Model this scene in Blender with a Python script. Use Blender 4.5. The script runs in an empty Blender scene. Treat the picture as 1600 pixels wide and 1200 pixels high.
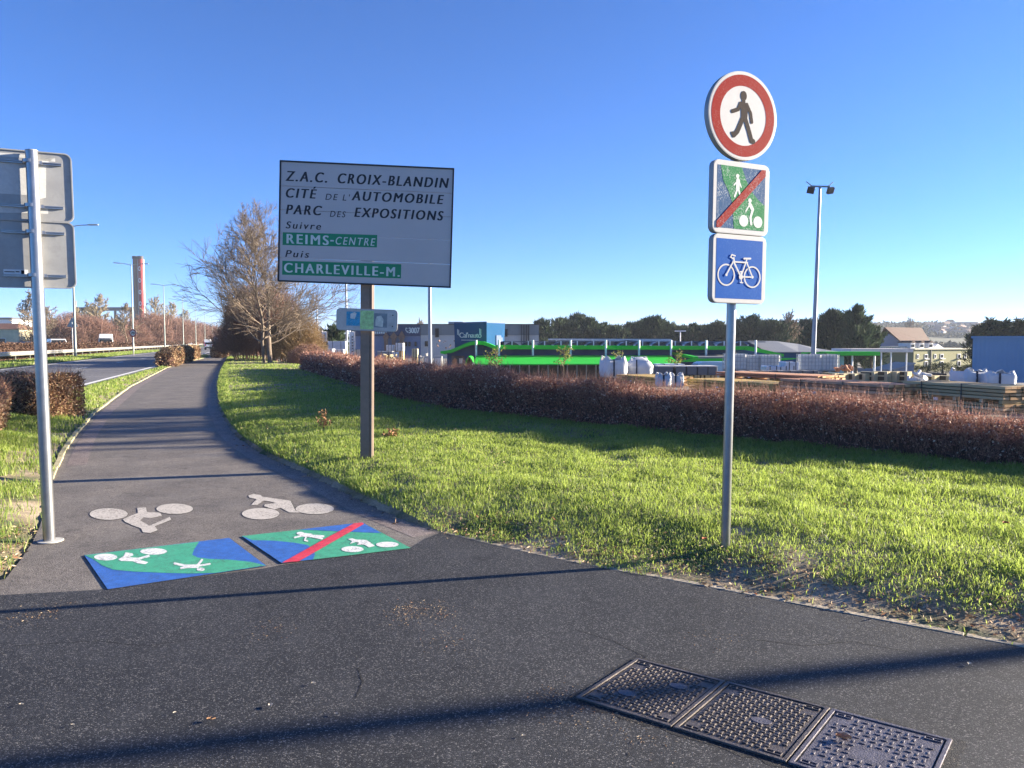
import bpy, bmesh, math, random
import numpy as np
from mathutils import Vector, Matrix
from mathutils.geometry import tessellate_polygon

SC = bpy.context.scene
COL = SC.collection
R = math.radians
PI = math.pi

# ------------------------------------------------------------------ camera
F = 1220.0; HOR = 534.0; EYE = 1.5
TILT = math.atan((600 - HOR) / F)
cd = bpy.data.cameras.new('camera'); cam = bpy.data.objects.new('camera', cd); COL.objects.link(cam)
cam.location = (0, 0, EYE); cam.rotation_euler = (PI / 2 - TILT, 0, 0)
cd.sensor_width = 36; cd.sensor_fit = 'HORIZONTAL'; cd.lens = F / 1600 * 36
cd.clip_start = 0.05; cd.clip_end = 6000
SC.camera = cam
SC.render.resolution_x = 1024; SC.render.resolution_y = 768

# ------------------------------------------------------------------ world, sun, exposure
SUN_AZ = 13.5          # degrees from +x towards +y
SUN_EL = 13.5
wd = bpy.data.worlds.new('World'); SC.world = wd; wd.use_nodes = True
nt = wd.node_tree; bg = nt.nodes['Background']
sky = nt.nodes.new('ShaderNodeTexSky'); sky.sky_type = 'NISHITA'; sky.sun_disc = False
sky.sun_elevation = R(SUN_EL); sky.sun_rotation = R(90 - SUN_AZ)
sky.altitude = 0; sky.air_density = 0.6; sky.dust_density = 0.25; sky.ozone_density = 8.0
nt.links.new(sky.outputs[0], bg.inputs[0]); bg.inputs[1].default_value = 0.066
ld = bpy.data.lights.new('sun', 'SUN'); sun = bpy.data.objects.new('sun', ld); COL.objects.link(sun)
ld.energy = 5.0; ld.angle = R(0.53); ld.color = (1.0, 0.88, 0.70)
sd = Vector((math.cos(R(SUN_AZ)) * math.cos(R(SUN_EL)), math.sin(R(SUN_AZ)) * math.cos(R(SUN_EL)), math.sin(R(SUN_EL))))
sun.rotation_euler = sd.to_track_quat('Z', 'Y').to_euler()
SC.view_settings.view_transform = 'Standard'; SC.view_settings.look = 'None'
SC.view_settings.exposure = 2.2; SC.view_settings.gamma = 1.0
SC.render.engine = 'CYCLES'
SC.cycles.max_bounces = 6; SC.cycles.diffuse_bounces = 3; SC.cycles.transparent_max_bounces = 6
SC.cycles.volume_bounces = 0

# ------------------------------------------------------------------ planning helpers
CT, ST = math.cos(TILT), math.sin(TILT)
def ray(px, py):
    a = (px - 800) / F; b = -(py - 600) / F
    return Vector((a, CT + b * ST, -ST + b * CT))
def P(px, py, Y):
    d = ray(px, py); t = Y / d.y
    return Vector((0, 0, EYE)) + d * t
def G(px, py, z=0.0):
    d = ray(px, py); t = (z - EYE) / d.z
    return Vector((0, 0, EYE)) + d * t
def ss(a, b, x):
    t = np.clip((np.asarray(x, dtype=float) - a) / (b - a), 0, 1); return t * t * (3 - 2 * t)
def vnoise(x, y, seed=0):
    x = np.asarray(x, float); y = np.asarray(y, float)
    def h(i, j):
        n = np.sin(i * 127.1 + j * 311.7 + seed * 74.7) * 43758.5453
        return n - np.floor(n)
    i = np.floor(x); j = np.floor(y); fx = x - i; fy = y - j
    fx = fx * fx * (3 - 2 * fx); fy = fy * fy * (3 - 2 * fy)
    return (h(i, j) * (1 - fx) + h(i + 1, j) * fx) * (1 - fy) + (h(i, j + 1) * (1 - fx) + h(i + 1, j + 1) * fx) * fy
def inpoly(pts, poly):
    x = pts[:, 0]; y = pts[:, 1]; ins = np.zeros(len(x), bool); n = len(poly)
    for i in range(n):
        x0, y0 = poly[i][0], poly[i][1]; x1, y1 = poly[(i + 1) % n][0], poly[(i + 1) % n][1]
        if y0 == y1: continue
        c = ((y0 > y) != (y1 > y)) & (x < (x1 - x0) * (y - y0) / (y1 - y0) + x0)
        ins ^= c
    return ins
def distline(pts, line):
    d = np.full(len(pts), 1e9)
    for a, b in zip(line[:-1], line[1:]):
        ax, ay = a[0], a[1]; ex, ey = b[0] - ax, b[1] - ay
        L = ex * ex + ey * ey + 1e-12
        t = np.clip(((pts[:, 0] - ax) * ex + (pts[:, 1] - ay) * ey) / L, 0, 1)
        d = np.minimum(d, np.hypot(pts[:, 0] - ax - t * ex, pts[:, 1] - ay - t * ey))
    return d

# ------------------------------------------------------------------ tagging
def tag(o, label=None, cat=None, group=None, kind=None):
    if label: o['label'] = label
    if cat: o['category'] = cat
    if group: o['group'] = group
    if kind: o['kind'] = kind
    return o
def root(name, label, cat, loc=(0, 0, 0), rz=0.0, group=None):
    o = bpy.data.objects.new(name, None); COL.objects.link(o)
    o.location = loc; o.rotation_euler = (0, 0, rz); o.empty_display_size = 0.2
    return tag(o, label, cat, group)
def copy_tree(o, parent=None):
    c = o.copy(); COL.objects.link(c)
    if parent is not None: c.parent = parent
    for ch in list(o.children): copy_tree(ch, c)
    return c

# ------------------------------------------------------------------ materials
def newmat(name):
    m = bpy.data.materials.new(name); m.use_nodes = True
    n = m.node_tree; b = n.nodes['Principled BSDF']
    return m, n, b
def N(n, t, **kw):
    o = n.nodes.new(t)
    for k, v in kw.items():
        if k in o.inputs: o.inputs[k].default_value = v
        else: setattr(o, k, v)
    return o
def c4(c): return (c[0], c[1], c[2], 1)
def ramp(n, src, stops):
    r = n.nodes.new('ShaderNodeValToRGB'); e = r.color_ramp.elements
    while len(e) < len(stops): e.new(0.5)
    for q, (p, c) in zip(e, stops): q.position = p; q.color = c4(c)
    n.links.new(src, r.inputs[0]); return r.outputs[0]
def mixc(n, fac, a, b, mode='MIX'):
    m = n.nodes.new('ShaderNodeMix'); m.data_type = 'RGBA'; m.blend_type = mode
    for i, v in ((0, fac), (6, a), (7, b)):
        if hasattr(v, 'node'): n.links.new(v, m.inputs[i])
        elif i == 0: m.inputs[0].default_value = v
        else: m.inputs[i].default_value = c4(v)
    return m.outputs[2]
def coords(n): return n.nodes.new('ShaderNodeTexCoord').outputs['Object']
def noise(n, scale, detail=3, rough=0.6, co=None, out='Fac'):
    t = N(n, 'ShaderNodeTexNoise'); t.inputs['Scale'].default_value = scale
    t.inputs['Detail'].default_value = detail; t.inputs['Roughness'].default_value = rough
    n.links.new(co if co is not None else coords(n), t.inputs['Vector']); return t.outputs[out]
def mat(name, col, rough=0.65, metal=0.0, var=0.18, scale=4.0, bump=0.0, bscale=60.0, spec=0.4, grime=0.0, grimecol=(0.08, 0.07, 0.05)):
    m, n, b = newmat(name)
    f = noise(n, scale, 4)
    lo = tuple(max(0, x * (1 - var)) for x in col); hi = tuple(min(1, x * (1 + var)) for x in col)
    out = ramp(n, f, [(0.3, lo), (0.7, hi)])
    if grime > 0:
        g = noise(n, scale * 2.7, 6, 0.7)
        gf = ramp(n, g, [(0.5, (0, 0, 0)), (0.75, (grime, grime, grime))])
        out = mixc(n, gf, out, grimecol)
    n.links.new(out, b.inputs['Base Color'])
    b.inputs['Roughness'].default_value = rough; b.inputs['Metallic'].default_value = metal
    b.inputs['Specular IOR Level'].default_value = spec
    if bump > 0:
        bp = N(n, 'ShaderNodeBump'); bp.inputs['Strength'].default_value = bump; bp.inputs['Distance'].default_value = 0.01
        n.links.new(noise(n, bscale, 3), bp.inputs['Height']); n.links.new(bp.outputs[0], b.inputs['Normal'])
    return m
def island_mat(name, stops, rough=0.7, trans=0.0, spec=0.2, tcol=None):
    m, n, b = newmat(name)
    g = n.nodes.new('ShaderNodeNewGeometry')
    col = ramp(n, g.outputs['Random Per Island'], stops)
    n.links.new(col, b.inputs['Base Color']); b.inputs['Roughness'].default_value = rough
    b.inputs['Specular IOR Level'].default_value = spec
    if trans > 0:
        t = n.nodes.new('ShaderNodeBsdfTranslucent')
        if tcol: n.links.new(mixc(n, 0.6, col, tcol), t.inputs[0])
        else: n.links.new(col, t.inputs[0])
        mx = n.nodes.new('ShaderNodeMixShader'); mx.inputs[0].default_value = trans
        n.links.new(b.outputs[0], mx.inputs[1]); n.links.new(t.outputs[0], mx.inputs[2])
        n.links.new(mx.outputs[0], n.nodes['Material Output'].inputs[0])
    return m

# ------------------------------------------------------------------ mesh helpers
def link_mesh(name, me, mats, parent=None, smooth=False, loc=None):
    if not isinstance(mats, (list, tuple)): mats = [mats]
    for m in mats: me.materials.append(m)
    if smooth: me.polygons.foreach_set('use_smooth', [True] * len(me.polygons))
    o = bpy.data.objects.new(name, me); COL.objects.link(o)
    if parent is not None: o.parent = parent
    if loc is not None: o.location = loc
    return o
class MB:
    def __init__(s): s.v = []; s.f = []; s.mi = []
    def face(s, pts, mi=0):
        i = len(s.v); s.v += [tuple(p) for p in pts]; s.f.append(tuple(range(i, i + len(pts)))); s.mi.append(mi); return s
    def box(s, x0, x1, y0, y1, z0, z1, mi=0, M=None):
        i = len(s.v)
        vs = [(x0, y0, z0), (x1, y0, z0), (x1, y1, z0), (x0, y1, z0), (x0, y0, z1), (x1, y0, z1), (x1, y1, z1), (x0, y1, z1)]
        if M is not None: vs = [tuple(M @ Vector(v)) for v in vs]
        s.v += vs
        for q in ((0, 3, 2, 1), (4, 5, 6, 7), (0, 1, 5, 4), (1, 2, 6, 5), (2, 3, 7, 6), (3, 0, 4, 7)):
            s.f.append(tuple(i + k for k in q)); s.mi.append(mi)
        return s
    def tube(s, pts, rad, n=10, caps=True, mi=0):
        pts = [Vector(p) for p in pts]
        if not hasattr(rad, '__len__'): rad = [rad] * len(pts)
        i0 = len(s.v); d0 = (pts[-1] - pts[0]).normalized()
        up = Vector((0, 0, 1)) if abs(d0.z) < 0.9 else Vector((1, 0, 0))
        for k, p in enumerate(pts):
            d = (pts[min(k + 1, len(pts) - 1)] - pts[max(k - 1, 0)]).normalized()
            a = d.cross(up).normalized(); b = a.cross(d)
            for j in range(n):
                t = 2 * PI * j / n; s.v.append(tuple(p + (a * math.cos(t) + b * math.sin(t)) * rad[k]))
        for k in range(len(pts) - 1):
            for j in range(n):
                a = i0 + k * n + j; b = i0 + k * n + (j + 1) % n
                s.f.append((a, b, b + n, a + n)); s.mi.append(mi)
        if caps:
            s.f.append(tuple(i0 + j for j in range(n))[::-1]); s.mi.append(mi)
            s.f.append(tuple(i0 + (len(pts) - 1) * n + j for j in range(n))); s.mi.append(mi)
        return s
    def prism(s, poly, axis_vec, mi=0, side_mi=None):
        """poly: list of 3D points (planar loop); extruded by axis_vec"""
        n = len(poly); i = len(s.v); a = Vector(axis_vec)
        s.v += [tuple(p) for p in poly] + [tuple(Vector(p) + a) for p in poly]
        for t in tessellate_polygon([[Vector(p) for p in poly]]):
            s.f.append(tuple(i + k for k in t)); s.mi.append(mi)
            s.f.append(tuple(i + n + k for k in t[::-1])); s.mi.append(mi)
        for k in range(n):
            s.f.append((i + k, i + (k + 1) % n, i + n + (k + 1) % n, i + n + k)); s.mi.append(mi if side_mi is None else side_mi)
        return s
    def flat(s, poly, mi=0):
        i = len(s.v); s.v += [tuple(p) for p in poly]
        for t in tessellate_polygon([[Vector(p) for p in poly]]):
            s.f.append(tuple(i + k for k in t)); s.mi.append(mi)
        return s
    def build(s, name, mats, parent=None, smooth=False, bevel=0.0, seg=2, loc=None, auto=False):
        me = bpy.data.meshes.new(name); me.from_pydata(s.v, [], s.f); me.update()
        o = link_mesh(name, me, mats, parent, smooth, loc)
        if len(set(s.mi)) > 1: me.polygons.foreach_set('material_index', s.mi)
        bm = bmesh.new(); bm.from_mesh(me); bmesh.ops.recalc_face_normals(bm, faces=bm.faces); bm.to_mesh(me); bm.free()
        if bevel > 0:
            md = o.modifiers.new('bevel', 'BEVEL'); md.width = bevel; md.segments = seg; md.limit_method = 'ANGLE'; md.angle_limit = R(40)
        if auto:
            me.polygons.foreach_set('use_smooth', [True] * len(me.polygons))
            try: me.set_sharp_from_angle(angle=R(40))
            except Exception: pass
        return o
def np_mesh(name, V, Fq, mats, parent=None, smooth=False, loc=None, mi=None):
    """V (N,3); Fq: list of int arrays (M,k)"""
    me = bpy.data.meshes.new(name)
    me.vertices.add(len(V)); me.vertices.foreach_set('co', np.asarray(V, np.float32).ravel())
    loops = np.concatenate([f.ravel() for f in Fq]).astype(np.int32)
    tot = np.concatenate([np.full(len(f), f.shape[1], np.int32) for f in Fq])
    st = np.concatenate([[0], np.cumsum(tot)[:-1]]).astype(np.int32)
    me.loops.add(len(loops)); me.loops.foreach_set('vertex_index', loops)
    me.polygons.add(len(tot)); me.polygons.foreach_set('loop_start', st)
    try: me.polygons.foreach_set('loop_total', tot)
    except Exception: pass
    me.update(calc_edges=True); me.validate()
    o = link_mesh(name, me, mats, parent, smooth, loc)
    if mi is not None: me.polygons.foreach_set('material_index', np.asarray(mi, np.int32))
    return o
rng = np.random.default_rng(7)
random.seed(7)
def unit(v): return v / (np.linalg.norm(v, axis=1, keepdims=True) + 1e-9)
def leaf_arrays(P0, L, W, up=0.0, D=None):
    n = len(P0)
    if D is None: D = rng.normal(size=(n, 3)); D[:, 2] += up
    D = unit(D); A = unit(np.cross(D, unit(rng.normal(size=(n, 3)))))
    L = np.broadcast_to(np.asarray(L, float), (n,))[:, None]; W = np.broadcast_to(np.asarray(W, float), (n,))[:, None]
    V = np.stack([P0, P0 + D * L * .5 + A * W * .5, P0 + D * L, P0 + D * L * .5 - A * W * .5], 1).reshape(-1, 3)
    Fq = np.arange(4 * n).reshape(n, 4)
    return V, Fq
def seg_arrays(P0, P1, R0, R1, n=3):
    P0 = np.asarray(P0, float); P1 = np.asarray(P1, float); m = len(P0)
    D = unit(P1 - P0); up = np.where(np.abs(D[:, 2:3]) < 0.9, np.array([[0, 0, 1.]]), np.array([[1., 0, 0]]))
    A = unit(np.cross(D, up)); B = np.cross(A, D)
    V = np.zeros((m, 2 * n, 3))
    for j in range(n):
        t = 2 * PI * j / n; o = A * math.cos(t) + B * math.sin(t)
        V[:, j] = P0 + o * np.asarray(R0)[:, None]; V[:, n + j] = P1 + o * np.asarray(R1)[:, None]
    base = (np.arange(m) * 2 * n)[:, None]
    Fs = [base + np.array([j, (j + 1) % n, n + (j + 1) % n, n + j]) for j in range(n)]
    return V.reshape(-1, 3), np.concatenate(Fs)
def blade_mesh(name, pts, h, w, m, lean=0.5, parent=None):
    n = len(pts); a = rng.uniform(0, 2 * PI, n); b = rng.uniform(0, 2 * PI, n)
    side = np.stack([np.cos(a), np.sin(a), np.zeros(n)], 1); d = np.stack([np.cos(b), np.sin(b), np.zeros(n)], 1)
    ln = rng.uniform(0.15, 1.0, n) * lean; h = np.asarray(h)[:, None]; w = np.asarray(w)[:, None]; ln = ln[:, None]
    z = np.array([[0, 0, 1.]])
    mid = pts + z * h * .6 + d * h * ln * .35; tip = pts + z * h * (1 - .35 * ln) + d * h * ln
    V = np.stack([pts - side * w * .5, pts + side * w * .5, mid + side * w * .4, mid - side * w * .4, tip], 1).reshape(-1, 3)
    base = (np.arange(n) * 5)[:, None]
    return np_mesh(name, V, [base + np.array([0, 1, 2, 3]), base + np.array([3, 2, 4])], m, parent)

# ------------------------------------------------------------------ lettering and symbols (flat, on a plane)
def text_mesh(s, width=None, height=1.0, bold=0.0, shear=0.0, spacing=1.0):
    cu = bpy.data.curves.new('t', 'FONT'); cu.body = s; cu.size = 1.0; cu.offset = bold; cu.shear = shear; cu.space_character = spacing
    o = bpy.data.objects.new('t', cu); COL.objects.link(o)
    dg = bpy.context.evaluated_depsgraph_get(); me = bpy.data.meshes.new_from_object(o.evaluated_get(dg))
    bpy.data.objects.remove(o); bpy.data.curves.remove(cu)
    n = len(me.vertices); a = np.zeros(n * 3); me.vertices.foreach_get('co', a); a = a.reshape(-1, 3)
    # scale by cap height of the string's own extents
    x0, x1 = a[:, 0].min(), a[:, 0].max()
    a[:, 1] *= height / 0.73
    if width: a[:, 0] = (a[:, 0] - x0) * width / (x1 - x0)
    else: a[:, 0] = (a[:, 0] - x0) * height / 0.73
    return me, a
def put_text(name, s, frame, x, y, width, height, m, parent, bold=0.0, shear=0.0, spacing=1.0, lift=0.0):
    """frame: (origin, ex, ey, en) in parent's coordinates"""
    me, a = text_mesh(s, width, height, 0.0, shear, spacing)
    o0, ex, ey, en = [np.array(v, float) for v in frame]
    fs = [tuple(q.vertices) for q in me.polygons]; bpy.data.meshes.remove(me); vs, ff = [], []
    for i, k in enumerate((0, -1, 1) if bold > 0 else (0,)):
        V = o0 + np.outer(a[:, 0] + x + k * bold * height * 2.2, ex) + np.outer(a[:, 1] + y, ey) + en * (lift + i * .00005)
        n0 = len(vs); vs += [tuple(v) for v in V]; ff += [tuple(j + n0 for j in f) for f in fs]
    me = bpy.data.meshes.new(name); me.from_pydata(vs, [], ff); me.update()
    return link_mesh(name, me, m, parent)
def circ(cx, cy, rx, ry=None, n=32):
    ry = rx if ry is None else ry
    return [(cx + rx * math.cos(2 * PI * i / n), cy + ry * math.sin(2 * PI * i / n)) for i in range(n)]
def stroke(pts, w, n=8):
    """list of polygons: capsules"""
    out = []
    for (a, b) in zip(pts[:-1], pts[1:]):
        ang = math.atan2(b[1] - a[1], b[0] - a[0]); r = w / 2; p = []
        for k in range(n + 1):
            t = ang + PI / 2 + PI * k / n; p.append((a[0] + r * math.cos(t), a[1] + r * math.sin(t)))
        for k in range(n + 1):
            t = ang - PI / 2 + PI * k / n; p.append((b[0] + r * math.cos(t), b[1] + r * math.sin(t)))
        out.append(p)
    return out
def ring(cx, cy, r, w, n=36):
    out = []
    for k in range(n):
        t0 = 2 * PI * k / n; t1 = 2 * PI * (k + 1) / n
        out.append([(cx + (r - w / 2) * math.cos(t), cy + (r - w / 2) * math.sin(t)) for t in (t0, t1)] +
                   [(cx + (r + w / 2) * math.cos(t), cy + (r + w / 2) * math.sin(t)) for t in (t1, t0)])
    return out
def rrect(x0, x1, y0, y1, r, n=6):
    p = []
    for cx, cy, a in ((x1 - r, y1 - r, 0), (x0 + r, y1 - r, 90), (x0 + r, y0 + r, 180), (x1 - r, y0 + r, 270)):
        for k in range(n + 1):
            t = R(a + 90 * k / n); p.append((cx + r * math.cos(t), cy + r * math.sin(t)))
    return p
def put_polys(name, polys, frame, m, parent, lift=0.0, step=0.00004):
    o0, ex, ey, en = [Vector(v) for v in frame]; b = MB()
    for i, p in enumerate(polys):
        b.flat([o0 + ex * x + ey * y + en * (lift + i * step) for x, y in p])
    me = bpy.data.meshes.new(name); me.from_pydata(b.v, [], b.f); me.update()
    return link_mesh(name, me, m, parent)
# ================================================================== GROUND
def px_line(pts, z=0.0): return [G(a, b, z) for a, b in pts]
PATH_R = px_line([(690, 832), (600, 800), (500, 747), (420, 715), (370, 681), (345, 640), (340, 606), (345, 582), (352, 567), (358, 557)])
PATH_L = px_line([(8, 905), (45, 868), (62, 830), (74, 780), (88, 735), (112, 690), (150, 645), (205, 604), (262, 574.5), (300, 564), (330, 557)])
KERB = px_line([(690, 832), (790, 856), (900, 881), (1040, 905), (1200, 936), (1400, 974), (1600, 1012)])
kd = (KERB[-1] - KERB[-3]).normalized(); KERB.append(KERB[-1] + kd * 3); KERB.append(KERB[-1] + kd * 8)
HEDGE = px_line([(1600, 730), (1400, 713), (1140, 687), (900, 662), (700, 640), (600, 618), (520, 592), (470, 577)], 0.15)
hd0 = (HEDGE[0] - HEDGE[1]).normalized(); HEDGE = [HEDGE[0] + hd0 * 6.5, HEDGE[0] + hd0 * 3] + HEDGE
HXY = np.array([[p.x, p.y] for p in HEDGE])[:]
def hedge_x(y):
    yy = HXY[:, 1]; xx = HXY[:, 0]
    x = np.interp(y, yy, xx)
    return np.where(y > yy[-1], xx[-1] - 0.36 * (y - yy[-1]), np.where(y < yy[0], xx[0] + 1.2 * (yy[0] - y), x))
def terr(x, y):
    x = np.asarray(x, float); y = np.asarray(y, float)
    rt = x - hedge_x(y)
    z = -0.03 - 3.3 * ss(26, 72, y) * ss(1.5, 9, rt)
    z = z + 22.5 * ss(420, 950, y) * ss(-0.15, 0.25, x / np.maximum(y, 1)) + 5.0 * (vnoise(x / 160, y / 160, 3) - .4) * ss(420, 800, y) * ss(0, .2, x / np.maximum(y, 1))
    return z
def tz(x, y): return float(terr(np.array([x]), np.array([y]))[0])

m_ground, n, b = newmat('earth_and_gravel')
co = coords(n)
c1 = ramp(n, noise(n, 0.35, 5, co=co), [(0.35, (0.13, 0.115, 0.085)), (0.6, (0.2, 0.185, 0.15))])
c2 = ramp(n, noise(n, 30, 4, co=co), [(0.3, (0.6, 0.6, 0.6)), (0.7, (1.15, 1.15, 1.15))])
n.links.new(mixc(n, 1.0, c1, c2, 'MULTIPLY'), b.inputs['Base Color']); b.inputs['Roughness'].default_value = .9
m_far, n, b = newmat('hill_ground')
co = coords(n)
n.links.new(ramp(n, noise(n, 0.02, 6, 0.7, co=co), [(0.35, (0.035, 0.045, 0.022)), (0.5, (0.07, 0.075, 0.035)), (0.68, (0.13, 0.12, 0.07))]), b.inputs['Base Color']); b.inputs['Roughness'].default_value = .95
gx = np.concatenate([-np.geomspace(3500, 40, 26), np.linspace(-38, 38, 77), np.geomspace(40, 3500, 40)])
gy = np.concatenate([np.linspace(-60, 0, 13), np.linspace(1, 110, 110), np.geomspace(113, 4500, 60)])
XX, YY = np.meshgrid(gx, gy); ZZ = terr(XX, YY)
nx, ny = len(gx), len(gy)
idx = np.arange(nx * ny).reshape(ny, nx)
FQ = np.stack([idx[:-1, :-1], idx[:-1, 1:], idx[1:, 1:], idx[1:, :-1]], -1).reshape(-1, 4)
cy = (YY[:-1, :-1] + YY[1:, 1:]).ravel() / 2
g = np_mesh('ground', np.stack([XX, YY, ZZ], -1).reshape(-1, 3), [FQ], [m_ground, m_far], smooth=True, mi=(cy > 230).astype(int))
tag(g, kind='structure')

def asphalt(name, base, tint, sparkle, big, sscale=150, rough=0.75, spec=0.35):
    m, n, b = newmat(name); co = coords(n)
    v = N(n, 'ShaderNodeTexVoronoi'); v.inputs['Scale'].default_value = sscale; n.links.new(co, v.inputs['Vector'])
    sep = N(n, 'ShaderNodeSeparateColor'); n.links.new(v.outputs['Color'], sep.inputs[0])
    st = ramp(n, sep.outputs[0], [(0.0, tuple(x * .35 for x in base)), (0.55, base), (0.86, tint), (0.985, sparkle)])
    lg = ramp(n, noise(n, big, 5, 0.65, co=co), [(0.3, (0.72, 0.72, 0.73)), (0.7, (1.28, 1.26, 1.22))])
    md = ramp(n, noise(n, 14, 4, 0.7, co=co), [(0.3, (0.86, 0.86, 0.86)), (0.7, (1.1, 1.1, 1.1))])
    c = mixc(n, 1.0, mixc(n, 1.0, st, lg, 'MULTIPLY'), md, 'MULTIPLY')
    dm = N(n, 'ShaderNodeMath'); dm.operation = 'MULTIPLY'
    n.links.new(ramp(n, noise(n, 1.7, 7, .72, co=co), [(.48, (0, 0, 0)), (.72, (.55, .55, .55))]), dm.inputs[0]); n.links.new(ramp(n, noise(n, 70, 3, .7, co=co), [(.42, (.15, .15, .15)), (.62, (1, 1, 1))]), dm.inputs[1])
    c = mixc(n, dm.outputs[0], c, tuple(min(.3, x * 1.6 + .045) for x in base))
    st2 = ramp(n, noise(n, 3.3, 5, .6, co=co), [(.30, (.62, .62, .63)), (.40, (1, 1, 1))])
    c = mixc(n, 1.0, c, st2, 'MULTIPLY')
    n.links.new(c, b.inputs['Base Color'])
    b.inputs['Roughness'].default_value = rough; b.inputs['Specular IOR Level'].default_value = spec
    bp = N(n, 'ShaderNodeBump'); bp.inputs['Strength'].default_value = 0.5; bp.inputs['Distance'].default_value = 0.004
    n.links.new(v.outputs['Distance'], bp.inputs['Height']); bp.invert = True
    n.links.new(bp.outputs[0], b.inputs['Normal'])
    return m
m_new = asphalt('fresh_dark_asphalt', (0.0245, 0.0255, 0.0295), (0.042, 0.043, 0.047), (0.24, 0.23, 0.215), 0.45, 230, 0.75, 0.35)
m_old = asphalt('worn_brown_grey_asphalt', (0.165, 0.146, 0.129), (0.2, 0.178, 0.157), (0.29, 0.262, 0.225), 1.3, 170)
m_edge = asphalt('pale_edge_band', (0.225, 0.182, 0.165), (0.265, 0.218, 0.2), (0.37, 0.32, 0.29), 2.0, 150)
m_road = asphalt('road_asphalt', (0.15, 0.145, 0.145), (0.2, 0.19, 0.19), (0.35, 0.34, 0.32), 0.3, 60)
m_white_line = mat('road_paint', (0.72, 0.71, 0.67), .6, var=.12, scale=20, grime=.5, grimecol=(.3, .28, .26))
m_kerb = mat('concrete_edging', (0.34, 0.29, 0.22), .9, var=.3, scale=14, bump=.4, grime=.8, grimecol=(.13, .11, .08))

def sheet(name, poly, z, m):
    b = MB(); b.flat([(p[0], p[1], z) for p in poly]); me = bpy.data.meshes.new(name); me.from_pydata(b.v, [], b.f); me.update()
    bm = bmesh.new(); bm.from_mesh(me); bmesh.ops.recalc_face_normals(bm, faces=bm.faces)
    if sum(f.normal.z for f in bm.faces) < 0: bmesh.ops.reverse_faces(bm, faces=bm.faces)
    bm.to_mesh(me); bm.free()
    return link_mesh(name, me, m)
def resample(line, n):
    L = np.array([[p[0], p[1]] for p in line]); s = np.concatenate([[0], np.cumsum(np.hypot(*np.diff(L, axis=0).T))])
    # smooth curve through points
    t = np.linspace(0, s[-1], n); out = np.stack([np.interp(t, s, L[:, 0]), np.interp(t, s, L[:, 1])], 1)
    k = max(1, n // 40)
    for _ in range(3):
        q = out.copy(); q[1:-1] = (out[:-2] + 2 * out[1:-1] + out[2:]) / 4; out = q
    return out
def offset(L, o):
    d = np.gradient(L, axis=0); d = d / (np.linalg.norm(d, axis=1, keepdims=True) + 1e-9)
    return L + np.stack([-d[:, 1], d[:, 0]], 1) * o
PR = resample(PATH_R, 160); PL = resample(PATH_L, 160); KB = resample(KERB, 60)
fork = [G(372, 549), G(352, 547)]
path_poly = [tuple(p) for p in PL] + [tuple(p[:2]) for p in ()] + [tuple(p) for p in PR[::-1]] + [(PR[0][0] + .4, PR[0][1] - .5), (1.0, 4.4), (-4.6, 4.0)]
tag(sheet('cycle_path', path_poly, 0.0, m_old), kind='structure')
def ribbon(name, L, o0, o1, z, m, z1=None):
    A = offset(L, o0); B = offset(L, o1); n = len(L); z1 = z if z1 is None else z1
    V = np.concatenate([np.c_[A, np.full(n, z)], np.c_[B, np.full(n, z1)]]); i = np.arange(n - 1)
    return np_mesh(name, V, [np.stack([i, i + 1, i + 1 + n, i + n], 1)], m)
tag(ribbon('path_edge_band', PL[10:], -0.08, -0.30, 0.0014, m_edge), kind='structure')
tag(ribbon('path_edge_band', PR, 0.04, 0.26, 0.0014, m_edge), kind='structure')
NEWB = [G(-420, 962), G(0, 930.5), G(168, 921), G(300, 903), G(416, 888), G(440, 883), G(560, 866), G(640, 857)]
new_poly = [p.to_2d() for p in NEWB] + [G(664, 842).to_2d()] + [tuple(p) for p in KB] + [(16, -8), (-14, -8), (-14, 4.2)]
tag(sheet('asphalt_road', new_poly, 0.0022, m_new), kind='structure')
def kerbstrip(name, L, w, h, m, gap=0.012, blk=0.9):
    b = MB(); s = np.concatenate([[0], np.cumsum(np.hypot(*np.diff(L, axis=0).T))]); t = 0
    while t + blk < s[-1]:
        e = t + blk - gap; ks = np.linspace(t, e, 4)
        q = np.stack([np.interp(ks, s, L[:, 0]), np.interp(ks, s, L[:, 1])], 1); d = q[-1] - q[0]; d /= np.linalg.norm(d); nn = np.array([-d[1], d[0]])
        jj = random.uniform(-.008, .008)
        lo = q + nn * (-w / 2 + jj); hi = q + nn * (w / 2 + jj); z = h + random.uniform(-.006, .006)
        poly = [(p[0], p[1], -0.05) for p in lo] + [(p[0], p[1], -0.05) for p in hi[::-1]]
        b.prism(poly, (0, 0, z + 0.05)); t += blk
    return b.build(name, m, bevel=0.003)
tag(kerbstrip('kerb', offset(KB, .03), 0.05, 0.006, m_kerb), kind='structure')
tag(kerbstrip('kerb', offset(PL[8:], 0.03), 0.06, 0.03, mat('mossy_edging', (0.4, 0.36, 0.22), .9, var=.35, scale=6, grime=.7, grimecol=(.12, .11, .04))), kind='structure')

# crack in the fresh asphalt
def crack(pts, name='asphalt_road_joint'):
    L = resample([G(*p) for p in pts], 60); L = L + rng.normal(size=L.shape) * .003
    return tag(ribbon(name, L, -.0025, .0025, 0.0034, mat('crack_dark', (0.015, 0.015, 0.017), .9)), kind='structure')
crack([(20, 1010), (150, 1002), (230, 1010), (330, 996)]); crack([(1180, 1000), (1260, 1010), (1330, 1003), (1420, 1019)]); crack([(900, 985), (960, 1003), (1010, 1028), (1000, 1034)]); crack([(560, 1045), (566, 1068), (556, 1090)])

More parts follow.
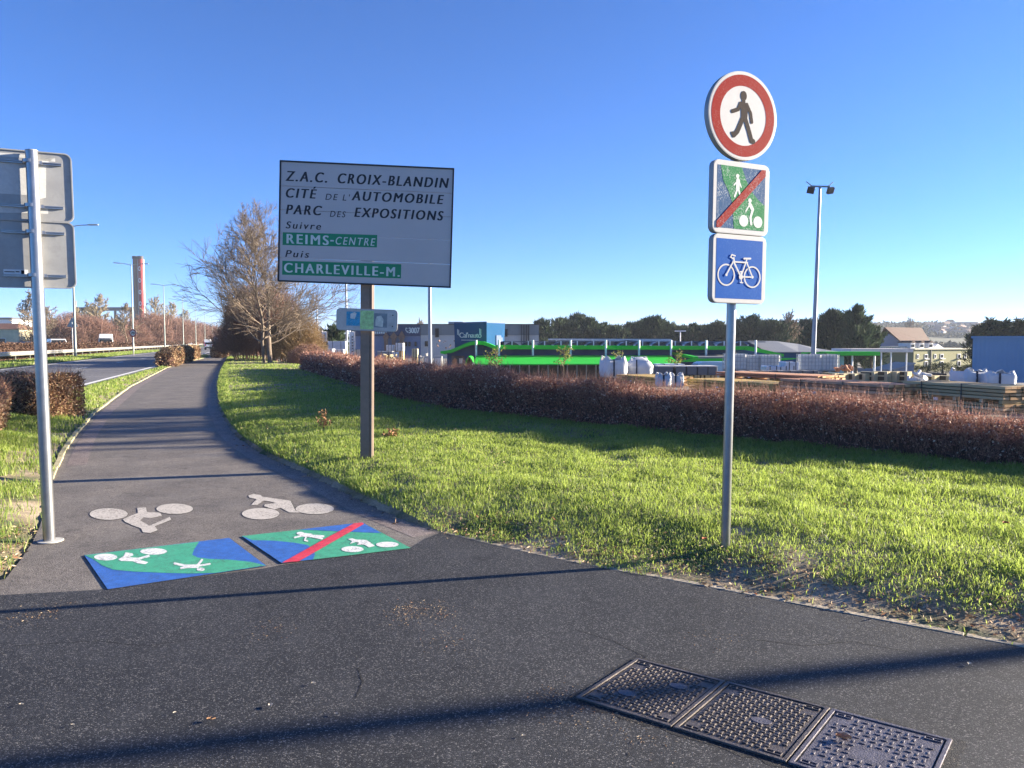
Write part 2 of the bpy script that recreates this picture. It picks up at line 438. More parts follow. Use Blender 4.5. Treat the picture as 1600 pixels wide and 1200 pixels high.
# ------------------------------------------------------------------ highway on the left
def road_x(y, off): return -14.6 - off - 0.335 * (y - 27.7)
def road_strip(name, o0, o1, y0, y1, z, m, n=40, z1=None):
    ys = np.linspace(y0, y1, n); A = np.c_[road_x(ys, o0), ys, np.full(n, z)]; B = np.c_[road_x(ys, o1), ys, np.full(n, z if z1 is None else z1)]
    i = np.arange(n - 1); return np_mesh(name, np.concatenate([A, B]), [np.stack([i, i + 1, i + 1 + n, i + n], 1)], m)
tag(road_strip('road', 0, 8.6, -40, 700, -0.008, m_road), kind='structure')
tag(road_strip('road', 15.5, 24, -40, 700, -0.008, m_road), kind='structure')
tag(road_strip('road_marking', 0.45, 0.65, -40, 700, -0.003, m_white_line), kind='structure')
tag(road_strip('road_marking', 8.0, 8.2, -40, 700, -0.003, m_white_line), kind='structure')
tag(road_strip('road_marking', 15.9, 16.1, -40, 700, -0.003, m_white_line), kind='structure')
for k in range(26):
    y0 = 4 + k * 13; tag(road_strip('road_marking', 4.2, 4.35, y0, y0 + 3, -0.003, m_white_line, 2), kind='structure')

# ------------------------------------------------------------------ grass verges
m_soil, n, b = newmat('verge_soil'); co = coords(n)
c1 = ramp(n, noise(n, 1.4, 5, co=co), [(0.35, (0.06, 0.09, 0.028)), (0.47, (0.2, 0.165, 0.10)), (0.62, (0.36, 0.29, 0.21))])
c2 = ramp(n, noise(n, 45, 5, .75, co=co), [(0.3, (0.6, 0.6, 0.6)), (0.72, (1.4, 1.36, 1.3))])
n.links.new(mixc(n, 1.0, c1, c2, 'MULTIPLY'), b.inputs['Base Color']); b.inputs['Roughness'].default_value = .95
bp = N(n, 'ShaderNodeBump'); bp.inputs['Strength'].default_value = .55; bp.inputs['Distance'].default_value = .02
n.links.new(noise(n, 40, 4, .7, co=co), bp.inputs['Height']); n.links.new(bp.outputs[0], b.inputs['Normal'])
def verge(name, poly, hfun, res, m):
    P2 = np.array(poly, float); x0, y0 = P2.min(0); x1, y1 = P2.max(0)
    xs = np.arange(x0, x1 + res, res); ys = np.arange(y0, y1 + res, res)
    X, Y = np.meshgrid(xs, ys); pts = np.c_[X.ravel(), Y.ravel()]
    ins = inpoly(pts, P2).reshape(X.shape)
    keep = ins[:-1, :-1] | ins[:-1, 1:] | ins[1:, 1:] | ins[1:, :-1]
    idx = np.arange(X.size).reshape(X.shape)
    Fq = np.stack([idx[:-1, :-1], idx[:-1, 1:], idx[1:, 1:], idx[1:, :-1]], -1)[keep]
    sd = distline(pts, [tuple(p) for p in P2] + [tuple(P2[0])])
    z = np.where(ins.ravel(), hfun(pts), -0.004 - sd * .45)      # the skirt dips under the paving
    used, inv = np.unique(Fq.ravel(), return_inverse=True)
    return np_mesh(name, np.c_[pts[used], z[used]], [inv.reshape(-1, 4)], m, smooth=True)
def hR(p):
    dp = distline(p, PR); dk = distline(p, KB)
    z = 0.004 + 0.10 * (1 - np.exp(-dp / .4)) * ss(0.1, 1.6, dk) + 0.05 * ss(0, .6, dk)
    z = z + 0.05 * (vnoise(p[:, 0] * 1.1, p[:, 1] * 1.1, 1) - .5) * ss(0, .5, np.minimum(dp, dk)) + 0.03 * (vnoise(p[:, 0] * 4, p[:, 1] * 4, 2) - .5) * ss(0, .3, np.minimum(dp, dk))
    return z
back = [(p.x, p.y) for p in HEDGE]
hb = offset(np.array(back), -1.2)
POLY_R = [tuple(p) for p in PR[::-1]] + [tuple(p) for p in KB[1:]] + [(14, 3.0)] + [tuple(p) for p in hb] + [(-15.5, 52), (-24, 75)]
tag(verge('grass_verge', POLY_R, hR, 0.11, m_soil), kind='structure')
ys = np.linspace(84, 0, 60)
POLY_L = [tuple(p) for p in PL] + [(road_x(y, -0.02), y) for y in ys if road_x(y, 0) < np.interp(y, PL[:, 1], PL[:, 0]) - .2] + [(-7.5, 4.6), (-4.6, 4.55)]
def hL(p):
    dp = distline(p, PL)
    return 0.006 + 0.10 * ss(0, .9, dp) * ss(0, .5, road_x(p[:, 1], 0) * -1 + p[:, 0]) + 0.03 * (vnoise(p[:, 0] * 3, p[:, 1] * 3, 5) - .5) * ss(0, .3, dp)
tag(verge('grass_verge', POLY_L, hL, 0.25, m_soil), kind='structure')
mg = mat('far_verge_grass', (0.10, 0.145, 0.03), .95, var=.35, scale=.7)
tag(road_strip('grass_verge', 8.62, 15.48, -40, 700, 0.03, mg), kind='structure')
tag(road_strip('grass_verge', 24.02, 60, -40, 700, 0.03, mg), kind='structure')

m_grass = island_mat('grass_blades', [(0.0, (0.065, 0.125, 0.024)), (0.35, (0.16, 0.235, 0.046)), (0.7, (0.27, 0.335, 0.08)), (0.9, (0.38, 0.42, 0.16)), (1.0, (0.44, 0.37, 0.2))], .5, .5, .3, (0.47, 0.6, 0.11))
def grass_points(poly, bands, hfun, mask):
    P2 = np.array(poly, float); out = []
    for y0, y1, dens in bands:
        a = P2[(P2[:, 1] > y0 - 8) & (P2[:, 1] < y1 + 8)]
        if len(a) < 2: a = P2
        x0, x1 = max(a[:, 0].min(), -0.75 * y1 - 1), min(a[:, 0].max(), .75 * y1 + 1)
        n = int((x1 - x0) * (y1 - y0) * dens)
        if n <= 0: continue
        p = np.c_[rng.uniform(x0, x1, n), rng.uniform(y0, y1, n)]
        p = p[inpoly(p, P2)]; p = p[rng.uniform(size=len(p)) < mask(p)]
        out.append(p)
    p = np.concatenate(out); return np.c_[p, hfun(p) - .006]
def maskR(p):
    dk = distline(p, KB); dp = distline(p, PR)
    nz = vnoise(p[:, 0] * 2.2, p[:, 1] * 2.2, 11) * .6 + vnoise(p[:, 0] * 6, p[:, 1] * 6, 12) * .4
    bare = ss(-0.05, .45, dk + (nz - .5) * .9 - .42 * ss(.4, 1.5, p[:, 0]) + .15)
    pole = ss(.0, .2, np.hypot(p[:, 0] - 1.62, p[:, 1] - 5.62) + (nz - .5) * .3)
    patch = .72 + .28 * ss(.2, .42, vnoise(p[:, 0] * 1.7, p[:, 1] * 1.7, 21) )
    return np.clip(bare * pole * patch + .03, 0, 1)
bands = [(2.5, 6, 5600), (6, 8, 4600), (8, 11, 3200), (11, 15, 1700), (15, 21, 800), (21, 30, 260), (30, 46, 110), (46, 76, 30)]
gp = grass_points(POLY_R, bands, hR, maskR)
d = np.hypot(gp[:, 0], gp[:, 1])
cl = vnoise(gp[:, 0] * 2.6, gp[:, 1] * 2.6, 8) * .6 + vnoise(gp[:, 0] * 7, gp[:, 1] * 7, 9) * .4
near_k = ss(.1, 1.2, distline(gp[:, :2], KB))
hh = (0.03 + 0.085 * cl ** 1.3) * rng.uniform(.55, 1.25, len(gp)) * (.5 + .5 * near_k)
ei = rng.integers(1, 150, 9000); en_ = offset(PR, -1.0) - PR; eo = rng.uniform(-.015, .30, 9000) ** 1.0
ep = PR[ei] + (PR[np.minimum(ei + 1, 159)] - PR[ei]) * rng.uniform(0, 1, (9000, 1)) + en_[ei] * eo[:, None]; ep = ep[distline(ep, KB) > .12]
ep3 = np.c_[ep, np.maximum(hR(ep), 0) - .004]; d2 = np.hypot(ep[:, 0], ep[:, 1])
tag(blade_mesh('grass', ep3, rng.uniform(.03, .12, len(ep)), .0055 * np.maximum(1, d2 / 6.5), m_grass, 1.3), kind='stuff')
tag(blade_mesh('grass', gp, hh, 0.0052 * np.maximum(1, d / 6.5) * rng.uniform(.6, 1.3, len(gp)), m_grass, 1.05), kind='stuff')
gl = grass_points(POLY_L, [(4, 8, 3200), (8, 12, 2000), (12, 18, 900), (18, 28, 420), (28, 50, 160), (50, 85, 40)], hL,
                  lambda p: np.clip(.08 + ss(.0, .55, distline(p, PL) - .1 + .8 * (vnoise(p[:, 0] * 3, p[:, 1] * 3, 4) - .5)) * ss(4.75, 5.9, p[:, 1]), 0, 1))
d = np.hypot(gl[:, 0], gl[:, 1])
tag(blade_mesh('grass', gl, (0.04 + .09 * vnoise(gl[:, 0] * 3, gl[:, 1] * 3, 6)) * rng.uniform(.6, 1.3, len(gl)), 0.0055 * np.maximum(1, d / 6.5), m_grass, .75), kind='stuff')
# roadside grass beyond the far carriageway edge
yb = rng.uniform(30, 130, 16000); pb = np.c_[road_x(yb, rng.uniform(8.7, 12.6, len(yb))), yb, np.full(len(yb), .02)]
tag(blade_mesh('grass', pb, rng.uniform(.08, .22, len(yb)), .03 + .0006 * yb, m_grass, .6), kind='stuff')

# leaf litter and straw on the bare strip
m_litter = island_mat('litter', [(0, (0.14, 0.08, 0.045)), (.4, (0.32, 0.21, 0.12)), (.85, (0.55, 0.44, 0.3)), (1, (0.36, 0.13, 0.06))], .8, .15)
t = rng.uniform(0, 1, 12000); kk = np.array([np.interp(t, np.linspace(0, 1, len(KB)), KB[:, 0]), np.interp(t, np.linspace(0, 1, len(KB)), KB[:, 1])]).T
kk = kk + np.c_[rng.normal(.12, .25, len(t)), np.abs(rng.normal(.0, .35, len(t))) + .08]
kk = kk[inpoly(kk, np.array(POLY_R))]
kl = np.c_[rng.uniform(-4.9, -2.9, 3600), rng.uniform(4.5, 6.3, 3600)]; kl = kl[inpoly(kl, np.array(POLY_L))]; kl = kl[distline(kl, PL) < .75]
kr_i = rng.integers(0, 110, 1500); kr = PR[kr_i] + rng.normal(size=(1500, 2)) * .09
gsp = []
for gx_, gy_, n_ in ((640, 957, 260), (688, 955, 120), (700, 1000, 60), (1120, 1000, 50), (60, 960, 160), (420, 985, 60), (860, 1095, 160), (930, 1110, 120), (1010, 1150, 90)):
    c_ = G(gx_, gy_); gsp.append(np.c_[c_.x + rng.normal(size=n_) * .07, c_.y + rng.normal(size=n_) * .09, np.full(n_, .0042)])
gsp = np.concatenate(gsp)
vl_ = np.c_[rng.uniform(-8, 9, 2600), rng.uniform(4, 16, 2600)]; vl_ = vl_[inpoly(vl_, np.array(POLY_R))]
P0 = np.concatenate([gsp, np.c_[vl_, hR(vl_) + rng.uniform(.015, .06, len(vl_))], np.c_[kk, hR(kk) + .008], np.c_[kl, hL(kl) + .008], np.c_[kr, np.full(len(kr), .012)]])
D = rng.normal(size=P0.shape); D[:, 2] *= .25; D[:len(gsp), 2] = .02
Vv, Ff = leaf_arrays(P0, np.where(np.arange(len(P0)) < len(gsp), rng.uniform(.004, .016, len(P0)), rng.uniform(.012, .05, len(P0))), np.where(np.arange(len(P0)) < len(gsp), .003, rng.uniform(.003, .016, len(P0))), D=D)
tag(np_mesh('leaf_litter', Vv, [Ff], m_litter), kind='stuff')

# ------------------------------------------------------------------ hedges
m_hl = island_mat('hedge_leaf_brown', [(0, (0.14, 0.06, 0.043)), (.4, (0.31, 0.14, 0.098)), (.72, (0.45, 0.225, 0.16)), (.9, (0.55, 0.33, 0.24)), (.96, (0.7, 0.6, 0.5))], .6, .22, .3)
m_hl2 = island_mat('hedge_leaf_tan', [(0, (0.10, 0.052, 0.03)), (.4, (0.26, 0.15, 0.08)), (.75, (0.4, 0.255, 0.14)), (.93, (0.52, 0.38, 0.23)), (1, (0.2, 0.22, 0.07))], .6, .22, .3)
m_hl3 = island_mat('hedge_leaf_dull', [(0, (0.04, 0.022, 0.016)), (.5, (0.10, 0.055, 0.038)), (.9, (0.17, 0.10, 0.07)), (1, (0.25, 0.18, 0.13))], .8, .1)
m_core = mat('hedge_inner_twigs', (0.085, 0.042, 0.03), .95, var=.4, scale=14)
def hedge(name, label, line, width, h, zfun, lm, dens, leaf, tall=0.12, group=None, sc=10.0, round_=.25, sink=0.0, cat='hedge', ttw=1.0):
    L = resample(line, 200); s = np.concatenate([[0], np.cumsum(np.hypot(*np.diff(L, axis=0).T))])
    dd = np.gradient(L, axis=0); dd /= np.linalg.norm(dd, axis=1, keepdims=True); nn = np.stack([-dd[:, 1], dd[:, 0]], 1)
    mid = L[len(L) // 2]; org = Vector((mid[0], mid[1], 0))
    dist = np.hypot(L[:, 0], L[:, 1])
    # sampling density falls with distance
    w = dens / np.maximum(1, dist / sc) ** 1.7; cum = np.concatenate([[0], np.cumsum((w[1:] + w[:-1]) / 2 * np.diff(s))])
    n = int(cum[-1]); u = np.interp(rng.uniform(0, cum[-1], n), cum, np.arange(len(L)))
    def at(u, a): return np.stack([np.interp(u, np.arange(len(L)), a[:, k]) for k in range(a.shape[1])], 1)
    px_, nx_ = at(u, L), at(u, nn); dist_ = np.hypot(px_[:, 0], px_[:, 1])
    # superellipse section, mostly near the shell
    th = rng.uniform(-.62, PI + .62, n); rr = rng.uniform(0, 1, n) ** .22
    e = 2 / 3.0
    cx = np.sign(np.cos(th)) * np.abs(np.cos(th)) ** e; cz = np.sign(np.sin(th)) * np.abs(np.sin(th)) ** e
    bump = 1 + .16 * (vnoise(px_[:, 0] * 2 + cx * 2, px_[:, 1] * 2 + cz * 2, 31) - .5) + .12 * (vnoise(px_[:, 0] * 6 + cx * 3, px_[:, 1] * 6 + cz * 3, 32) - .5)
    hv = h * (1 + tall * (vnoise(s[np.clip(u.astype(int), 0, len(s) - 1)] * .9, 0 * u, 33) - .5))
    endt = np.minimum(ss(-.02, 2.5, u * 1.0), ss(-.02, 2.5, (len(L) - 1 - u)))
    off = cx * width / 2 * rr * bump
    z = hv * (.42 + .58 * np.clip(cz, -.75, 1) * rr * bump)
    Q = np.c_[px_ + nx_ * off[:, None], 0 * z]; Q[:, 2] = zfun(Q) + np.maximum(z, .015) - sink
    out = np.c_[nx_ * cx[:, None], cz + .25]
    # rounded ends
    ne = int(min(n * .5, dens * 1.1 * width)); pick = rng.uniform(size=ne) < .5
    for sgn, e_i in ((-1, 0), (1, len(L) - 1)):
        wgt = min(1.0, (sc / max(sc, dist[e_i])) ** 1.7); q_ = int(ne * .5 * wgt)
        a_ = rng.uniform(-1, 1, q_); zz = rng.uniform(0.02, 1, q_); bul = np.sqrt(np.clip(1 - a_ ** 4, 0, 1)) * np.clip(1 - zz ** 6, 0, 1) ** .5
        E = np.c_[L[e_i] + nn[e_i] * (a_ * width / 2 * .95)[:, None] + dd[e_i] * sgn * (.2 * bul * rng.uniform(.3, 1.1, q_) - .08)[:, None], zz * h * .98]
        E[:, 2] += zfun(E) - sink
        Q = np.concatenate([Q, E]); out = np.concatenate([out, np.tile(np.r_[dd[e_i] * sgn, .3], (q_, 1))]); cz = np.concatenate([cz, zz]); dist_ = np.concatenate([dist_, np.full(q_, dist[e_i])])
    n = len(Q)
    lf = leaf * np.maximum(1, dist_ / sc) ** .85
    D = unit(rng.normal(size=Q.shape)) + out * .55
    V, Fq = leaf_arrays(Q - np.array(org), lf * rng.uniform(.6, 1.5, n), lf * rng.uniform(.35, .75, n), D=D)
    r = root(name, label, cat, org, 0, group)
    np_mesh('foliage', V, [Fq], lm, r)
    # twigs poking out of the top and front
    if ttw > 0:
     nt_ = int(n * .16 * ttw); k = rng.integers(0, n, nt_); k = k[(cz[k] > .1)]
     A = Q[k] - np.array(org); dirs = unit(out[k] * np.array([.4, .4, .8]) + rng.normal(size=(len(k), 3)) * .35 + np.array([0, 0, .5]))
     B = A + dirs * rng.uniform(.05, .24, len(k))[:, None]; A = A - dirs * .15
     rad = .0022 * np.maximum(1, dist_[k] / sc)
     V, Fq = seg_arrays(A, B, rad, rad * .4)
     np_mesh('twigs', V, [Fq], M_TWIG, r)
    # inner mass of branches
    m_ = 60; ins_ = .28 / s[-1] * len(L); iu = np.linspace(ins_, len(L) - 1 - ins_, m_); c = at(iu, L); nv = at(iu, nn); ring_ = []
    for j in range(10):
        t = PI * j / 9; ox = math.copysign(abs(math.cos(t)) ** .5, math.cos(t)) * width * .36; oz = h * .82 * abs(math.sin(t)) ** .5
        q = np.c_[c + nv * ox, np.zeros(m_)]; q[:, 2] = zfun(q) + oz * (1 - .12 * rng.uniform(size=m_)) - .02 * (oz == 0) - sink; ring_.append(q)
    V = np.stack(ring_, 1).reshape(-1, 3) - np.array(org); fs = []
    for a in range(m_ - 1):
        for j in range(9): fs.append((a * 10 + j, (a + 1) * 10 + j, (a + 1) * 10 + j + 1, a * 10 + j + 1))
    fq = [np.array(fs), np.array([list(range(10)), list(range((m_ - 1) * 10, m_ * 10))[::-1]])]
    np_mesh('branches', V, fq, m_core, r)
    return r
M_TWIG = mat('twig_bark', (0.32, 0.17, 0.12), .8, var=.4, scale=3)
hl = offset(np.array([(p.x, p.y) for p in HEDGE]), -.42)
hedge('hedge', 'long low clipped red brown hedge between the grass verge and the timber yard', hl, .95, .84, lambda p: .1 - .33 * ss(0, 6.5, p[:, 0]), m_hl, 9500, .03, tall=.3, ttw=1.4)
zl = lambda p: np.full(len(p), .05)
hx0 = G(60, 662)
hedge('hedge', 'boxy clipped hedge with tan leaves standing alone beside the road behind the left sign pole', [(hx0.x - 1.25, hx0.y + .9), (hx0.x + .2, hx0.y + .5)], 1.0, .87, zl, m_hl2, 11500, .04, sc=14)
h1 = G(-40, 745); h2 = G(22, 672)
hedge('hedge', 'sprawling brown shrub hedge cut by the left picture edge behind the grass', [(-6.75, 8.1), (-7.6, 10.2), (-9.3, 13.2)], 1.3, .74, zl, m_hl2, 9500, .04, tall=.4, sc=11, ttw=2)
a = G(282, 571); 
def along(y): return (0.5 * (np.interp(y, PL[:, 1], PL[:, 0]) + road_x(y, 0)), y)
hedge('hedge', 'ragged tan shrub at the near end of the clipped hedge between road and path', [(-20.6, 46.5), (-21.6, 49.5)], 1.2, 1.0, zl, m_hl2, 6500, .045, tall=.5, sc=18, ttw=0)
hedge('hedge', 'dark clipped hedge between the road and the cycle path, beyond the ragged shrub', [along(50), along(58), along(68)], .9, 1.1, zl, m_hl2, 4500, .05, sc=20, ttw=0)
hedge('hedge', 'pale brown low hedge at the far end of the cycle path strip', [(-27.2, 72), (-33, 90)], 1.0, 1.0, zl, m_hl2, 4000, .06, sc=20, ttw=0)
ysm = np.linspace(26, 330, 40)
hedge('hedge', 'long brown hedge along the middle of the dual carriageway behind the guard rail', [(road_x(y, 14.3), y) for y in ysm], 1.2, 1.3, zl, m_hl3, 2600, .07, sc=34, ttw=0)
# ================================================================== ROAD MARKINGS (flat paint on the ground)
GF = ((0, 0, 0), (1, 0, 0), (0, 1, 0), (0, 0, 1))
m_pblue = mat('blue_thermoplastic', (0.035, 0.13, 0.44), .5, var=.2, scale=14, grime=.35, grimecol=(.05, .1, .2), bump=.3, bscale=180)
m_pgreen = mat('green_thermoplastic', (0.06, 0.36, 0.2), .5, var=.15, scale=14, grime=.3, grimecol=(.04, .17, .12), bump=.3, bscale=180)
m_pwhite = mat('white_thermoplastic', (0.72, 0.72, 0.7), .55, var=.1, scale=25, grime=.35, grimecol=(.35, .36, .36), bump=.3, bscale=180)
m_pred = mat('red_thermoplastic', (0.62, 0.035, 0.06), .5, var=.25, scale=9, grime=.4, grimecol=(.7, .22, .22), bump=.3, bscale=180)
m_pdull = mat('worn_white_marking', (0.5, 0.46, 0.41), .8, var=.12, scale=30, grime=.45, grimecol=(.3, .27, .23), bump=.3, bscale=160)
m_pdark = mat('dark_marking_rim', (0.055, 0.05, 0.048), .85, var=.3, scale=30)
def wear(m, amt, col, sc=55):
    n = m.node_tree; b = n.nodes['Principled BSDF']; src = b.inputs['Base Color'].links[0].from_socket; co = coords(n)
    w = N(n, 'ShaderNodeMath'); w.operation = 'MULTIPLY'
    n.links.new(ramp(n, noise(n, sc, 6, .75, co=co), [(.49, (0, 0, 0)), (.58, (1, 1, 1))]), w.inputs[0]); n.links.new(ramp(n, noise(n, 5, 4, .6, co=co), [(.3, (0, 0, 0)), (.62, (amt, amt, amt))]), w.inputs[1])
    n.links.new(mixc(n, w.outputs[0], src, col), b.inputs['Base Color'])
for m_, a_ in ((m_pblue, .55), (m_pgreen, .6), (m_pwhite, .7), (m_pred, .5), (m_pdull, .95)): wear(m_, a_, (.06, .057, .055) if m_ is not m_pdull else (.13, .115, .1))
def zG(zx, zy):                       # coordinates measured on an enlarged view of the paint
    p = G(80 + zx / 2.581, 740 + zy / 2.581); return (p.x, p.y)
def paint(name, polys, m, org, z, parent):
    pl = [[(x - org[0], y - org[1]) for x, y in [zG(*q) for q in p]] for p in polys]
    return put_polys(name, pl, GF, m, parent, lift=z)
def centre(poly):
    q = [zG(*p) for p in poly]; return (sum(a for a, _ in q) / len(q), sum(b for _, b in q) / len(q), 0)
def grow(poly, k):
    cx = sum(p[0] for p in poly) / len(poly); cy_ = sum(p[1] for p in poly) / len(poly)
    out = []
    for x, y in poly:
        d = math.hypot(x - cx, (y - cy_) * 2.5) + 1e-6; out.append((x + (x - cx) / d * k, y + (y - cy_) / d * k))
    return out
def zstroke(pts, w): return stroke(pts, w)
# the two worn white cyclist figures on the old path
BODY_A = [(288, 186), (318, 172), (350, 160), (347, 139), (382, 138), (386, 157), (440, 159), (447, 172), (402, 180), (372, 178), (358, 190), (396, 212), (478, 176), (485, 187), (418, 214), (429, 230), (400, 241), (370, 238), (362, 222), (328, 210), (298, 196)]
BODY_B = [(794, 90), (815, 83), (845, 88), (850, 94), (965, 111), (985, 150), (1006, 159), (960, 158), (925, 139), (900, 146), (858, 133), (862, 125), (908, 120), (880, 113), (858, 110), (832, 127), (806, 128), (828, 104), (800, 98)]
for nm, wh, body in (('worn white cyclist painted upside down on the old path, left of the pair', [(232, 164, 77, 23.5), (498, 143, 74, 21)], BODY_A),
                     ('worn white cyclist painted upright on the old path beside the grass', [(845, 163, 76, 23), (1063, 143, 78, 21.5)], BODY_B)):
    o = centre(body); r = root('bicycle_marking', nm, 'road marking', o, 0, 'white cyclists painted on the path')
    paint('outline', [circ(a, b, c + 2.5, d + 1.6) for a, b, c, d in wh] + [grow(body, 2.5)], m_pdark, o, .002, r)
    for a, b, c, d in wh: paint('wheel', [circ(a, b, c, d)], m_pdull, o, .003, r)
    paint('rider', [body], m_pdull, o, .0034, r)
# blue and green panels
QA = [(133, 332), (718, 262), (868, 375), (228, 470)]
GA = [(135, 333), (400, 301), (597, 278), (575, 312), (569, 331), (590, 342), (640, 348), (720, 351), (800, 359), (866, 374), (800, 384), (660, 405), (560, 407), (450, 404), (330, 399), (250, 391), (205, 374), (172, 350)]
o = centre(QA); r = root('painted_panel', 'blue and green painted ground panel with cyclist and walker upside down, no red bar', 'road marking', o, 0, 'painted ground panels')
paint('border', [grow(QA, 2)], m_pdark, o, .005, r); paint('blue_field', [QA], m_pblue, o, .006, r); paint('green_field', [GA], m_pgreen, o, .007, r)
b_ = [circ(220, 341, 47, 13.5), circ(413, 318, 54, 13)]
rid = [(270, 350), (292, 338), (300, 322), (328, 326), (332, 334), (312, 342), (352, 344), (396, 331), (398, 340), (356, 352), (392, 362), (380, 370), (348, 366), (330, 358), (282, 357)]
for q in b_: paint('wheel', [q], m_pwhite, o, .008, r)
paint('rider', [rid], m_pwhite, o, .0082, r)
paint('walker', zstroke([(498, 367), (545, 377)], 9) + zstroke([(524, 386), (560, 379)], 8) + zstroke([(545, 379), (590, 378)], 14) + zstroke([(590, 376), (608, 353)], 9) + zstroke([(585, 378), (640, 369)], 7) + [circ(603, 391, 16, 7)], m_pwhite, o, .0082, r)
QB = [(768, 255), (1255, 200), (1450, 303), (930, 365)]
B1 = [(1000, 229), (1200, 206), (1255, 200), (1332, 243), (1270, 241), (1180, 237), (1090, 233)]
B2 = [(768, 255), (812, 272), (900, 274), (980, 282), (1035, 292), (1058, 312), (1064, 330), (1056, 350), (930, 365)]
o = centre(QB); r = root('painted_panel', 'green and blue painted ground panel crossed by a red diagonal bar', 'road marking', o, 0, 'painted ground panels')
paint('border', [grow(QB, 2)], m_pdark, o, .005, r); paint('green_field', [QB], m_pgreen, o, .006, r)
paint('blue_field', [B1], m_pblue, o, .007, r); paint('blue_field', [B2], m_pblue, o, .007, r)
paint('red_bar', [[(931, 364), (1000, 358), (1130, 283), (1262, 207), (1255, 201), (1222, 204), (1095, 272)]], m_pred, o, .0086, r)
for q in (circ(1215, 309, 45, 12), circ(1356, 290, 46, 11)): paint('wheel', [q], m_pwhite, o, .008, r)
paint('rider', [[(1196, 268), (1215, 265), (1228, 270), (1272, 272), (1306, 296), (1282, 302), (1262, 290), (1232, 292), (1242, 283), (1228, 280), (1204, 288), (1214, 276)]], m_pwhite, o, .0082, r)
paint('walker', [circ(1005, 245, 15, 6)] + zstroke([(1012, 250), (1048, 254)], 15) + zstroke([(1048, 254), (1098, 257)], 8) + zstroke([(1046, 256), (1092, 266)], 8) + zstroke([(1020, 252), (982, 262)], 7) + zstroke([(1030, 256), (1022, 273), (1034, 276)], 6), m_pwhite, o, .0082, r)

# ================================================================== MANHOLE COVERS
m_iron = mat('cast_iron', (0.105, 0.09, 0.085), .5, .55, var=.35, scale=30, bump=.5, bscale=150, grime=.5, grimecol=(.2, .16, .11), spec=.5)
m_iron2 = mat('cast_iron_bluish', (0.13, 0.12, 0.14), .5, .55, var=.3, scale=30, bump=.5, bscale=150, grime=.4, grimecol=(.2, .17, .14), spec=.5)
m_grit = mat('grit_filled_gap', (0.03, 0.027, 0.025), .95, var=.4, scale=60)
A0 = G(995, 1031); U = Vector((0.815, -0.58, 0)).normalized(); Vv_ = Vector((-0.62, -0.785, 0)).normalized()
def cover(i, label, kind):
    o = A0 + U * (0.438 * i); r = root('manhole_cover', label, 'manhole cover', (o.x, o.y, 0.0015), 0, 'row of manhole covers'); r.scale = (1, 1, .6)
    W, H = .43, .52
    def q(a, b, z): p = U * a + Vv_ * b; return (p.x, p.y, z)
    def bx(mb, a0, a1, b0, b1, z0, z1):
        mb.prism([q(a0, b0, z0), q(a1, b0, z0), q(a1, b1, z0), q(a0, b1, z0)], (0, 0, z1 - z0))
    fr = MB(); t = .016
    bx(fr, 0, W, 0, t, .001, .016); bx(fr, 0, W, H - t, H, .001, .016); bx(fr, 0, t, t, H - t, .001, .016); bx(fr, W - t, W, t, H - t, .001, .016)
    fr.build('frame', m_iron if kind < 2 else m_iron2, r, bevel=.002)
    g_ = MB(); bx(g_, t, W - t, t, H - t, .001, .0065); g_.build('seat_gap', m_grit, r)
    pl = MB(); e = .022; bx(pl, e, W - e, e, H - e, .0066, .0095)
    pads = {0: [(.15, .36), (.29, .17)], 1: [(.25, .27)], 2: []}[kind]
    if kind < 2:
        nx_, ny_ = 15, 19
        for a in range(nx_):
            for b_ in range(ny_):
                x = e + .022 + (W - 2 * e - .044) * a / (nx_ - 1); y = e + .022 + (H - 2 * e - .044) * b_ / (ny_ - 1)
                if (a < 2 or a > nx_ - 3) and (b_ < 3 or b_ > ny_ - 4): continue
                if any(((x - px_) / .05) ** 2 + ((y - py_) / .034) ** 2 < 1 for px_, py_ in pads): continue
                lx, ly = ((.0095, .0042) if (a + b_) % 2 else (.0042, .0095))
                bx(pl, x - lx, x + lx, y - ly, y + ly, .0094, .017)
    else:
        for a in range(12):
            for b_ in range(13):
                x = e + .03 + (W - 2 * e - .06) * a / 11; y = e + .03 + (H - 2 * e - .06) * b_ / 12
                if (a < 2 or a > 9) and (b_ < 2 or b_ > 10): continue
                if abs(x - W / 2) < .07 and abs(y - H * .55) < .05: continue
                if (a + b_) % 2: bx(pl, x - .011, x + .011, y - .003, y + .003, .0094, .0145)
                else: bx(pl, x - .003, x + .003, y - .011, y + .011, .0094, .0145)
    for ca in (0, 1):
        for cb in (0, 1):
            x0 = e + .006 if ca == 0 else W - e - .066; y0 = e + .006 if cb == 0 else H - e - .03
            bx(pl, x0, x0 + .06, y0, y0 + .005, .0094, .016); bx(pl, x0, x0 + .06, y0 + .019, y0 + .024, .0094, .016)
            bx(pl, x0, x0 + .005, y0 + .005, y0 + .019, .0094, .016); bx(pl, x0 + .028, x0 + .033, y0 + .005, y0 + .019, .0094, .016); bx(pl, x0 + .055, x0 + .06, y0 + .005, y0 + .019, .0094, .016)
    pl.build('cover_plate', m_iron if kind < 2 else m_iron2, r, bevel=.0018)
    for px_, py_ in pads:
        lp = MB(); lp.prism([q(px_ + .04 * math.cos(2 * PI * k / 28), py_ + .026 * math.sin(2 * PI * k / 28), .0096) for k in range(28)], (0, 0, .005)); lp.build('lifting_pad', m_iron2, r, bevel=.002)
jt = [A0 - U * .03 - Vv_ * .03, A0 + U * 1.35 - Vv_ * .03, A0 + U * 1.35 + Vv_ * .56, A0 - U * .03 + Vv_ * .56]; jl = []
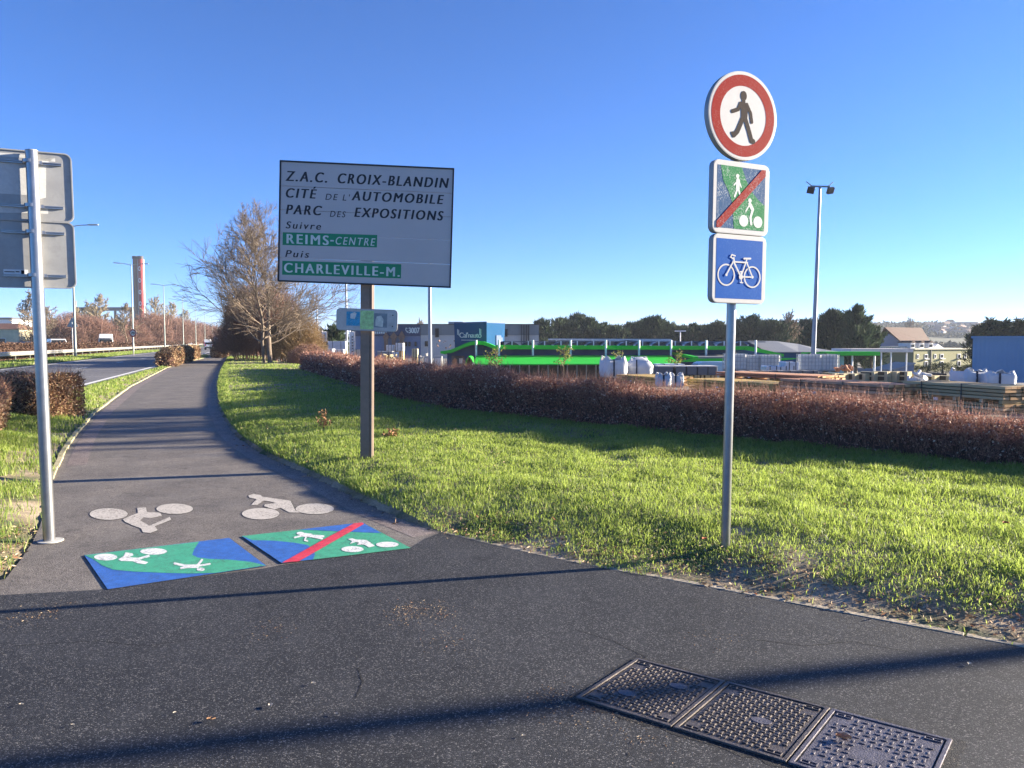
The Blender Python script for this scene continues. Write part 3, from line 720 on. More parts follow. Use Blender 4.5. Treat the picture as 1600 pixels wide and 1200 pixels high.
for a_, b_ in zip(jt, jt[1:] + jt[:1]):
    for k_ in range(26): p_ = a_.lerp(b_, k_ / 26); jl.append((p_.x + random.gauss(0, .007), p_.y + random.gauss(0, .007)))
tag(sheet('asphalt_road_joint', jl, .0030, asphalt('joint_tarmac', (0.016, 0.0155, 0.016), (0.03, 0.029, 0.029), (0.16, 0.14, 0.11), 3.0, 200)), kind='structure')
cover(0, 'studded iron manhole cover with two smooth oval pads, farthest left of three', 0)
cover(1, 'studded iron manhole cover with one smooth pad, between the other two', 1)
cover(2, 'bluish iron manhole cover with dash pattern and a dry leaf on it', 2)

# dry leaves and light debris lying on the asphalt
m_leaf = mat('dry_leaf', (0.42, 0.24, 0.13), .8, var=.35, scale=25)
m_leafp = mat('pale_leaf', (0.62, 0.54, 0.42), .8, var=.25, scale=25)
def dry_leaf(label, p, L, W, m, z, rz):
    n_, k_ = 7, 4; vs = []; b = MB(); g_ = {}
    for i in range(n_):
        t = i / (n_ - 1); w = W * (math.sin(PI * min(1, t * 1.08)) ** .7) * (1 + .35 * math.sin(i * 2.4)) * .5 + .001
        for j in range(-k_, k_ + 1):
            s_ = j / k_; g_[i, j] = len(vs); vs.append(((t - .5) * L, w * s_, .004 + .35 * W * s_ * s_ * (.6 + .4 * math.sin(3 * t)) + .12 * L * (t - .5) ** 2 + random.uniform(0, .12) * W))
    fs = [(g_[i, j], g_[i + 1, j], g_[i + 1, j + 1], g_[i, j + 1]) for i in range(n_ - 1) for j in range(-k_, k_)]
    me = bpy.data.meshes.new('fallen_leaf'); me.from_pydata(vs, [], fs); me.update()
    o = link_mesh('fallen_leaf', me, m, None, True, (p.x, p.y, z)); o.rotation_euler = (0, 0, rz)
    tag(o, label, 'leaf', 'fallen leaves on the asphalt'); return o
dry_leaf('large curled brown leaf lying on the bluish manhole cover', G(1318, 1160), .055, .036, m_leaf, .011, -.4)
dry_leaf('brown dry leaf on the asphalt inside the dark shadow band, lower left', G(330, 1128), .035, .02, m_leaf, .0055, .2)
for lab, px_, py_, L in (('pale leaf scrap lying near the shadow band left of the lower centre', 423, 1106, .028), ('pale leaf scrap on dark asphalt at the far lower left', 33, 1104, .018), ('tiny white scrap on the asphalt at the lower left, by the shadow', 114, 1136, .014),
                          ('tiny white scrap at the upper rim of the lower shadow band', 273, 1117, .013), ('white scrap in the shadow band below the painted panels', 525, 1119, .018), ('white scrap just below the shadow band, centre', 482, 1136, .012),
                          ('thin pale husk on the asphalt right of the painted panels', 490, 1071, .02), ('small pale scrap at the lower centre beside the manhole covers', 782, 1128, .016), ('pale husk at the bottom right of the fresh asphalt', 1515, 1041, .03), ('yellow scrap in front of the first manhole cover', 818, 1153, .014)):
    dry_leaf(lab, G(px_, py_), L, L * .55, m_leafp, .0055, random.uniform(0, 6))
m_rleaf = mat('rust_leaf', (0.4, 0.12, 0.05), .8, var=.3, scale=25)
dry_leaf('rust coloured leaf in the grass left of the bicycle sign pole', G(1101, 848, .12), .05, .03, m_rleaf, .14, .8)
dry_leaf('orange leaf standing in the grass at the right edge', G(1571, 842, .2), .05, .03, m_rleaf, .3, .2)

# ================================================================== SIGNS
m_galv = mat('galvanised_steel', (0.33, 0.33, 0.335), .32, .85, var=.12, scale=12, grime=.25, grimecol=(.3, .3, .3), spec=.5)
m_alu = mat('sign_back_aluminium', (0.34, 0.335, 0.32), .5, .35, var=.12, scale=5, grime=.4, grimecol=(.2, .2, .19))
m_frost = mat('frost_patch', (0.52, 0.52, 0.50), .75, 0, var=.08, scale=40)
m_steel_dark = mat('dark_bolt', (0.06, 0.06, 0.06), .5, .5)
m_swhite = mat('sign_white_film', (0.56, 0.54, 0.50), .35, var=.04, scale=30, grime=.25, grimecol=(.5, .49, .46))
def dewy(name, col, amt=.5, pale=(.6, .62, .6)):
    m, n, b = newmat(name); co = coords(n)
    v = N(n, 'ShaderNodeTexVoronoi'); v.inputs['Scale'].default_value = 160; n.links.new(co, v.inputs['Vector'])
    sep = N(n, 'ShaderNodeSeparateColor'); n.links.new(v.outputs['Color'], sep.inputs[0])
    mp = N(n, 'ShaderNodeMapping'); mp.inputs['Scale'].default_value = (26, 26, 2.2); n.links.new(co, mp.inputs[0])
    streak = noise(n, 1.0, 4, .7, co=mp.outputs[0])
    big = noise(n, 9, 4, .6, co=co)
    mt = N(n, 'ShaderNodeMath'); mt.operation = 'MULTIPLY'; n.links.new(ramp(n, sep.outputs[0], [(.55, (0, 0, 0)), (.95, (1, 1, 1))]), mt.inputs[0]); n.links.new(ramp(n, big, [(.35, (0, 0, 0)), (.65, (1, 1, 1))]), mt.inputs[1])
    m2 = N(n, 'ShaderNodeMath'); m2.operation = 'MAXIMUM'; n.links.new(mt.outputs[0], m2.inputs[0]); n.links.new(ramp(n, streak, [(.55, (0, 0, 0)), (.8, (.5, .5, .5))]), m2.inputs[1])
    m3 = N(n, 'ShaderNodeMath'); m3.operation = 'MULTIPLY'; n.links.new(m2.outputs[0], m3.inputs[0]); m3.inputs[1].default_value = amt
    n.links.new(mixc(n, m3.outputs[0], col, pale), b.inputs['Base Color']); b.inputs['Roughness'].default_value = .5; b.inputs['Specular IOR Level'].default_value = .06
    return m
m_sred = dewy('sign_red', (0.27, 0.006, 0.005), .08)
m_sblue = dewy('sign_blue', (0.003, 0.085, 0.36), .12, (.2, .4, .7))
m_sgreen = dewy('sign_green', (0.02, 0.2, 0.07), .6)
m_sblued = dewy('sign_dull_blue', (0.03, 0.09, 0.2), .6)
m_sredd = dewy('sign_red_bar', (0.27, 0.008, 0.007), .4)
m_sdark = mat('sign_dark_figure', (0.03, 0.02, 0.02), .7, spec=.1)

def panel_frame(yaw, z, out): 
    c, s = math.cos(yaw), math.sin(yaw)
    return (Vector((s * out - c * .015, -c * out - s * .015, z)), Vector((c, s, 0)), Vector((0, 0, 1)), Vector((s, -c, 0)))
def rear(fr): return (fr[0], -fr[1], fr[2], -fr[3])
def body_prism(name, poly, fr, th, m, parent, bevel=.004):
    o, ex, ey, en = fr; b = MB(); b.prism([o + ex * x + ey * y - en * th for x, y in poly], en * th); return b.build(name, m, parent, bevel=bevel)
def rails(parent, fr, zs, half, m, back=True, poler=.03):
    o, ex, ey, en = fr; sgn = 1
    for z in zs:
        b = MB(); c = o + ey * z
        M = Matrix((ex, en, ey)).transposed().to_4x4(); M.translation = c
        b.box(-half, half, 0.0, .018, -.010, -.004, M=M); b.box(-half, half, 0.0, .018, .004, .010, M=M); b.box(-half, half, 0, .006, -.004, .004, M=M)
        b.build('rail', m_galv, parent)
        k = MB(); cc = o + ey * z + en * (.018 + poler)
        k.tube([cc - ey * .012, cc + ey * .012], poler + .006, 20); k.box(poler * .7, poler + .035, -poler * .9 - .02, -.004 - poler * .4, -.012, .012, M=Matrix.Translation(cc) @ Matrix((ex, en, ey)).transposed().to_4x4())
        k.build('clamp', m_galv, parent, auto=True)

# --- right: three panels on one pole
YAW = R(25)
sp = G(1133, 862, .06); rs = root('road_sign', 'tall sign pole with round walker sign above green square and blue bicycle sign', 'road sign', (sp.x, sp.y, 0.04))
rs.rotation_euler = (0, R(.6), 0)
def zpx(py): return P(1150, py, sp.y - .09).z - .04
pb = MB(); pb.tube([(0, 0, -.1), (0, 0, zpx(120))], .031, 24); pb.build('pole', m_galv, rs, auto=True)
DR = (zpx(111) - zpx(250)) / 2; zc = (zpx(111) + zpx(250)) / 2; fr = panel_frame(YAW, zc, .085)
body_prism('round_panel', circ(0, 0, DR, n=64), fr, .042, m_alu, rs, .006)
put_polys('face', [circ(0, 0, DR * .975, n=64)], fr, m_swhite, rs, .0008)
put_polys('red_ring', ring(0, 0, DR * .795, DR * .25, 64), fr, m_sred, rs, .0016, 0)
def cn(zx, zy): return ((zx - 287) / 152 * DR, -(zy - 265) / 205 * DR)
fig = [circ(*cn(286, 173), .026, .032)] + stroke([cn(286, 195), cn(287, 215)], .03) + [[cn(270, 206), cn(302, 204), cn(306, 240), cn(304, 285), cn(277, 285), cn(276, 240)]]
fig += stroke([cn(273, 210), cn(264, 238), cn(238, 252)], .026) + stroke([cn(301, 210), cn(319, 248), cn(325, 287)], .024) + stroke([cn(284, 278), cn(262, 340), cn(246, 360)], .033) + stroke([cn(296, 278), cn(314, 332), cn(326, 374), cn(334, 376)], .033) + stroke([cn(246, 360), cn(240, 352)], .024)
put_polys('walker_symbol', fig, fr, m_sdark, rs, .0024)
rails(rs, rear(panel_frame(YAW, zc, .0425)), [.15, -.15], .2, m_galv)
# square
zc = (zpx(253) + zpx(366)) / 2; fr = panel_frame(YAW, zc, .085); h = (zpx(253) - zpx(366)) / 2
body_prism('square_panel', rrect(-h, h, -h, h, .045), fr, .042, m_alu, rs, .006)
put_polys('face', [rrect(-h + .005, h - .005, -h + .005, h - .005, .042)], fr, m_swhite, rs, .0008)
k = h - .034
put_polys('blue_field', [[(-k, -k), (k, -k), (k, k), (-k, k)]], fr, m_sblued, rs, .0016)
def sq(u, v): return (-k + 2 * k * u, k - 2 * k * v)
put_polys('green_field', [[sq(.06, 0), sq(.5, 0), sq(.58, .18), sq(.7, .36), sq(.86, .5), sq(1, .58), sq(1, 1), sq(.36, 1), sq(.34, .8), sq(.32, .6), sq(.24, .42), sq(.12, .24)]], fr, m_sgreen, rs, .0024)
m_symw = mat('sign_pale_symbol', (0.52, 0.58, 0.52), .5, var=.15, scale=40)
def sqs(pts, w): return stroke([sq(*p) for p in pts], w)
put_polys('walker_symbol', [circ(*sq(.41, .15), .014)] + sqs([(.42, .22), (.42, .34)], .03) + sqs([(.42, .34), (.36, .48)], .014) + sqs([(.43, .34), (.48, .48)], .014) + sqs([(.41, .23), (.34, .3)], .01) + sqs([(.44, .23), (.49, .32)], .01), fr, m_symw, rs, .0032)
put_polys('cyclist_symbol', [circ(*sq(.56, .86), .038), circ(*sq(.86, .86), .038), circ(*sq(.68, .52), .014)] + sqs([(.68, .58), (.74, .66)], .026) + sqs([(.68, .58), (.6, .7)], .01) + sqs([(.74, .68), (.7, .8), (.72, .9)], .018), fr, m_symw, rs, .0032)
put_polys('red_bar', [[sq(0, .9), sq(0, 1), sq(.08, 1), sq(1, .1), sq(1, 0), sq(.92, 0)]], fr, m_sredd, rs, .0044)
rails(rs, rear(panel_frame(YAW, zc, .0425)), [.15, -.15], .2, m_galv)
# bicycle
zc = (zpx(367) + zpx(474)) / 2; fr = panel_frame(YAW, zc, .085); h = (zpx(367) - zpx(474)) / 2
body_prism('bicycle_panel', rrect(-h, h, -h, h, .045), fr, .042, m_alu, rs, .006)
put_polys('face', [rrect(-h + .005, h - .005, -h + .005, h - .005, .042)], fr, m_swhite, rs, .0008)
k = h - .03
put_polys('blue_field', [[(-k, -k), (k, -k), (k, k), (-k, k)]], fr, m_sblue, rs, .0016)
def bk(zx, zy): return ((zx - 256) / 104 * k, -(zy - 963) / 138 * k)
rw = 36 / 104 * k; bike = ring(*bk(197, 992), rw, .010, 40) + ring(*bk(314, 996), rw, .010, 40)
for pts, w in (([(227, 927), (197, 992)], .010), ([(234, 902), (219, 898), (214, 909), (229, 918)], .009), ([(228, 912), (231, 935)], .011), ([(230, 930), (290, 930)], .010), ([(287, 914), (262, 998)], .010), ([(230, 934), (262, 998)], .012), ([(262, 998), (314, 996)], .010), ([(288, 932), (314, 996)], .010), ([(274, 912), (303, 910)], .012), ([(262, 974), (265, 1024)], .008), ([(258, 974), (268, 973)], .008), ([(260, 1024), (271, 1025)], .008)):
    bike += stroke([bk(*p) for p in pts], w)
bike += [circ(*bk(262, 998), .017), circ(*bk(314, 996), .010), circ(*bk(197, 992), .009)]
put_polys('bicycle_symbol', bike, fr, m_swhite, rs, .0024)
rails(rs, rear(panel_frame(YAW, zc, .0425)), [.15, -.15], .2, m_galv)

# --- left: the back of a two-panel sign
lp = G(77, 846); ls = root('road_sign', 'backs of two stacked grey sign panels on a galvanised pole by the path', 'road sign', (lp.x, lp.y, 0)); ls.rotation_euler = (0, R(-.75), 0)
S2 = 1220 / lp.y
def zpl(py): return P(60, py, lp.y).z
pb = MB(); pb.tube([(0, 0, -.1), (0, 0, zpl(236))], .0415, 28); pole = pb.build('pole', m_galv, ls, auto=True)
cp = MB(); cp.tube([(0, 0, zpl(236) + .0005), (0, 0, zpl(236) + .006)], .043, 28); cp.build('cap', m_alu, ls, auto=True)
bp_ = MB(); bp_.tube([(.01, 0, .001), (.01, 0, .01)], .088, 32); bp_.build('base_plate', mat('base_plate_concrete', (.45, .44, .41), .8, var=.2, scale=20), ls, auto=True, bevel=.003)
YL = R(27)
def back_frame(z): return panel_frame(YL, z, -.0635)     # visible (rear) face of the panel, 22 mm behind the pole surface
for nm, y0, y1, rl, hw in (('upper_panel', 232, 344, (252, 321), .268), ('lower_panel', 342, 450, (362, 430), .266)):
    z1, z0 = zpl(y0), zpl(y1); zc = (z0 + z1) / 2; hh_ = (z1 - z0) / 2 - .004; fr = back_frame(zc)
    pn = body_prism(nm, rrect(-hw, hw, -hh_, hh_, .05), fr, .026, m_alu, ls, .003)
    o, ex, ey, en = fr
    rim = MB(); L0 = rrect(-hw, hw, -hh_, hh_, .05); L1 = rrect(-hw + .009, hw - .009, -hh_ + .009, hh_ - .009, .042)
    for i in range(len(L0)):
        j = (i + 1) % len(L0); q = [o + ex * p[0] + ey * p[1] for p in (L0[i], L0[j], L1[j], L1[i])]
        rim.prism([v + en * .0005 for v in q], en * .011)
    rim.build('rim', m_alu, ls)
    rails(ls, fr, [zpl(r_) - zc for r_ in rl], .2, m_galv, poler=.0415)
    if nm == 'upper_panel':
        put_polys('frost', [[(-.26, .17), (-.02, .17), (-.02, .10), (-.02, -.07), (-.26, -.07)], [(.02, .19), (.16, .19), (.16, .22), (.10, .17), (.09, -.08), (.03, -.1)], [(-.24, -.16), (-.02, -.15), (-.02, -.20), (-.24, -.21)], [(.03, -.16), (.1, -.16), (.1, -.2), (.03, -.2)], [(-.24, .2), (-.02, .2), (-.02, .225), (-.24, .225)]], fr, m_frost, ls, .0006)
    else:
        put_polys('sticker', [[(-.20, -.115), (-.045, -.115), (-.045, -.155), (-.20, -.155)]], fr, mat('sticker_white', (.7, .7, .68), .5), ls, .0006)
        put_polys('sticker_print', [[(-.195, -.13), (-.13, -.13), (-.13, -.137), (-.195, -.137)], [(-.125, -.128), (-.1, -.128), (-.1, -.135), (-.125, -.135)], [(-.09, -.12), (-.07, -.12), (-.07, -.15), (-.09, -.15)]], fr, m_sdark, ls, .0014)

# --- centre: direction sign on a brown post
dp_ = G(573.5, 712, .17); ds = root('direction_sign', 'large grey direction sign with green place names on a brown post in the grass', 'direction sign', (dp_.x, dp_.y, .12)); ds.rotation_euler = (0, R(.7), 0)
S3 = 1220 / dp_.y
def zpd(py): return P(575, py, dp_.y - .1).z - .12
m_post = mat('brown_painted_post', (0.22, 0.165, 0.13), .5, .2, var=.12, scale=10, grime=.3, grimecol=(.3, .25, .2))
w = 18.0 / S3
pb = MB(); hw = w / 2
prof = [(-hw, -hw), (hw * .55, -hw), (hw * .55, -hw * .82), (hw * .75, -hw * .82), (hw * .75, -hw), (hw, -hw), (hw, -hw * .3), (hw * .84, -hw * .25), (hw * .84, hw * .25), (hw, hw * .3), (hw, hw), (-hw, hw), (-hw, hw * .3), (-hw * .84, hw * .25), (-hw * .84, -hw * .25), (-hw, -hw * .3)]
pb.prism([(x, y, -.15) for x, y in prof], (0, 0, .15 + zpd(268))); pb.build('post', m_post, ds, bevel=.003)
YD = R(3)
zc = zpd(351.5); PW, PH = 259 / S3, 178 / S3
c_, s_ = math.cos(YD), math.sin(YD); roll = R(-1.25)
ex = Vector((c_ * math.cos(roll), s_ * math.cos(roll), math.sin(roll))); ey = Vector((-c_ * math.sin(roll), -s_ * math.sin(roll), math.cos(roll))); en = Vector((s_, -c_, 0))
out_ = hw + .055
fr = (Vector((s_ * out_, -c_ * out_, zc)) , ex, ey, en)
m_sgrey = mat('weathered_white_enamel', (0.49, 0.445, 0.43), .38, .05, var=.05, scale=1.5, grime=.12, grimecol=(.36, .35, .35))
m_blk = mat('black_frame', (0.018, 0.018, 0.022), .45)
m_lgrn = mat('sign_green_label', (0.012, 0.23, 0.10), .42, var=.06, scale=3)
m_ltxt = mat('sign_lettering_black', (0.025, 0.022, 0.028), .5)
m_ltw = mat('sign_lettering_white', (0.6, 0.66, 0.62), .5)
X0, Y1 = -PW / 2, PH / 2; q = PW / 1065.0      # one measured unit of the enlarged view
slat = [0, 148, 295, 441, 592, 733]
for i in range(5):
    y1_, y0_ = Y1 - slat[i] * q - (0.0022 if i else 0), Y1 - slat[i + 1] * q + (0.0022 if i < 4 else 0)
    body_prism('panel_slat', [(X0, y0_), (-X0, y0_), (-X0, y1_), (X0, y1_)], fr, .03, m_sgrey, ds, .002)
fb = MB(); o = fr[0]; t = .016
for (xa, xb, ya, yb) in ((X0 - t, -X0 + t, Y1, Y1 + t), (X0 - t, -X0 + t, -Y1 - t, -Y1), (X0 - t, X0, -Y1, Y1), (-X0, -X0 + t, -Y1, Y1)):
    fb.prism([o + ex * a + ey * b - en * .034 for a, b in ((xa, ya), (xb, ya), (xb, yb), (xa, yb))], en * .044)
fb.build('frame', m_blk, ds)
bk_ = MB()
for yy in (-.35, .35): bk_.prism([o + ex * a + ey * (yy + b) - en * .07 for a, b in ((-PW * .45, -.03), (PW * .45, -.03), (PW * .45, .03), (-PW * .45, .03))], en * .039)
bk_.build('mounting_rail', m_galv, ds)
def T(s, x0, x1, top, base, m=m_ltxt, bold=.022, shear=.2, lift=.0012, name='lettering', sp_=1.3):
    put_text(name, s, fr, X0 + x0 * q, Y1 - base * q, (x1 - x0) * q, (base - top) * q, m, ds, bold, shear, sp_, lift)
T('Z.A.C.', 30, 282, 51, 116); T('CROIX-BLANDIN', 352, 1040, 51, 116)
T('CITÉ', 34, 220, 157, 218); T('DE L\'', 276, 428, 182, 222, bold=.004); T('AUTOMOBILE', 440, 1012, 157, 218)
T('PARC', 36, 255, 258, 320); T('DES', 306, 404, 287, 326, bold=.004); T('EXPOSITIONS', 460, 1012, 258, 320)
T('Suivre', 36, 252, 363, 409, bold=.014); T('Puis', 36, 182, 541, 586, bold=.014)
put_polys('green_label', [[(X0 + 17 * q, Y1 - 434 * q), (X0 + 603 * q, Y1 - 427 * q), (X0 + 603 * q, Y1 - 505 * q), (X0 + 17 * q, Y1 - 513 * q)]], fr, m_lgrn, ds, .0008)
put_polys('green_label', [[(X0 + 18 * q, Y1 - 611 * q), (X0 + 758 * q, Y1 - 604 * q), (X0 + 758 * q, Y1 - 693 * q), (X0 + 18 * q, Y1 - 698 * q)]], fr, m_lgrn, ds, .0008)
T('REIMS', 44, 300, 440, 502, m_ltw, .02, 0, .002); put_polys('lettering', [[(X0 + 312 * q, Y1 - 470 * q), (X0 + 334 * q, Y1 - 470 * q), (X0 + 334 * q, Y1 - 479 * q), (X0 + 312 * q, Y1 - 479 * q)]], fr, m_ltw, ds, .002); T('CENTRE', 346, 592, 446, 496, m_ltw, .006, .2, .002)
T('CHARLEVILLE-M.', 32, 748, 620, 682, m_ltw, .02, 0, .002)
# small plate with stickers below
zc = zpd(500); pw, ph = 93.5 / S3, 34 / S3; fr2 = (Vector((s_ * out_ + (578 - 576.5) / S3, -c_ * out_, zc)), ex, ey, en)
body_prism('small_plate', rrect(-pw / 2, pw / 2, -ph / 2, ph / 2, .045), fr2, .022, m_alu, ds, .003)
put_polys('plate_face', [rrect(-pw / 2 + .008, pw / 2 - .008, -ph / 2 + .008, ph / 2 - .008, .038)], fr2, mat('plate_grey_film', (.46, .46, .45), .5, var=.12, scale=9, grime=.3), ds, .0008)
def stick(nm, x0, x1, y0, y1, m, l=.0016): put_polys(nm, [[(pw * (x0 - .5), ph * (y0 - .5)), (pw * (x1 - .5), ph * (y0 - .5)), (pw * (x1 - .5), ph * (y1 - .5)), (pw * (x0 - .5), ph * (y1 - .5))]], fr2, m, ds, l)
stick('sticker', .165, .385, .22, .86, mat('sticker_blue', (.03, .3, .5), .5, var=.3, scale=30, grime=.6, grimecol=(.5, .55, .5)))
stick('sticker', .39, .61, .08, .92, mat('sticker_green', (.36, .6, .25), .5, var=.3, scale=25, grime=.5, grimecol=(.6, .65, .5)))
stick('sticker', .615, .83, .18, .82, mat('sticker_torn', (.2, .24, .27), .5, var=.2, scale=20, grime=.4, grimecol=(.5, .52, .5)))
put_polys('sticker_scrap', [[(pw * .14, -ph * .25), (pw * .26, -ph * .3), (pw * .27, ph * .05), (pw * .23, ph * .22), (pw * .16, ph * .18), (pw * .14, 0)]], fr2, mat('sticker_paper', (.55, .57, .52), .7, var=.2, scale=30), ds, .0028)
put_polys('sticker_scrap', [[(-pw * .27, ph * .05), (-pw * .2, ph * .02), (-pw * .17, ph * .28), (-pw * .2, ph * .34), (-pw * .27, ph * .25)]], fr2, mat('sticker_paper_pale', (.6, .62, .58), .7, var=.2, scale=30), ds, .0028)
for z_ in (-.09, .09):
    sc_ = MB(); p = fr2[0] + ex * (pw * .42) + ey * z_ * .7; sc_.tube([p, p + en * .004], .008, 12); sc_.build('screw', m_steel_dark, ds)
# dead weed stems in the grass by the post
def weed(label, px_, py_, hgt, m):
    p = G(px_, py_, .18); A, B = [], []
    for i in range(16):
        a = rng.uniform(0, 2 * PI); l = rng.uniform(.3, 1) * hgt; base_ = np.array([rng.normal() * .05, rng.normal() * .05, 0]); t_ = base_ + np.array([math.cos(a) * l * .35, math.sin(a) * l * .35, l])
        A.append(base_); B.append(t_)
    V, Fq = seg_arrays(A, B, np.full(16, .004), np.full(16, .002)); r = root('dead_weed', label, 'weed', (p.x, p.y, .15), 0, None)
    np_mesh('stems', V, [Fq], m, r); B = np.array(B); k_ = np.repeat(np.arange(16), 7); Pl = np.array(A)[k_] + (B[k_] - np.array(A)[k_]) * rng.uniform(.3, 1, (len(k_), 1))
    V, Fq = leaf_arrays(Pl, .05, .02); np_mesh('leaves', V, [Fq], m, r)
m_weed = mat('dead_weed', (0.33, 0.17, 0.08), .8, var=.3, scale=20)
weed('tall orange brown dead weed in the grass left of the direction sign', 507, 668, .34, m_weed)
weed('short brown dead weed in the grass right behind the direction sign post', 611, 682, .16, m_weed)
# ================================================================== TREES AND SHRUBS
def tree_segments(seed, trunks, n1, h0, h1, len1, ang1, n2, n3, jitter=.12, up=.12, len2=.45, len3=.3, r1=.05):
    rd = random.Random(seed); S = []
    def branch(p, d, L, r0, r1_, k, trop):
        pts = [p]; 
        for i in range(k):
            d = (d + Vector((rd.gauss(0, jitter), rd.gauss(0, jitter), rd.gauss(0, jitter) + trop))).normalized()
            q = pts[-1] + d * (L / k); a = r0 + (r1_ - r0) * i / k; b = r0 + (r1_ - r0) * (i + 1) / k
            S.append((pts[-1], q, a, b)); pts.append(q)
        return pts, d
    def side(d):
        a = d.orthogonal().normalized(); b = d.cross(a); t = rd.uniform(0, 2 * PI); return a * math.cos(t) + b * math.sin(t)
    def at(pts, f):
        x = f * (len(pts) - 1); i = min(int(x), len(pts) - 2); return pts[i].lerp(pts[i + 1], x - i), (pts[i + 1] - pts[i]).normalized()
    for (tx, ty, H, r) in trunks:
        tp, _ = branch(Vector((tx, ty, -.1)), Vector((rd.gauss(0, .03), rd.gauss(0, .03), 1)), H, r, r * .12, 9, .05)
        for i in range(n1):
            f = h0 + (h1 - h0) * (i + rd.random()) / n1; p, d = at(tp, f); az = i * 2.4 + rd.uniform(-.5, .5)
            rel = (f - h0) / (h1 - h0); an = R(ang1[0] + (ang1[1] - ang1[0]) * rel + rd.uniform(-9, 9)); L = (len1[0] + (len1[1] - len1[0]) * rel) * rd.uniform(.75, 1.15)
            dd = Vector((math.cos(az) * math.sin(an), math.sin(az) * math.sin(an), math.cos(an)))
            rr = r1 * (1 - .6 * rel); bp1, _ = branch(p, dd, L, rr, rr * .2, 6, up)
            for j in range(n2):
                f2 = .2 + .8 * (j + rd.random()) / n2; p2, d2 = at(bp1, f2); d2 = (d2 + side(d2) * rd.uniform(.5, 1.0)).normalized()
                L2 = L * len2 * (1.1 - .6 * f2) * rd.uniform(.6, 1.2); bp2, _ = branch(p2, d2, L2, rr * .35, rr * .12, 4, up)
                for k in range(n3):
                    f3 = .15 + .85 * rd.random(); p3, d3 = at(bp2, f3); d3 = (d3 + side(d3) * rd.uniform(.4, .9)).normalized()
                    branch(p3, d3, L2 * len3 * 1.6 * rd.uniform(.6, 1.3), rr * .14, rr * .05, 2, up)
    return S
def tree_obj(name, label, loc, S, m, scale=1.0, rz=0, group=None, rmin=.006, cat='tree', thick=.03, sect=None):
    P0 = np.array([s[0] for s in S]); P1 = np.array([s[1] for s in S]); R0 = np.maximum(np.array([s[2] for s in S]), rmin); R1 = np.maximum(np.array([s[3] for s in S]), rmin * .7)
    r = root(name, label, cat, loc, rz, group)
    big = R0 > thick
    V, Fq = seg_arrays(P0[big], P1[big] + (P1[big] - P0[big]) * .03, R0[big], R1[big], 8); np_mesh('trunk', V, [Fq], m, r, True)
    V, Fq = seg_arrays(P0[~big], P1[~big], R0[~big], R1[~big], 3); np_mesh('crown', V, [Fq], m, r)
    r.scale = (scale,) * 3
    return r
m_bark = mat('pale_olive_bark', (0.30, 0.24, 0.15), .85, var=.3, scale=2.5)
m_bark3 = mat('warm_twig_bark', (0.17, 0.13, 0.095), .85, var=.3, scale=2)
m_bark2 = mat('grey_brown_bark', (0.22, 0.165, 0.11), .85, var=.3, scale=2)
m_redtwig = mat('red_brown_twigs', (0.24, 0.135, 0.10), .85, var=.35, scale=.35)
m_tantwig = mat('tan_twigs', (0.26, 0.18, 0.09), .85, var=.35, scale=.5)
tp = G(421, 568, .1)
K = tp.y / 1220
S = tree_segments(3, [(.06, 0, 10.6 * tp.y / 54, .17), (-.42, .35, 7.6 * tp.y / 54, .11)], 30, .17, .97, (6.2, 2.3), (80, 20), 12, 12, up=.055, r1=.055)
tree_obj('bare_tree', 'large bare spreading tree with two trunks on the grass behind the direction sign', (tp.x, tp.y, .05), S, m_bark3, rmin=.0098, thick=.05)

def shrub_mass(name, label, loc, dims, n, m, seglen, rad, group=None, shape='dome', leaf=None, nleaf=0, rz=0, cat='shrub', lm=None, up=.6):
    """dense bare shrub: many stems from the ground plus a cloud of twigs"""
    W, D, H = dims; r = root(name, label, cat, loc, rz, group)
    u = rng.normal(size=(n, 3)); u = unit(u) * (rng.uniform(0, 1, n) ** .33)[:, None]; u[:, 2] = np.abs(u[:, 2])
    e = .75 if shape == 'box' else 1.0
    u[:, :2] = np.sign(u[:, :2]) * np.abs(u[:, :2]) ** e
    lump = .82 + .36 * vnoise(u[:, 0] * 2.2 + loc[0], u[:, 1] * 2.2 + u[:, 2] * 2.5 + loc[1], 41)
    C = np.c_[u[:, 0] * W / 2, u[:, 1] * D / 2, .15 * H + u[:, 2] * H * .85] * np.c_[lump, lump, .9 + .2 * (lump - .82)]
    d = unit(np.c_[u[:, 0], u[:, 1], np.full(n, up)] + rng.normal(size=(n, 3)) * .45)
    L = seglen * rng.uniform(.5, 1.4, n)[:, None]; A = C - d * L; B = C + d * L * .4
    A[:, 2] = np.maximum(A[:, 2], 0)
    R0 = rad * rng.uniform(.6, 1.5, n)
    V, Fq = seg_arrays(A, B, R0, R0 * .35); np_mesh('crown', V, [Fq], m, r)
    ns = 26; A = np.c_[rng.uniform(-.3, .3, ns) * W, rng.uniform(-.3, .3, ns) * D, np.zeros(ns) - .05]; B = A * np.array([1.4, 1.4, 0]) + np.c_[rng.normal(size=ns) * .2, rng.normal(size=ns) * .2, rng.uniform(.5, .8, ns) * H]
    V, Fq = seg_arrays(A, B, np.full(ns, rad * 4), np.full(ns, rad * 1.5), 5); np_mesh('stems', V, [Fq], m, r)
    if nleaf:
        k = rng.integers(0, n, nleaf); V, Fq = leaf_arrays(C[k] + rng.normal(size=(nleaf, 3)) * .15, leaf * rng.uniform(.6, 1.4, nleaf), leaf * .5 * rng.uniform(.6, 1.2, nleaf)); np_mesh('leaves', V, [Fq], lm, r)
    return r
m_beech = island_mat('retained_brown_leaf', [(0, (0.10, 0.045, 0.03)), (.5, (0.22, 0.105, 0.065)), (.85, (0.34, 0.19, 0.11)), (1, (0.42, 0.3, 0.18))], .7, .3)
b1 = P(415, 567, 60); 
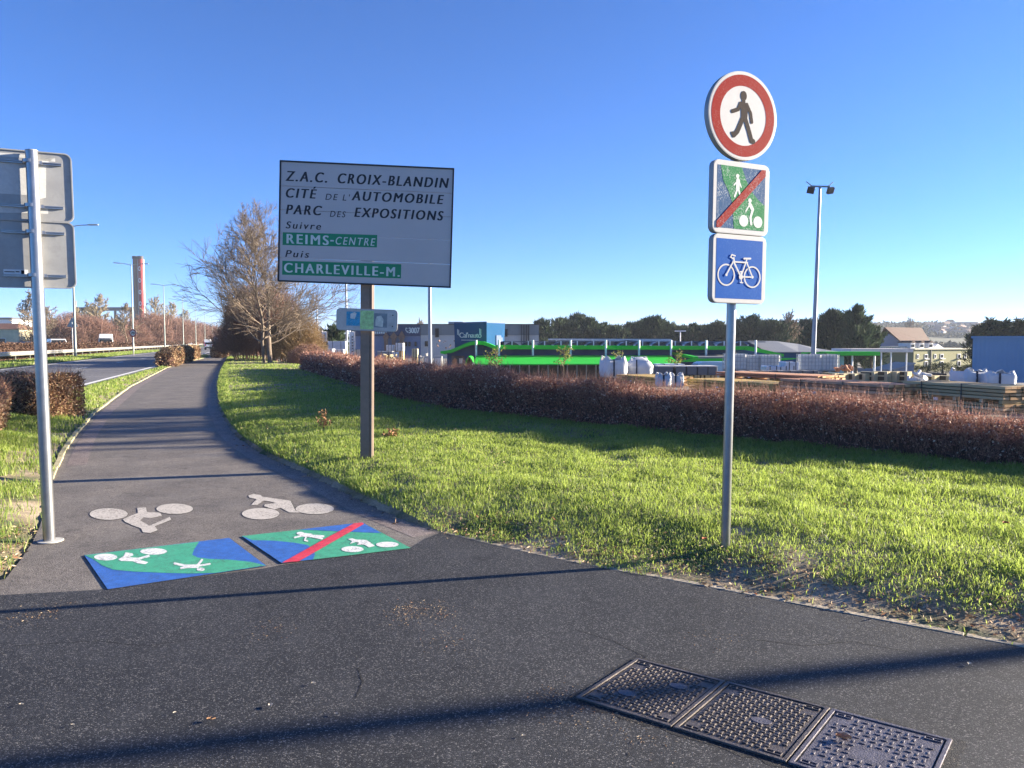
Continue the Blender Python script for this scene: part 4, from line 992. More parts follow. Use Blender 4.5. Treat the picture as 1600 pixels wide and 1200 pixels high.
shrub_mass('tall_shrub', 'tall dense brown shrub mass behind the two-trunk bare tree, flat sided along the path', (P(408, 560, 60).x, 60, 0), (6.2, 6.5, 6.6), 12000, m_redtwig, .7, .013, None, 'box', .11, 5500, cat='shrub', lm=m_beech)
shrub_mass('tall_shrub', 'brown leafy shrub to the right of the tall shrub mass where the long hedge begins', (P(462, 560, 57).x, 57, 0), (4.6, 4.5, 4.0), 6500, m_tantwig, .6, .012, None, 'dome', .10, 2500, cat='shrub', lm=m_beech)
shrub_mass('tall_shrub', 'reddish shrub farther along the cycle path behind the tall shrub mass', (P(394, 560, 76).x, 76, 0), (5, 9, 5.4), 5000, m_redtwig, .6, .014, None, 'box', .13, 7000, cat='shrub', lm=m_beech)
shrub_mass('low_shrub', 'low reddish twig shrub in front of the white banner poles', (P(480, 560, 50).x, 50, 0), (2.6, 3.2, 1.5), 2600, m_redtwig, .35, .009, None, 'dome', .08, 1500, cat='shrub', lm=m_beech)

# far side of the dual carriageway: reddish thicket and bare trees
def at_px(px, Y, z=None):
    p = P(px, 540, Y); return (p.x, p.y, tz(p.x, p.y) if z is None else z)
base_sh = None
for i, (px, Y, W, H) in enumerate([(88, 150, 12, 6.3), (112, 165, 13, 8.5), (142, 160, 13, 7.6), (170, 175, 12, 7.2), (236, 200, 15, 9.8), (262, 230, 15, 10.5), (285, 260, 16, 10), (305, 300, 18, 10.5), (322, 350, 20, 10.5), (338, 420, 22, 11), (352, 500, 26, 12), (205, 185, 12, 7.5), (60, 170, 11, 4.4)]):
    if base_sh is None:
        base_sh = shrub_mass('thicket_shrub', 'reddish bare shrub in the dense thicket across the road', at_px(px, Y), (10, 8, 8), 5200, m_redtwig, .8, .026, 'thicket across the road', 'dome')
        sh = base_sh
    else:
        sh = copy_tree(base_sh); sh.location = at_px(px, Y); sh.rotation_euler = (0, 0, i * 1.3)
    sh.scale = (W / 10, W / 10, H / 8)
TS = [tree_segments(11 + k, [(0, 0, 9.5, .16)], 24, .25, .97, (4.6, 1.7), (62, 18), 9, 7, up=.07, r1=.06) for k in range(2)]
far_specs = [(52, 130, 9.2, 'bare tree with a rounded crown left of the left sign pole, beside the cream building', m_bark2), (160, 190, 12.5, 'bare greenish tree rising over the thicket behind the white van', m_bark), (140, 210, 11.5, 'bare tree over the thicket, left of the greenish one', m_bark),
             (200, 150, 8.5, 'slim bare tree beside the round speed sign and lamp', m_bark2), (246, 260, 15.5, 'pale bare tree right of the striped chimney', m_bark), (268, 290, 15.5, 'second pale bare tree right of the chimney, next to a street lamp', m_bark), (290, 320, 14, 'pale bare tree farthest right above the thicket', m_bark), (78, 175, 9, 'small bare tree behind the parked white cars at left', m_bark2), (120, 230, 11, 'bare tree behind the dark pipe bridge', m_bark)]
protos = {}
for i, (px, Y, H, lab, m) in enumerate(far_specs):
    key = (i % 2, m.name)
    if key not in protos:
        t = tree_obj('bare_tree', lab, at_px(px, Y), TS[i % 2], m, rmin=.042, thick=.06); protos[key] = t
    else:
        t = copy_tree(protos[key]); t.location = at_px(px, Y); t['label'] = lab; t.rotation_euler = (0, 0, i)
    t.scale = (H / 10,) * 3
for px, Y, H, lab in ((655, 150, 8.5, 'bare tree rising behind the grey building above the blue wall'), (1235, 150, 10, 'sparse bare tree beside the tall floodlight mast'), (1560, 150, 8, 'thin bare tree among the conifers at the right edge'), (1420, 400, 16, 'far bare tree on the skyline over the brown roof')):
    t = copy_tree(protos[(0, m_bark2.name)]); t.location = at_px(px, Y); t['label'] = lab; t.scale = (H / 10,) * 3; t.rotation_euler = (0, 0, px)
# trees that stand to the right, beyond the picture, and shade the path
for x, y, H, lab in ((24, 20.5, 9.3, 'bare tree right of the view beyond the yard hedge, nearer one'), (29, 24.5, 11, 'bare tree right of the view beyond the yard hedge, farther one')):
    t = copy_tree(protos[(0, m_bark2.name)]); t.location = (x, y, -.1); t['label'] = lab; t.scale = (H / 10,) * 3; t.rotation_euler = (0, 0, x)

# conifers
m_con = island_mat('conifer_needles', [(0, (0.012, 0.025, 0.014)), (.5, (0.025, 0.045, 0.022)), (.85, (0.045, 0.075, 0.03)), (1, (0.08, 0.11, 0.045))], .7, .12)
m_con_l = island_mat('conifer_needles_light', [(0, (0.02, 0.04, 0.018)), (.5, (0.045, 0.075, 0.03)), (1, (0.10, 0.14, 0.06))], .7, .15)
def conifer(label, loc, H, W, seed, m, kind='cypress', n=5200, group=None, base=.0):
    r = root('conifer', label, 'tree', loc, 0, group); rg = np.random.default_rng(seed)
    V, Fq = seg_arrays([(0, 0, -.3)], [(0, 0, H * .9)], [W * .05], [W * .01], 7); np_mesh('trunk', V, [Fq], m_bark2, r)
    nb = 95 if kind != 'spruce' else 120
    f = rg.uniform(base, 1, nb) ** .85; az = rg.uniform(0, 2 * PI, nb)
    if kind == 'spruce': rad = (1 - f) ** .9 * W / 2 * rg.uniform(.7, 1.1, nb) + .1; el = np.full(nb, -.1)
    else: rad = np.clip(1.15 * (1 - f ** 2.2) ** .8, .08, 1) * W / 2 * rg.uniform(.6, 1.15, nb); el = rg.uniform(.45, 1.0, nb)
    k = rg.integers(0, nb, n); t = rg.uniform(.1, 1, n) ** .6
    dir_ = np.c_[np.cos(az[k]), np.sin(az[k]), np.zeros(n)]
    Pn = dir_ * (rad[k] * t)[:, None]; Pn[:, 2] = f[k] * H * .86 + rad[k] * t * el[k] * (.85 if kind != 'spruce' else 1)
    sp_ = (.12 + .5 * (1 - t))[:, None] * W * .11; Pn += rg.normal(size=(n, 3)) * sp_
    Pn[:, 2] = np.clip(Pn[:, 2], .05, H)
    D = unit(dir_ * .7 + np.c_[np.zeros((n, 2)), el[k] * 1.5] + rg.normal(size=(n, 3)) * .4)
    V, Fq = leaf_arrays(Pn, H * .08 * rg.uniform(.5, 1.5, n), H * .018 * rg.uniform(.6, 1.4, n), D=D); np_mesh('crown', V, [Fq], m, r)
    return r
c0 = conifer('dark green conifer in the long row behind the car wash', at_px(860, 150), 10, 8, 1, m_con, group='conifer row behind the car wash')
c1 = conifer('dark green conifer in the long row behind the car wash', at_px(897, 150), 10, 8, 2, m_con, group='conifer row behind the car wash')
def top_h(px, py, Y): return P(px, py, Y).z - at_px(px, Y)[2]
row = [(850, 497), (875, 495), (900, 488), (920, 494), (945, 503), (962, 506), (985, 502), (1003, 499), (1024, 492), (1040, 500), (1062, 508), (1082, 504), (1102, 506), (1125, 500), (1150, 498), (1172, 491), (1190, 499), (1210, 498), (1232, 500), (1256, 497), (838, 506), (1120, 512), (975, 512)]
used = {0: False, 1: False}
for i, (px, py) in enumerate(row):
    Y = 148 + (i * 7) % 17; pr = (c0, c1)[i % 2]
    t = pr if not used[i % 2] else copy_tree(pr); used[i % 2] = True
    h = top_h(px, py, Y) * 1.03; t.location = at_px(px, Y); t.scale = (h / 10 * (.72 + .25 * random.random()), h / 10, h / 10); t.rotation_euler = (0, 0, i * 1.7)
for px, py, Y, W, lab, sd, m in ((1300, 478, 118, 5.4, 'broad dark conifer just right of the floodlight mast', 21, m_con), (1338, 470, 114, 4.6, 'tallest conifer, lighter green, left of the brown roofed house', 22, m_con_l), (1322, 484, 122, 6, 'dark conifer squeezed between the two tall ones right of the mast', 23, m_con), (1362, 500, 116, 3.6, 'lower conifer touching the gable of the brown roofed house', 24, m_con_l), (1281, 494, 122, 5, 'dark conifer directly behind the floodlight mast', 25, m_con)):
    h = top_h(px, py, Y); conifer(lab, at_px(px, Y), h, W * 1.15, sd, m, n=7000)
for px, py, lab, sd in ((1547, 486, 'left of three dark spruces above the blue warehouse roof', 31), (1568, 489, 'middle of three dark spruces above the blue warehouse roof', 32), (1590, 486, 'right of three dark spruces above the blue warehouse roof', 33)):
    h = top_h(px, py, 100); conifer(lab, at_px(px, 100), h, 4.2, sd, m_con, 'spruce', 5000)
for px, py, lab, sd in ((1530, 502, 'small dark conifer left of the three spruces', 34), (1577, 505, 'small dark conifer between the two right spruces', 36)):
    h = top_h(px, py, 103); conifer(lab, at_px(px, 103), h, 4.0, sd, m_con, n=3500)
conifer('round dark evergreen behind the white banner and the small sign plate', at_px(523, 95), top_h(523, 502, 95), 5.0, 41, m_con_l, n=5000)
# bushes at the foot of the olive house
for i, (px, py, W) in enumerate([(1395, 566, 3.5), (1425, 570, 4), (1450, 572, 4.5), (1474, 567, 4), (1498, 573, 4), (1512, 570, 3)]):
    if i == 0: hb_ = conifer('dark evergreen bush at the foot of the olive house', at_px(px, 112), 3, 4.4, 51, m_con, n=2500, group='bushes in front of the olive house'); t = hb_
    else: t = copy_tree(hb_)
    t.location = at_px(px, 112); hh2 = top_h(px, py, 112); t.scale = (W / 3.5, 1, hh2 / 3); t.rotation_euler = (0, 0, i)

# ================================================================== STREET LAMPS
m_pole = mat('grey_green_lamp_pole', (0.20, 0.235, 0.22), .45, .3, var=.1, scale=2)
m_lamp = mat('lamp_housing', (0.24, 0.26, 0.26), .4, .4)
def street_lamp(label, loc, H, rz, arm=1.5, group=None):
    r = root('street_lamp', label, 'street lamp', loc, rz, group)
    b = MB(); b.tube([(0, 0, -.2), (0, 0, 1.2), (0, 0, 1.25), (0, 0, H)], [.13, .13, .11, .06], 12); b.build('pole', m_pole, r, auto=True)
    for s in (-1, 1):
        a = MB(); a.tube([(0, 0, H - .12), (s * arm * .45, 0, H + .04), (s * arm, 0, H + .1)], [.05, .045, .04], 8); a.build('arm', m_pole, r, auto=True)
        l = MB(); l.prism([(s * (arm - .15), -.12, H + .05), (s * (arm + .75), -.14, H + .09), (s * (arm + .8), 0, H + .09), (s * (arm + .75), .14, H + .09), (s * (arm - .15), .12, H + .05)], (0, 0, .12)); l.build('lamp_head', m_lamp, r, bevel=.02)
    return r
heads = [(112, 354), (205, 414), (255.5, 446), (285, 465), (305, 478), (319.5, 487.5), (331, 494), (339.5, 499.5), (346, 503)]
labs = ['nearest double street lamp, half hidden by the left sign panels', 'double street lamp just left of the striped chimney', 'double street lamp right of the chimney, first one clear against sky', 'third clear double street lamp, over the pale bare trees', 'double street lamp fourth in the receding row, left of the bare tree', 'fifth double street lamp of the receding row', 'sixth double street lamp, tiny against the horizon sky', 'seventh tiny double street lamp beside the round sign', 'smallest double street lamp at the end of the row']
HL = 12.5; la = None
for (px, py), lab in zip(heads, labs):
    Y = (HL - EYE) * 1220 / (HOR - py); p = P(px, py, Y)
    if la is None: la = street_lamp(lab, (p.x, p.y, 0), HL, R(19), group='street lamps along the dual carriageway'); t = la
    else: t = copy_tree(la); t.location = (p.x, p.y, 0); t['label'] = lab
# lamp beyond the right picture edge: its shadow crosses the asphalt
q0 = G(1600, 1018); tt = 15.5
lo = street_lamp('street lamp beyond the right picture edge whose shadow crosses the covers', (q0.x + math.cos(R(SUN_AZ)) * tt, q0.y + math.sin(R(SUN_AZ)) * tt, tz(18, 7)), 9.5, R(80), group=None)
# floodlight mast in the yard and plain poles
def mast(label, loc, H, r0, r1, floods, group=None):
    r = root('floodlight_mast', label, 'light mast', loc, R(8), group)
    b = MB(); b.tube([(0, 0, -.3), (0, 0, H)], [r0, r1], 14); b.build('pole', m_mast, r, auto=True)
    if floods:
        c = MB(); c.box(-.62, .62, -.05, .05, H - .06, H + .04); c.build('crossbar', m_pole, r, bevel=.01)
        for s in (-1, 1):
            k = MB(); k.tube([(s * .5, 0, H), (s * .85, .1, H + .3)], .03, 8); k.build('bracket', m_pole, r)
            f = MB(); M = Matrix.Translation((s * .62, -.12, H - .28)) @ Matrix.Rotation(R(35), 4, 'X') @ Matrix.Rotation(R(s * 20), 4, 'Z')
            f.box(-.22, .22, -.1, .1, -.2, .2, M=M); f.build('floodlight', m_black, r, bevel=.02)
    return r
m_mast = mat('mast_grey_steel', (0.26, 0.28, 0.31), .4, .5, var=.1, scale=1)
m_black = mat('black_housing', (0.03, 0.03, 0.035), .5)
p = P(1269.5, 562, 50); z0 = tz(p.x, 50); pm = mast('tall grey floodlight mast with two black floodlights standing in the timber yard', (p.x, 50, z0), P(1275, 291, 50).z - z0, .17, .08, True)
pm.rotation_euler = (0, R(1.1), R(0))
p = P(672, 572, 45); z0 = tz(p.x, 45); mast('thick grey mast rising behind the right end of the direction sign', (p.x, 45, z0), P(672, 300, 45).z - z0, .13, .07, False)
p = P(542, 560, 80); z0 = tz(p.x, 80); mast('thin grey pole behind the direction sign, left of the white banner', (p.x, 80, z0), P(542, 330, 80).z - z0, .13, .07, False)
p = P(496, 556, 70); z0 = tz(p.x, 70); mast('slim pole with a lamp at the right flank of the bare tree', (p.x, 70, z0), P(496, 477, 70).z - z0, .1, .05, False)

# ================================================================== GUARD RAIL
gr_r = root('guard_rail', 'long galvanised guard rail on posts in front of the median hedge', 'guard rail', (road_x(60, 12.6), 60, 0))
ys_ = np.linspace(20, 330, 120); o_ = np.array([road_x(60, 12.6), 60, 0])
m_rail = mat('guard_rail_steel', (0.34, 0.32, 0.28), .5, .35, var=.15, scale=.8)
prof = [(0, .42), (-.07, .47), (-.07, .53), (0, .58), (-.07, .63), (-.07, .69), (0, .75)]
rows_ = [np.c_[road_x(ys_, 12.6 + dx), ys_, np.full(len(ys_), z)] - o_ for dx, z in prof]
V = np.concatenate(rows_); n_ = len(ys_); i_ = np.arange(n_ - 1)
np_mesh('rail', V, [np.concatenate([np.stack([k * n_ + i_, k * n_ + i_ + 1, (k + 1) * n_ + i_ + 1, (k + 1) * n_ + i_], 1) for k in range(len(prof) - 1)])], m_rail, gr_r)
for y in np.arange(24, 330, 4.0):
    b = MB(); x = road_x(y, 12.75) - o_[0]; b.box(x - .06, x + .05, y - 60 - .05, y - 60 + .05, -.1, .7); b.build('post', m_galv, gr_r)

# ================================================================== VEHICLES
m_glass = mat('dark_glass', (0.012, 0.014, 0.018), .15, 0, var=.05, spec=.3)
m_tyre = mat('tyre', (0.02, 0.02, 0.02), .85)
m_rim = mat('rim', (0.4, 0.4, 0.4), .35, .7)
m_tail = mat('tail_light', (0.45, 0.02, 0.02), .3)
m_head = mat('head_light', (0.75, 0.75, 0.72), .15)
m_plate = mat('number_plate', (0.7, 0.7, 0.66), .5)
m_trim = mat('dark_trim', (0.04, 0.04, 0.042), .6)
def vehicle(name, label, cat, loc, rz, prof, W, paint, wins, front, rear, wheels, wr, lights, group=None):
    """prof: side outline (x forward, z); wins: side window outlines; front/rear: (x0,z0,x1,z1) glass lines"""
    r = root(name, label, cat, loc, rz, group)
    zmax = max(z for _, z in prof); zb = min(z for _, z in prof)
    def yw(z): return W / 2 * (1 - .13 * ss(zmax * .52, zmax, z) )
    vs = []; fs = []; n = len(prof)
    for s in (-1, 1):
        for x, z in prof: vs.append((x, float(s * yw(z)), z))
    for t in tessellate_polygon([[Vector((x, 0, z)) for x, z in prof]]): fs.append(tuple(t)); fs.append(tuple(k + n for k in t[::-1]))
    for k in range(n): fs.append((k, (k + 1) % n, n + (k + 1) % n, n + k))
    b = MB(); b.v = vs; b.f = fs; b.mi = [0] * len(fs); b.build('body', paint, r, bevel=.05, seg=3, auto=True)
    def yo(z): return float(yw(z)) + .006
    for w in wins:
        for s in (-1, 1):
            g_ = MB(); g_.flat([(x, s * yo(z), z) for x, z in w]); g_.build('window', m_glass, r)
    for nm, q in (('windscreen', front), ('rear_window', rear)):
        if q is None: continue
        x0, z0, x1, z1 = q; d = Vector((x1 - x0, 0, z1 - z0)).normalized(); nrm = Vector((d.z, 0, -d.x)); nrm = nrm if (nrm.x > 0) == (nm == 'windscreen') else -nrm
        g_ = MB(); k0, k1 = yo(z0) - .1, yo(z1) - .1; c = nrm * .007
        g_.flat([Vector((x0, -k0, z0)) + c, Vector((x0, k0, z0)) + c, Vector((x1, k1, z1)) + c, Vector((x1, -k1, z1)) + c]); g_.build(nm, m_glass, r)
    for wx in wheels:
        for s in (-1, 1):
            t = MB(); t.tube([(wx, s * (W / 2 - .2), wr), (wx, s * (W / 2 + .01), wr)], wr, 20); w_ = t.build('wheel', m_tyre, r, bevel=.03)
            t = MB(); t.tube([(wx, s * (W / 2 - .02), wr), (wx, s * (W / 2 + .022), wr)], wr * .62, 16); t.build('rim', m_rim, w_)
    for (x, z, h_, nm) in lights:
        for s in (-1, 1):
            y = s * (W / 2 - .2); l = MB(); l.box(x - .03, x + .03, y - .14, y + .14, z - h_ / 2, z + h_ / 2); l.build(nm, m_head if nm == 'headlight' else m_tail, r, bevel=.015)
    xf = max(x for x, _ in prof); xr = min(x for x, _ in prof)
    for x, nm in ((xf, 'front_bumper'), (xr, 'rear_bumper')):
        b = MB(); b.box(x - .05, x + .05, -W / 2 + .06, W / 2 - .06, zb + .02, zb + .26); b.build(nm, m_trim, r, bevel=.03)
        b = MB(); sg = 1 if nm[0] == 'f' else -1; b.box(x + sg * .052 - .004, x + sg * .052 + .004, -.26, .26, zb + .28, zb + .38); b.build('number_plate', m_plate, r)
    return r
VAN = dict(prof=[(-2.6, .35), (2.55, .35), (2.6, .75), (2.35, 1.12), (1.6, 1.35), (.95, 2.05), (.7, 2.15), (-2.5, 2.15), (-2.6, 1.9)], W=1.95, wins=[[(1.45, 1.3), (.35, 1.3), (.35, 1.85), (.95, 1.85)]], front=(1.58, 1.38, 1.0, 2.0), rear=(-2.58, 1.3, -2.56, 1.85), wheels=(1.65, -1.6), wr=.34, lights=[(2.45, .95, .22, 'headlight'), (-2.6, 1.1, .5, 'tail_light')])
CAR = dict(prof=[(-2.0, .3), (2.05, .3), (2.1, .6), (1.95, .85), (1.0, 1.0), (.25, 1.45), (-.9, 1.52), (-1.75, 1.42), (-2.0, .95)], W=1.78, wins=[[(.8, 1.0), (-1.5, 1.0), (-1.4, 1.36), (-.8, 1.42), (.2, 1.38)]], front=(.95, 1.04, .3, 1.42), rear=(-1.98, 1.0, -1.78, 1.38), wheels=(1.3, -1.3), wr=.31, lights=[(2.02, .72, .16, 'headlight'), (-1.98, .85, .25, 'tail_light')])
MPV = dict(prof=[(-2.4, .32), (2.35, .32), (2.42, .7), (2.2, 1.0), (1.45, 1.15), (.7, 1.75), (.4, 1.86), (-2.2, 1.86), (-2.42, 1.2)], W=1.9, wins=[[(1.2, 1.14), (-2.1, 1.14), (-2.0, 1.68), (.6, 1.68)]], front=(1.4, 1.2, .75, 1.72), rear=(-2.38, 1.15, -2.26, 1.7), wheels=(1.5, -1.45), wr=.33, lights=[(2.3, .82, .2, 'headlight'), (-2.4, 1.0, .4, 'tail_light')])
CAMPER = dict(prof=[(-2.9, .4), (2.7, .4), (2.75, .8), (2.5, 1.15), (2.0, 1.3), (1.55, 1.95), (2.05, 2.1), (1.95, 2.75), (-2.85, 2.8), (-2.9, 1.5)], W=2.1, wins=[[(1.85, 1.3), (1.0, 1.3), (1.0, 1.85), (1.45, 1.85)], [(-.3, 1.5), (-1.6, 1.5), (-1.6, 2.0), (-.3, 2.0)]], front=(1.98, 1.34, 1.6, 1.9), rear=(-2.88, 1.5, -2.87, 2.1), wheels=(1.8, -1.7), wr=.36, lights=[(2.6, .95, .22, 'headlight'), (-2.9, 1.0, .3, 'tail_light')])
def paint(name, c): return mat(name, c, .28, .05, var=.03, spec=.6)
m_vw = paint('white_car_paint', (.75, .75, .74)); m_vs = paint('silver_blue_paint', (.42, .47, .54)); m_vr = paint('red_paint', (.45, .03, .03)); m_vb = paint('dark_blue_paint', (.03, .04, .07)); m_vg = paint('light_grey_paint', (.55, .56, .57))
def rp(px, Y): p = P(px, 545, Y); return (p.x, Y, 0)
dirA = math.atan2(1, -.335)
vehicle('van', 'white people carrier with dark windows seen right of the left sign pole', 'van', rp(90, 98), dirA + PI + R(40) - R(20), paint=m_vw, **MPV)
vehicle('camper_van', 'white camper van facing the camera on the far carriageway in front of the thicket', 'van', rp(166, 128), dirA + PI + R(8), paint=m_vw, **CAMPER)
vehicle('car', 'dark windowed pale car on the far carriageway below the pale bare trees', 'car', rp(295, 240), dirA + PI + R(10), paint=m_vg, **CAR)
vehicle('car', 'tiny white car on the far carriageway left of the round sign', 'car', rp(311, 300), dirA + PI + R(10), paint=m_vw, **CAR)
vehicle('car', 'silver blue hatchback driving away on the near carriageway', 'car', rp(328, 150), dirA, paint=m_vs, **CAR)
vehicle('van', 'small white van in the distance behind the silver hatchback', 'van', rp(325, 225), dirA, paint=m_vw, **VAN)
vehicle('car', 'tiny red car in the distance left of the big white van', 'car', rp(350.5, 190), dirA, paint=m_vr, **CAR)
vehicle('van', 'tall white van seen from behind at the far end of the cycle path', 'van', rp(363, 100), dirA - R(6), paint=m_vw, **VAN)
vehicle('car', 'small dark car in the distance between the round sign and the white van', 'car', rp(343, 170), dirA, paint=m_vb, **CAR)
vehicle('car', 'dark parked car half hidden left of the white people carrier', 'car', rp(46, 118), dirA + PI + R(50), paint=m_vb, **CAR)

# round speed signs, warning sign
m_signback = mat('sign_back_dark', (0.10, 0.10, 0.11), .5, .3)
def speed_sign(label, px, py, Y, dia, base_z, dull=False):
    p = P(px, py, Y); r = root('speed_sign', label, 'road sign', (p.x, Y, base_z), math.atan2(-p.x, p.y) * -.3, 'round speed signs'); z = p.z - base_z
    b = MB(); b.tube([(0, .06, -.1), (0, .06, z + .2)], .045, 10); b.build('pole', m_galv, r, auto=True)
    fr = ((0, 0, z), (1, 0, 0), (0, 0, 1), (0, -1, 0)); fr = tuple(Vector(v) for v in fr)
    body_prism('panel', circ(0, 0, dia / 2, n=40), fr, .03, m_signback, r, .003)
    put_polys('face', [circ(0, 0, dia * .49, n=40)], fr, m_swhite if not dull else m_sgrey, r, .002)
    put_polys('red_ring', ring(0, 0, dia * .405, dia * .13, 40), fr, m_sredk if dull else m_sred, r, .006, 0)
    put_text('lettering', '70', fr, -dia * .24, -dia * .16, dia * .48, dia * .32, m_sdark, r, .03, 0, 1.0, .006)
m_sredk = mat('sign_red_dark', (0.22, 0.03, 0.03), .5)
speed_sign('round white 70 speed sign with red ring in front of the thicket, by a lamp', 207.5, 520.4, 86, .88, 0)
speed_sign('round dark 70 speed sign with red ring beside the receding cars', 337, 529.5, 112, .86, 0, True)
p = P(113, 505, 80); r = root('warning_sign', 'triangular sign seen from behind on the median beside the nearest street lamp', 'road sign', (p.x, 80, 0)); z = p.z
b = MB(); b.tube([(0, -.06, -.1), (0, -.06, z + .1)], .045, 10); b.build('pole', m_galv, r, auto=True)
fr = tuple(Vector(v) for v in ((0, 0, z), (1, 0, 0), (0, 0, 1), (0, -1, 0)))
body_prism('panel', [(-.55, -.32), (-.5, -.38), (.5, -.38), (.55, -.32), (.05, .58), (-.05, .58)], fr, .03, m_alu, r, .003)
b = MB(); b.box(-.35, .35, -.02, -.001, z - .15, z - .11); b.box(-.2, .2, -.02, -.001, z + .1, z + .14); b.build('rail', m_galv, r)

# ================================================================== CHIMNEY, PLANT AND CREAM BUILDING
cz_ = 420.0; pc = P(218, 480, cz_); u_ = cz_ / 1220
r = root('striped_chimney', 'tall twin chimney with one grey stack and one red stack with white ovals', 'chimney', (pc.x, cz_, 0))
m_cgrey = mat('chimney_grey', (.12, .075, .07), .8, var=.08, scale=.1); m_cred = mat('chimney_red', (.24, .014, .018), .6); m_cwhite = mat('chimney_white', (.75, .74, .72), .7)
Ht = P(218, 405, cz_).z
def seg(px0, px1): return ((px0 - 218) * u_, (px1 - 218) * u_)
b = MB(); x0, x1 = seg(209.5, 216.3); b.tube([((x0 + x1) / 2, 0, -1), ((x0 + x1) / 2, 0, Ht)], (x1 - x0) / 2, 20); b.build('grey_stack', m_cgrey, r, auto=True)
b = MB(); x0, x1 = seg(217.2, 225.6); cxs = (x0 + x1) / 2; rs_ = (x1 - x0) / 2; b.tube([(cxs, 0, -1), (cxs, 0, Ht + .6)], rs_, 24); b.build('red_stack', m_cred, r, auto=True)
b = MB(); b.prism([(x1 - .2, -.5, -1), (x1 + .25, -.5, -1), (x1 + .25, .5, -1), (x1 - .2, .5, -1)], (0, 0, Ht + 1)); b.build('ladder_shaft', m_cwhite, r)
for py in (410.5, 420, 438.5, 456.5, 474.5):
    z = P(218, py, cz_).z; w_ = MB(); k = 14
    ring_ = [(cxs - (rs_ + .05) * math.sin(.5 * math.cos(2 * PI * j / k)), -(rs_ + .05) * math.cos(.5 * math.cos(2 * PI * j / k)) - .06, z + 1.25 * math.sin(2 * PI * j / k)) for j in range(k)]
    if py != 410.5: w_.flat(ring_); w_.build('white_oval', m_cwhite, r)
for px in (213, 221.5):
    c = (px - 218) * u_; b = MB(); b.tube([(c, 0, Ht + .1), (c, 0, Ht + 1.6)], 1.5, 16); b.build('rim', m_trim, r, auto=True)
r = root('pipe_bridge', 'dark long pipe bridge with a stub stack crossing above the thicket', 'industrial plant', (P(165, 485, 420).x, 420, 0))
k = 420 / 1220
b = MB(); zt = P(165, 482, 420).z; b.box(-47 * k, 42 * k, -2, 2, zt - 1.2, zt + .6); b.build('deck', m_signback, r)
for px in (120, 150, 180, 204):
    b = MB(); b.box((px - 165) * k - .5, (px - 165) * k + .5, -.5, .5, -.5, zt - 1.2); b.build('support', m_signback, r)
b = MB(); b.tube([(-47 * k, 0, zt), (-47 * k, 0, P(118, 470, 420).z)], .8, 12); b.build('stack', m_signback, r, auto=True)
m_cream = mat('cream_render', (.62, .55, .38), .85, var=.15, scale=.6, grime=.5, grimecol=(.3, .28, .2)); m_rroof = mat('brown_tile', (.16, .075, .05), .85, var=.2, scale=1.2)
pb_ = P(-22, 540, 150); r = root('building', 'low cream building with a brown hipped roof at the left edge', 'building', (pb_.x, 150, 0)); k = 150 / 1220
zt = P(0, 514.5, 150).z; xr = (30 + 22) * k
b = MB(); b.box(-6, xr, 0, 7, -.3, zt); b.build('wall', m_cream, r)
b = MB(); zr = P(0, 504.5, 150).z; e = .3
V_ = [(-6 - e, -e, zt), (xr + e, -e, zt), (xr + e, 7 + e, zt), (-6 - e, 7 + e, zt), (-4, 3.5, zr), (xr - 2.4, 3.5, zr)]
for f in ((0, 1, 5, 4), (1, 2, 5), (2, 3, 4, 5), (3, 0, 4), (0, 3, 2, 1)): b.face([V_[i] for i in f])
b.build('roof', m_rroof, r)
for wx in (-3.5, .2, 3.2):
    b = MB(); b.box(wx - .6, wx + .6, -.012, .05, .8, 2.2); fr_ = b.build('window', m_cwhite, r); b = MB(); b.box(wx - .52, wx + .52, -.02, .04, .88, 2.12); b.build('pane', m_glass, fr_)
r = root('building', 'small grey flat roofed shed right of the cream building', 'building', (P(40, 540, 158).x, 158, 0)); k = 158 / 1220
b = MB(); b.box(-9 * k, 8 * k, 0, 6, -.3, P(40, 515.5, 158).z); b.build('wall', mat('grey_cladding', (.3, .32, .34), .7, var=.15, scale=1), r)
b = MB(); z = P(40, 515.5, 158).z; b.box(-9 * k - .2, 8 * k + .2, -.2, 6.2, z, z + .25); b.build('roof', m_signback, r)
b = MB(); b.box(-.9, .9, -.05, .06, .0, 2.1); b.build('door', m_cwhite, r)
r = root('building', 'flat pale warehouse far behind the cream building roof', 'building', (P(6, 540, 330).x, 330, 0)); k = 330 / 1220
b = MB(); zt = P(6, 499, 330).z; b.box(-60, 14 * k, 0, 30, -.3, zt); b.build('wall', m_cwhite, r)
b = MB(); b.box(-60, 14 * k + .4, -.4, 30, zt, zt + .8); b.build('roof', m_signback, r)
# ================================================================== CAR WASH WITH GREEN ROOFS
m_blue = mat('dark_blue_cladding', (0.022, 0.065, 0.19), .55, var=.08, scale=.6)
m_blue2 = mat('tower_blue_cladding', (0.018, 0.075, 0.17), .9, var=.06, scale=.6, spec=.05)
m_green = mat('bright_green_metal', (0.012, 0.5, 0.022), .6, var=.06, scale=.7)
m_post = mat('white_post', (.7, .71, .72), .5, .2)
m_droof = mat('dark_roof_glazing', (.035, .04, .05), .35, .2)
m_groof = mat('grey_roof_sheet', (.19, .195, .2), .6, var=.1, scale=.5)
m_conc = mat('grey_concrete', (.36, .35, .33), .85, var=.15, scale=1.2, grime=.4, grimecol=(.2, .19, .18))
Yc = 75.0; gz_ = tz(P(800, 560, Yc).x, Yc + 4)
oc = P(735, 560, Yc); oc.z = gz_
r = root('car_wash', 'blue car wash building with wavy green roofs and a blue lettered tower', 'building', tuple(oc))
def C(px, py, dy=0.0):
    p = P(px, py, Yc + dy); return Vector((p.x - oc.x, dy, p.z - oc.z))
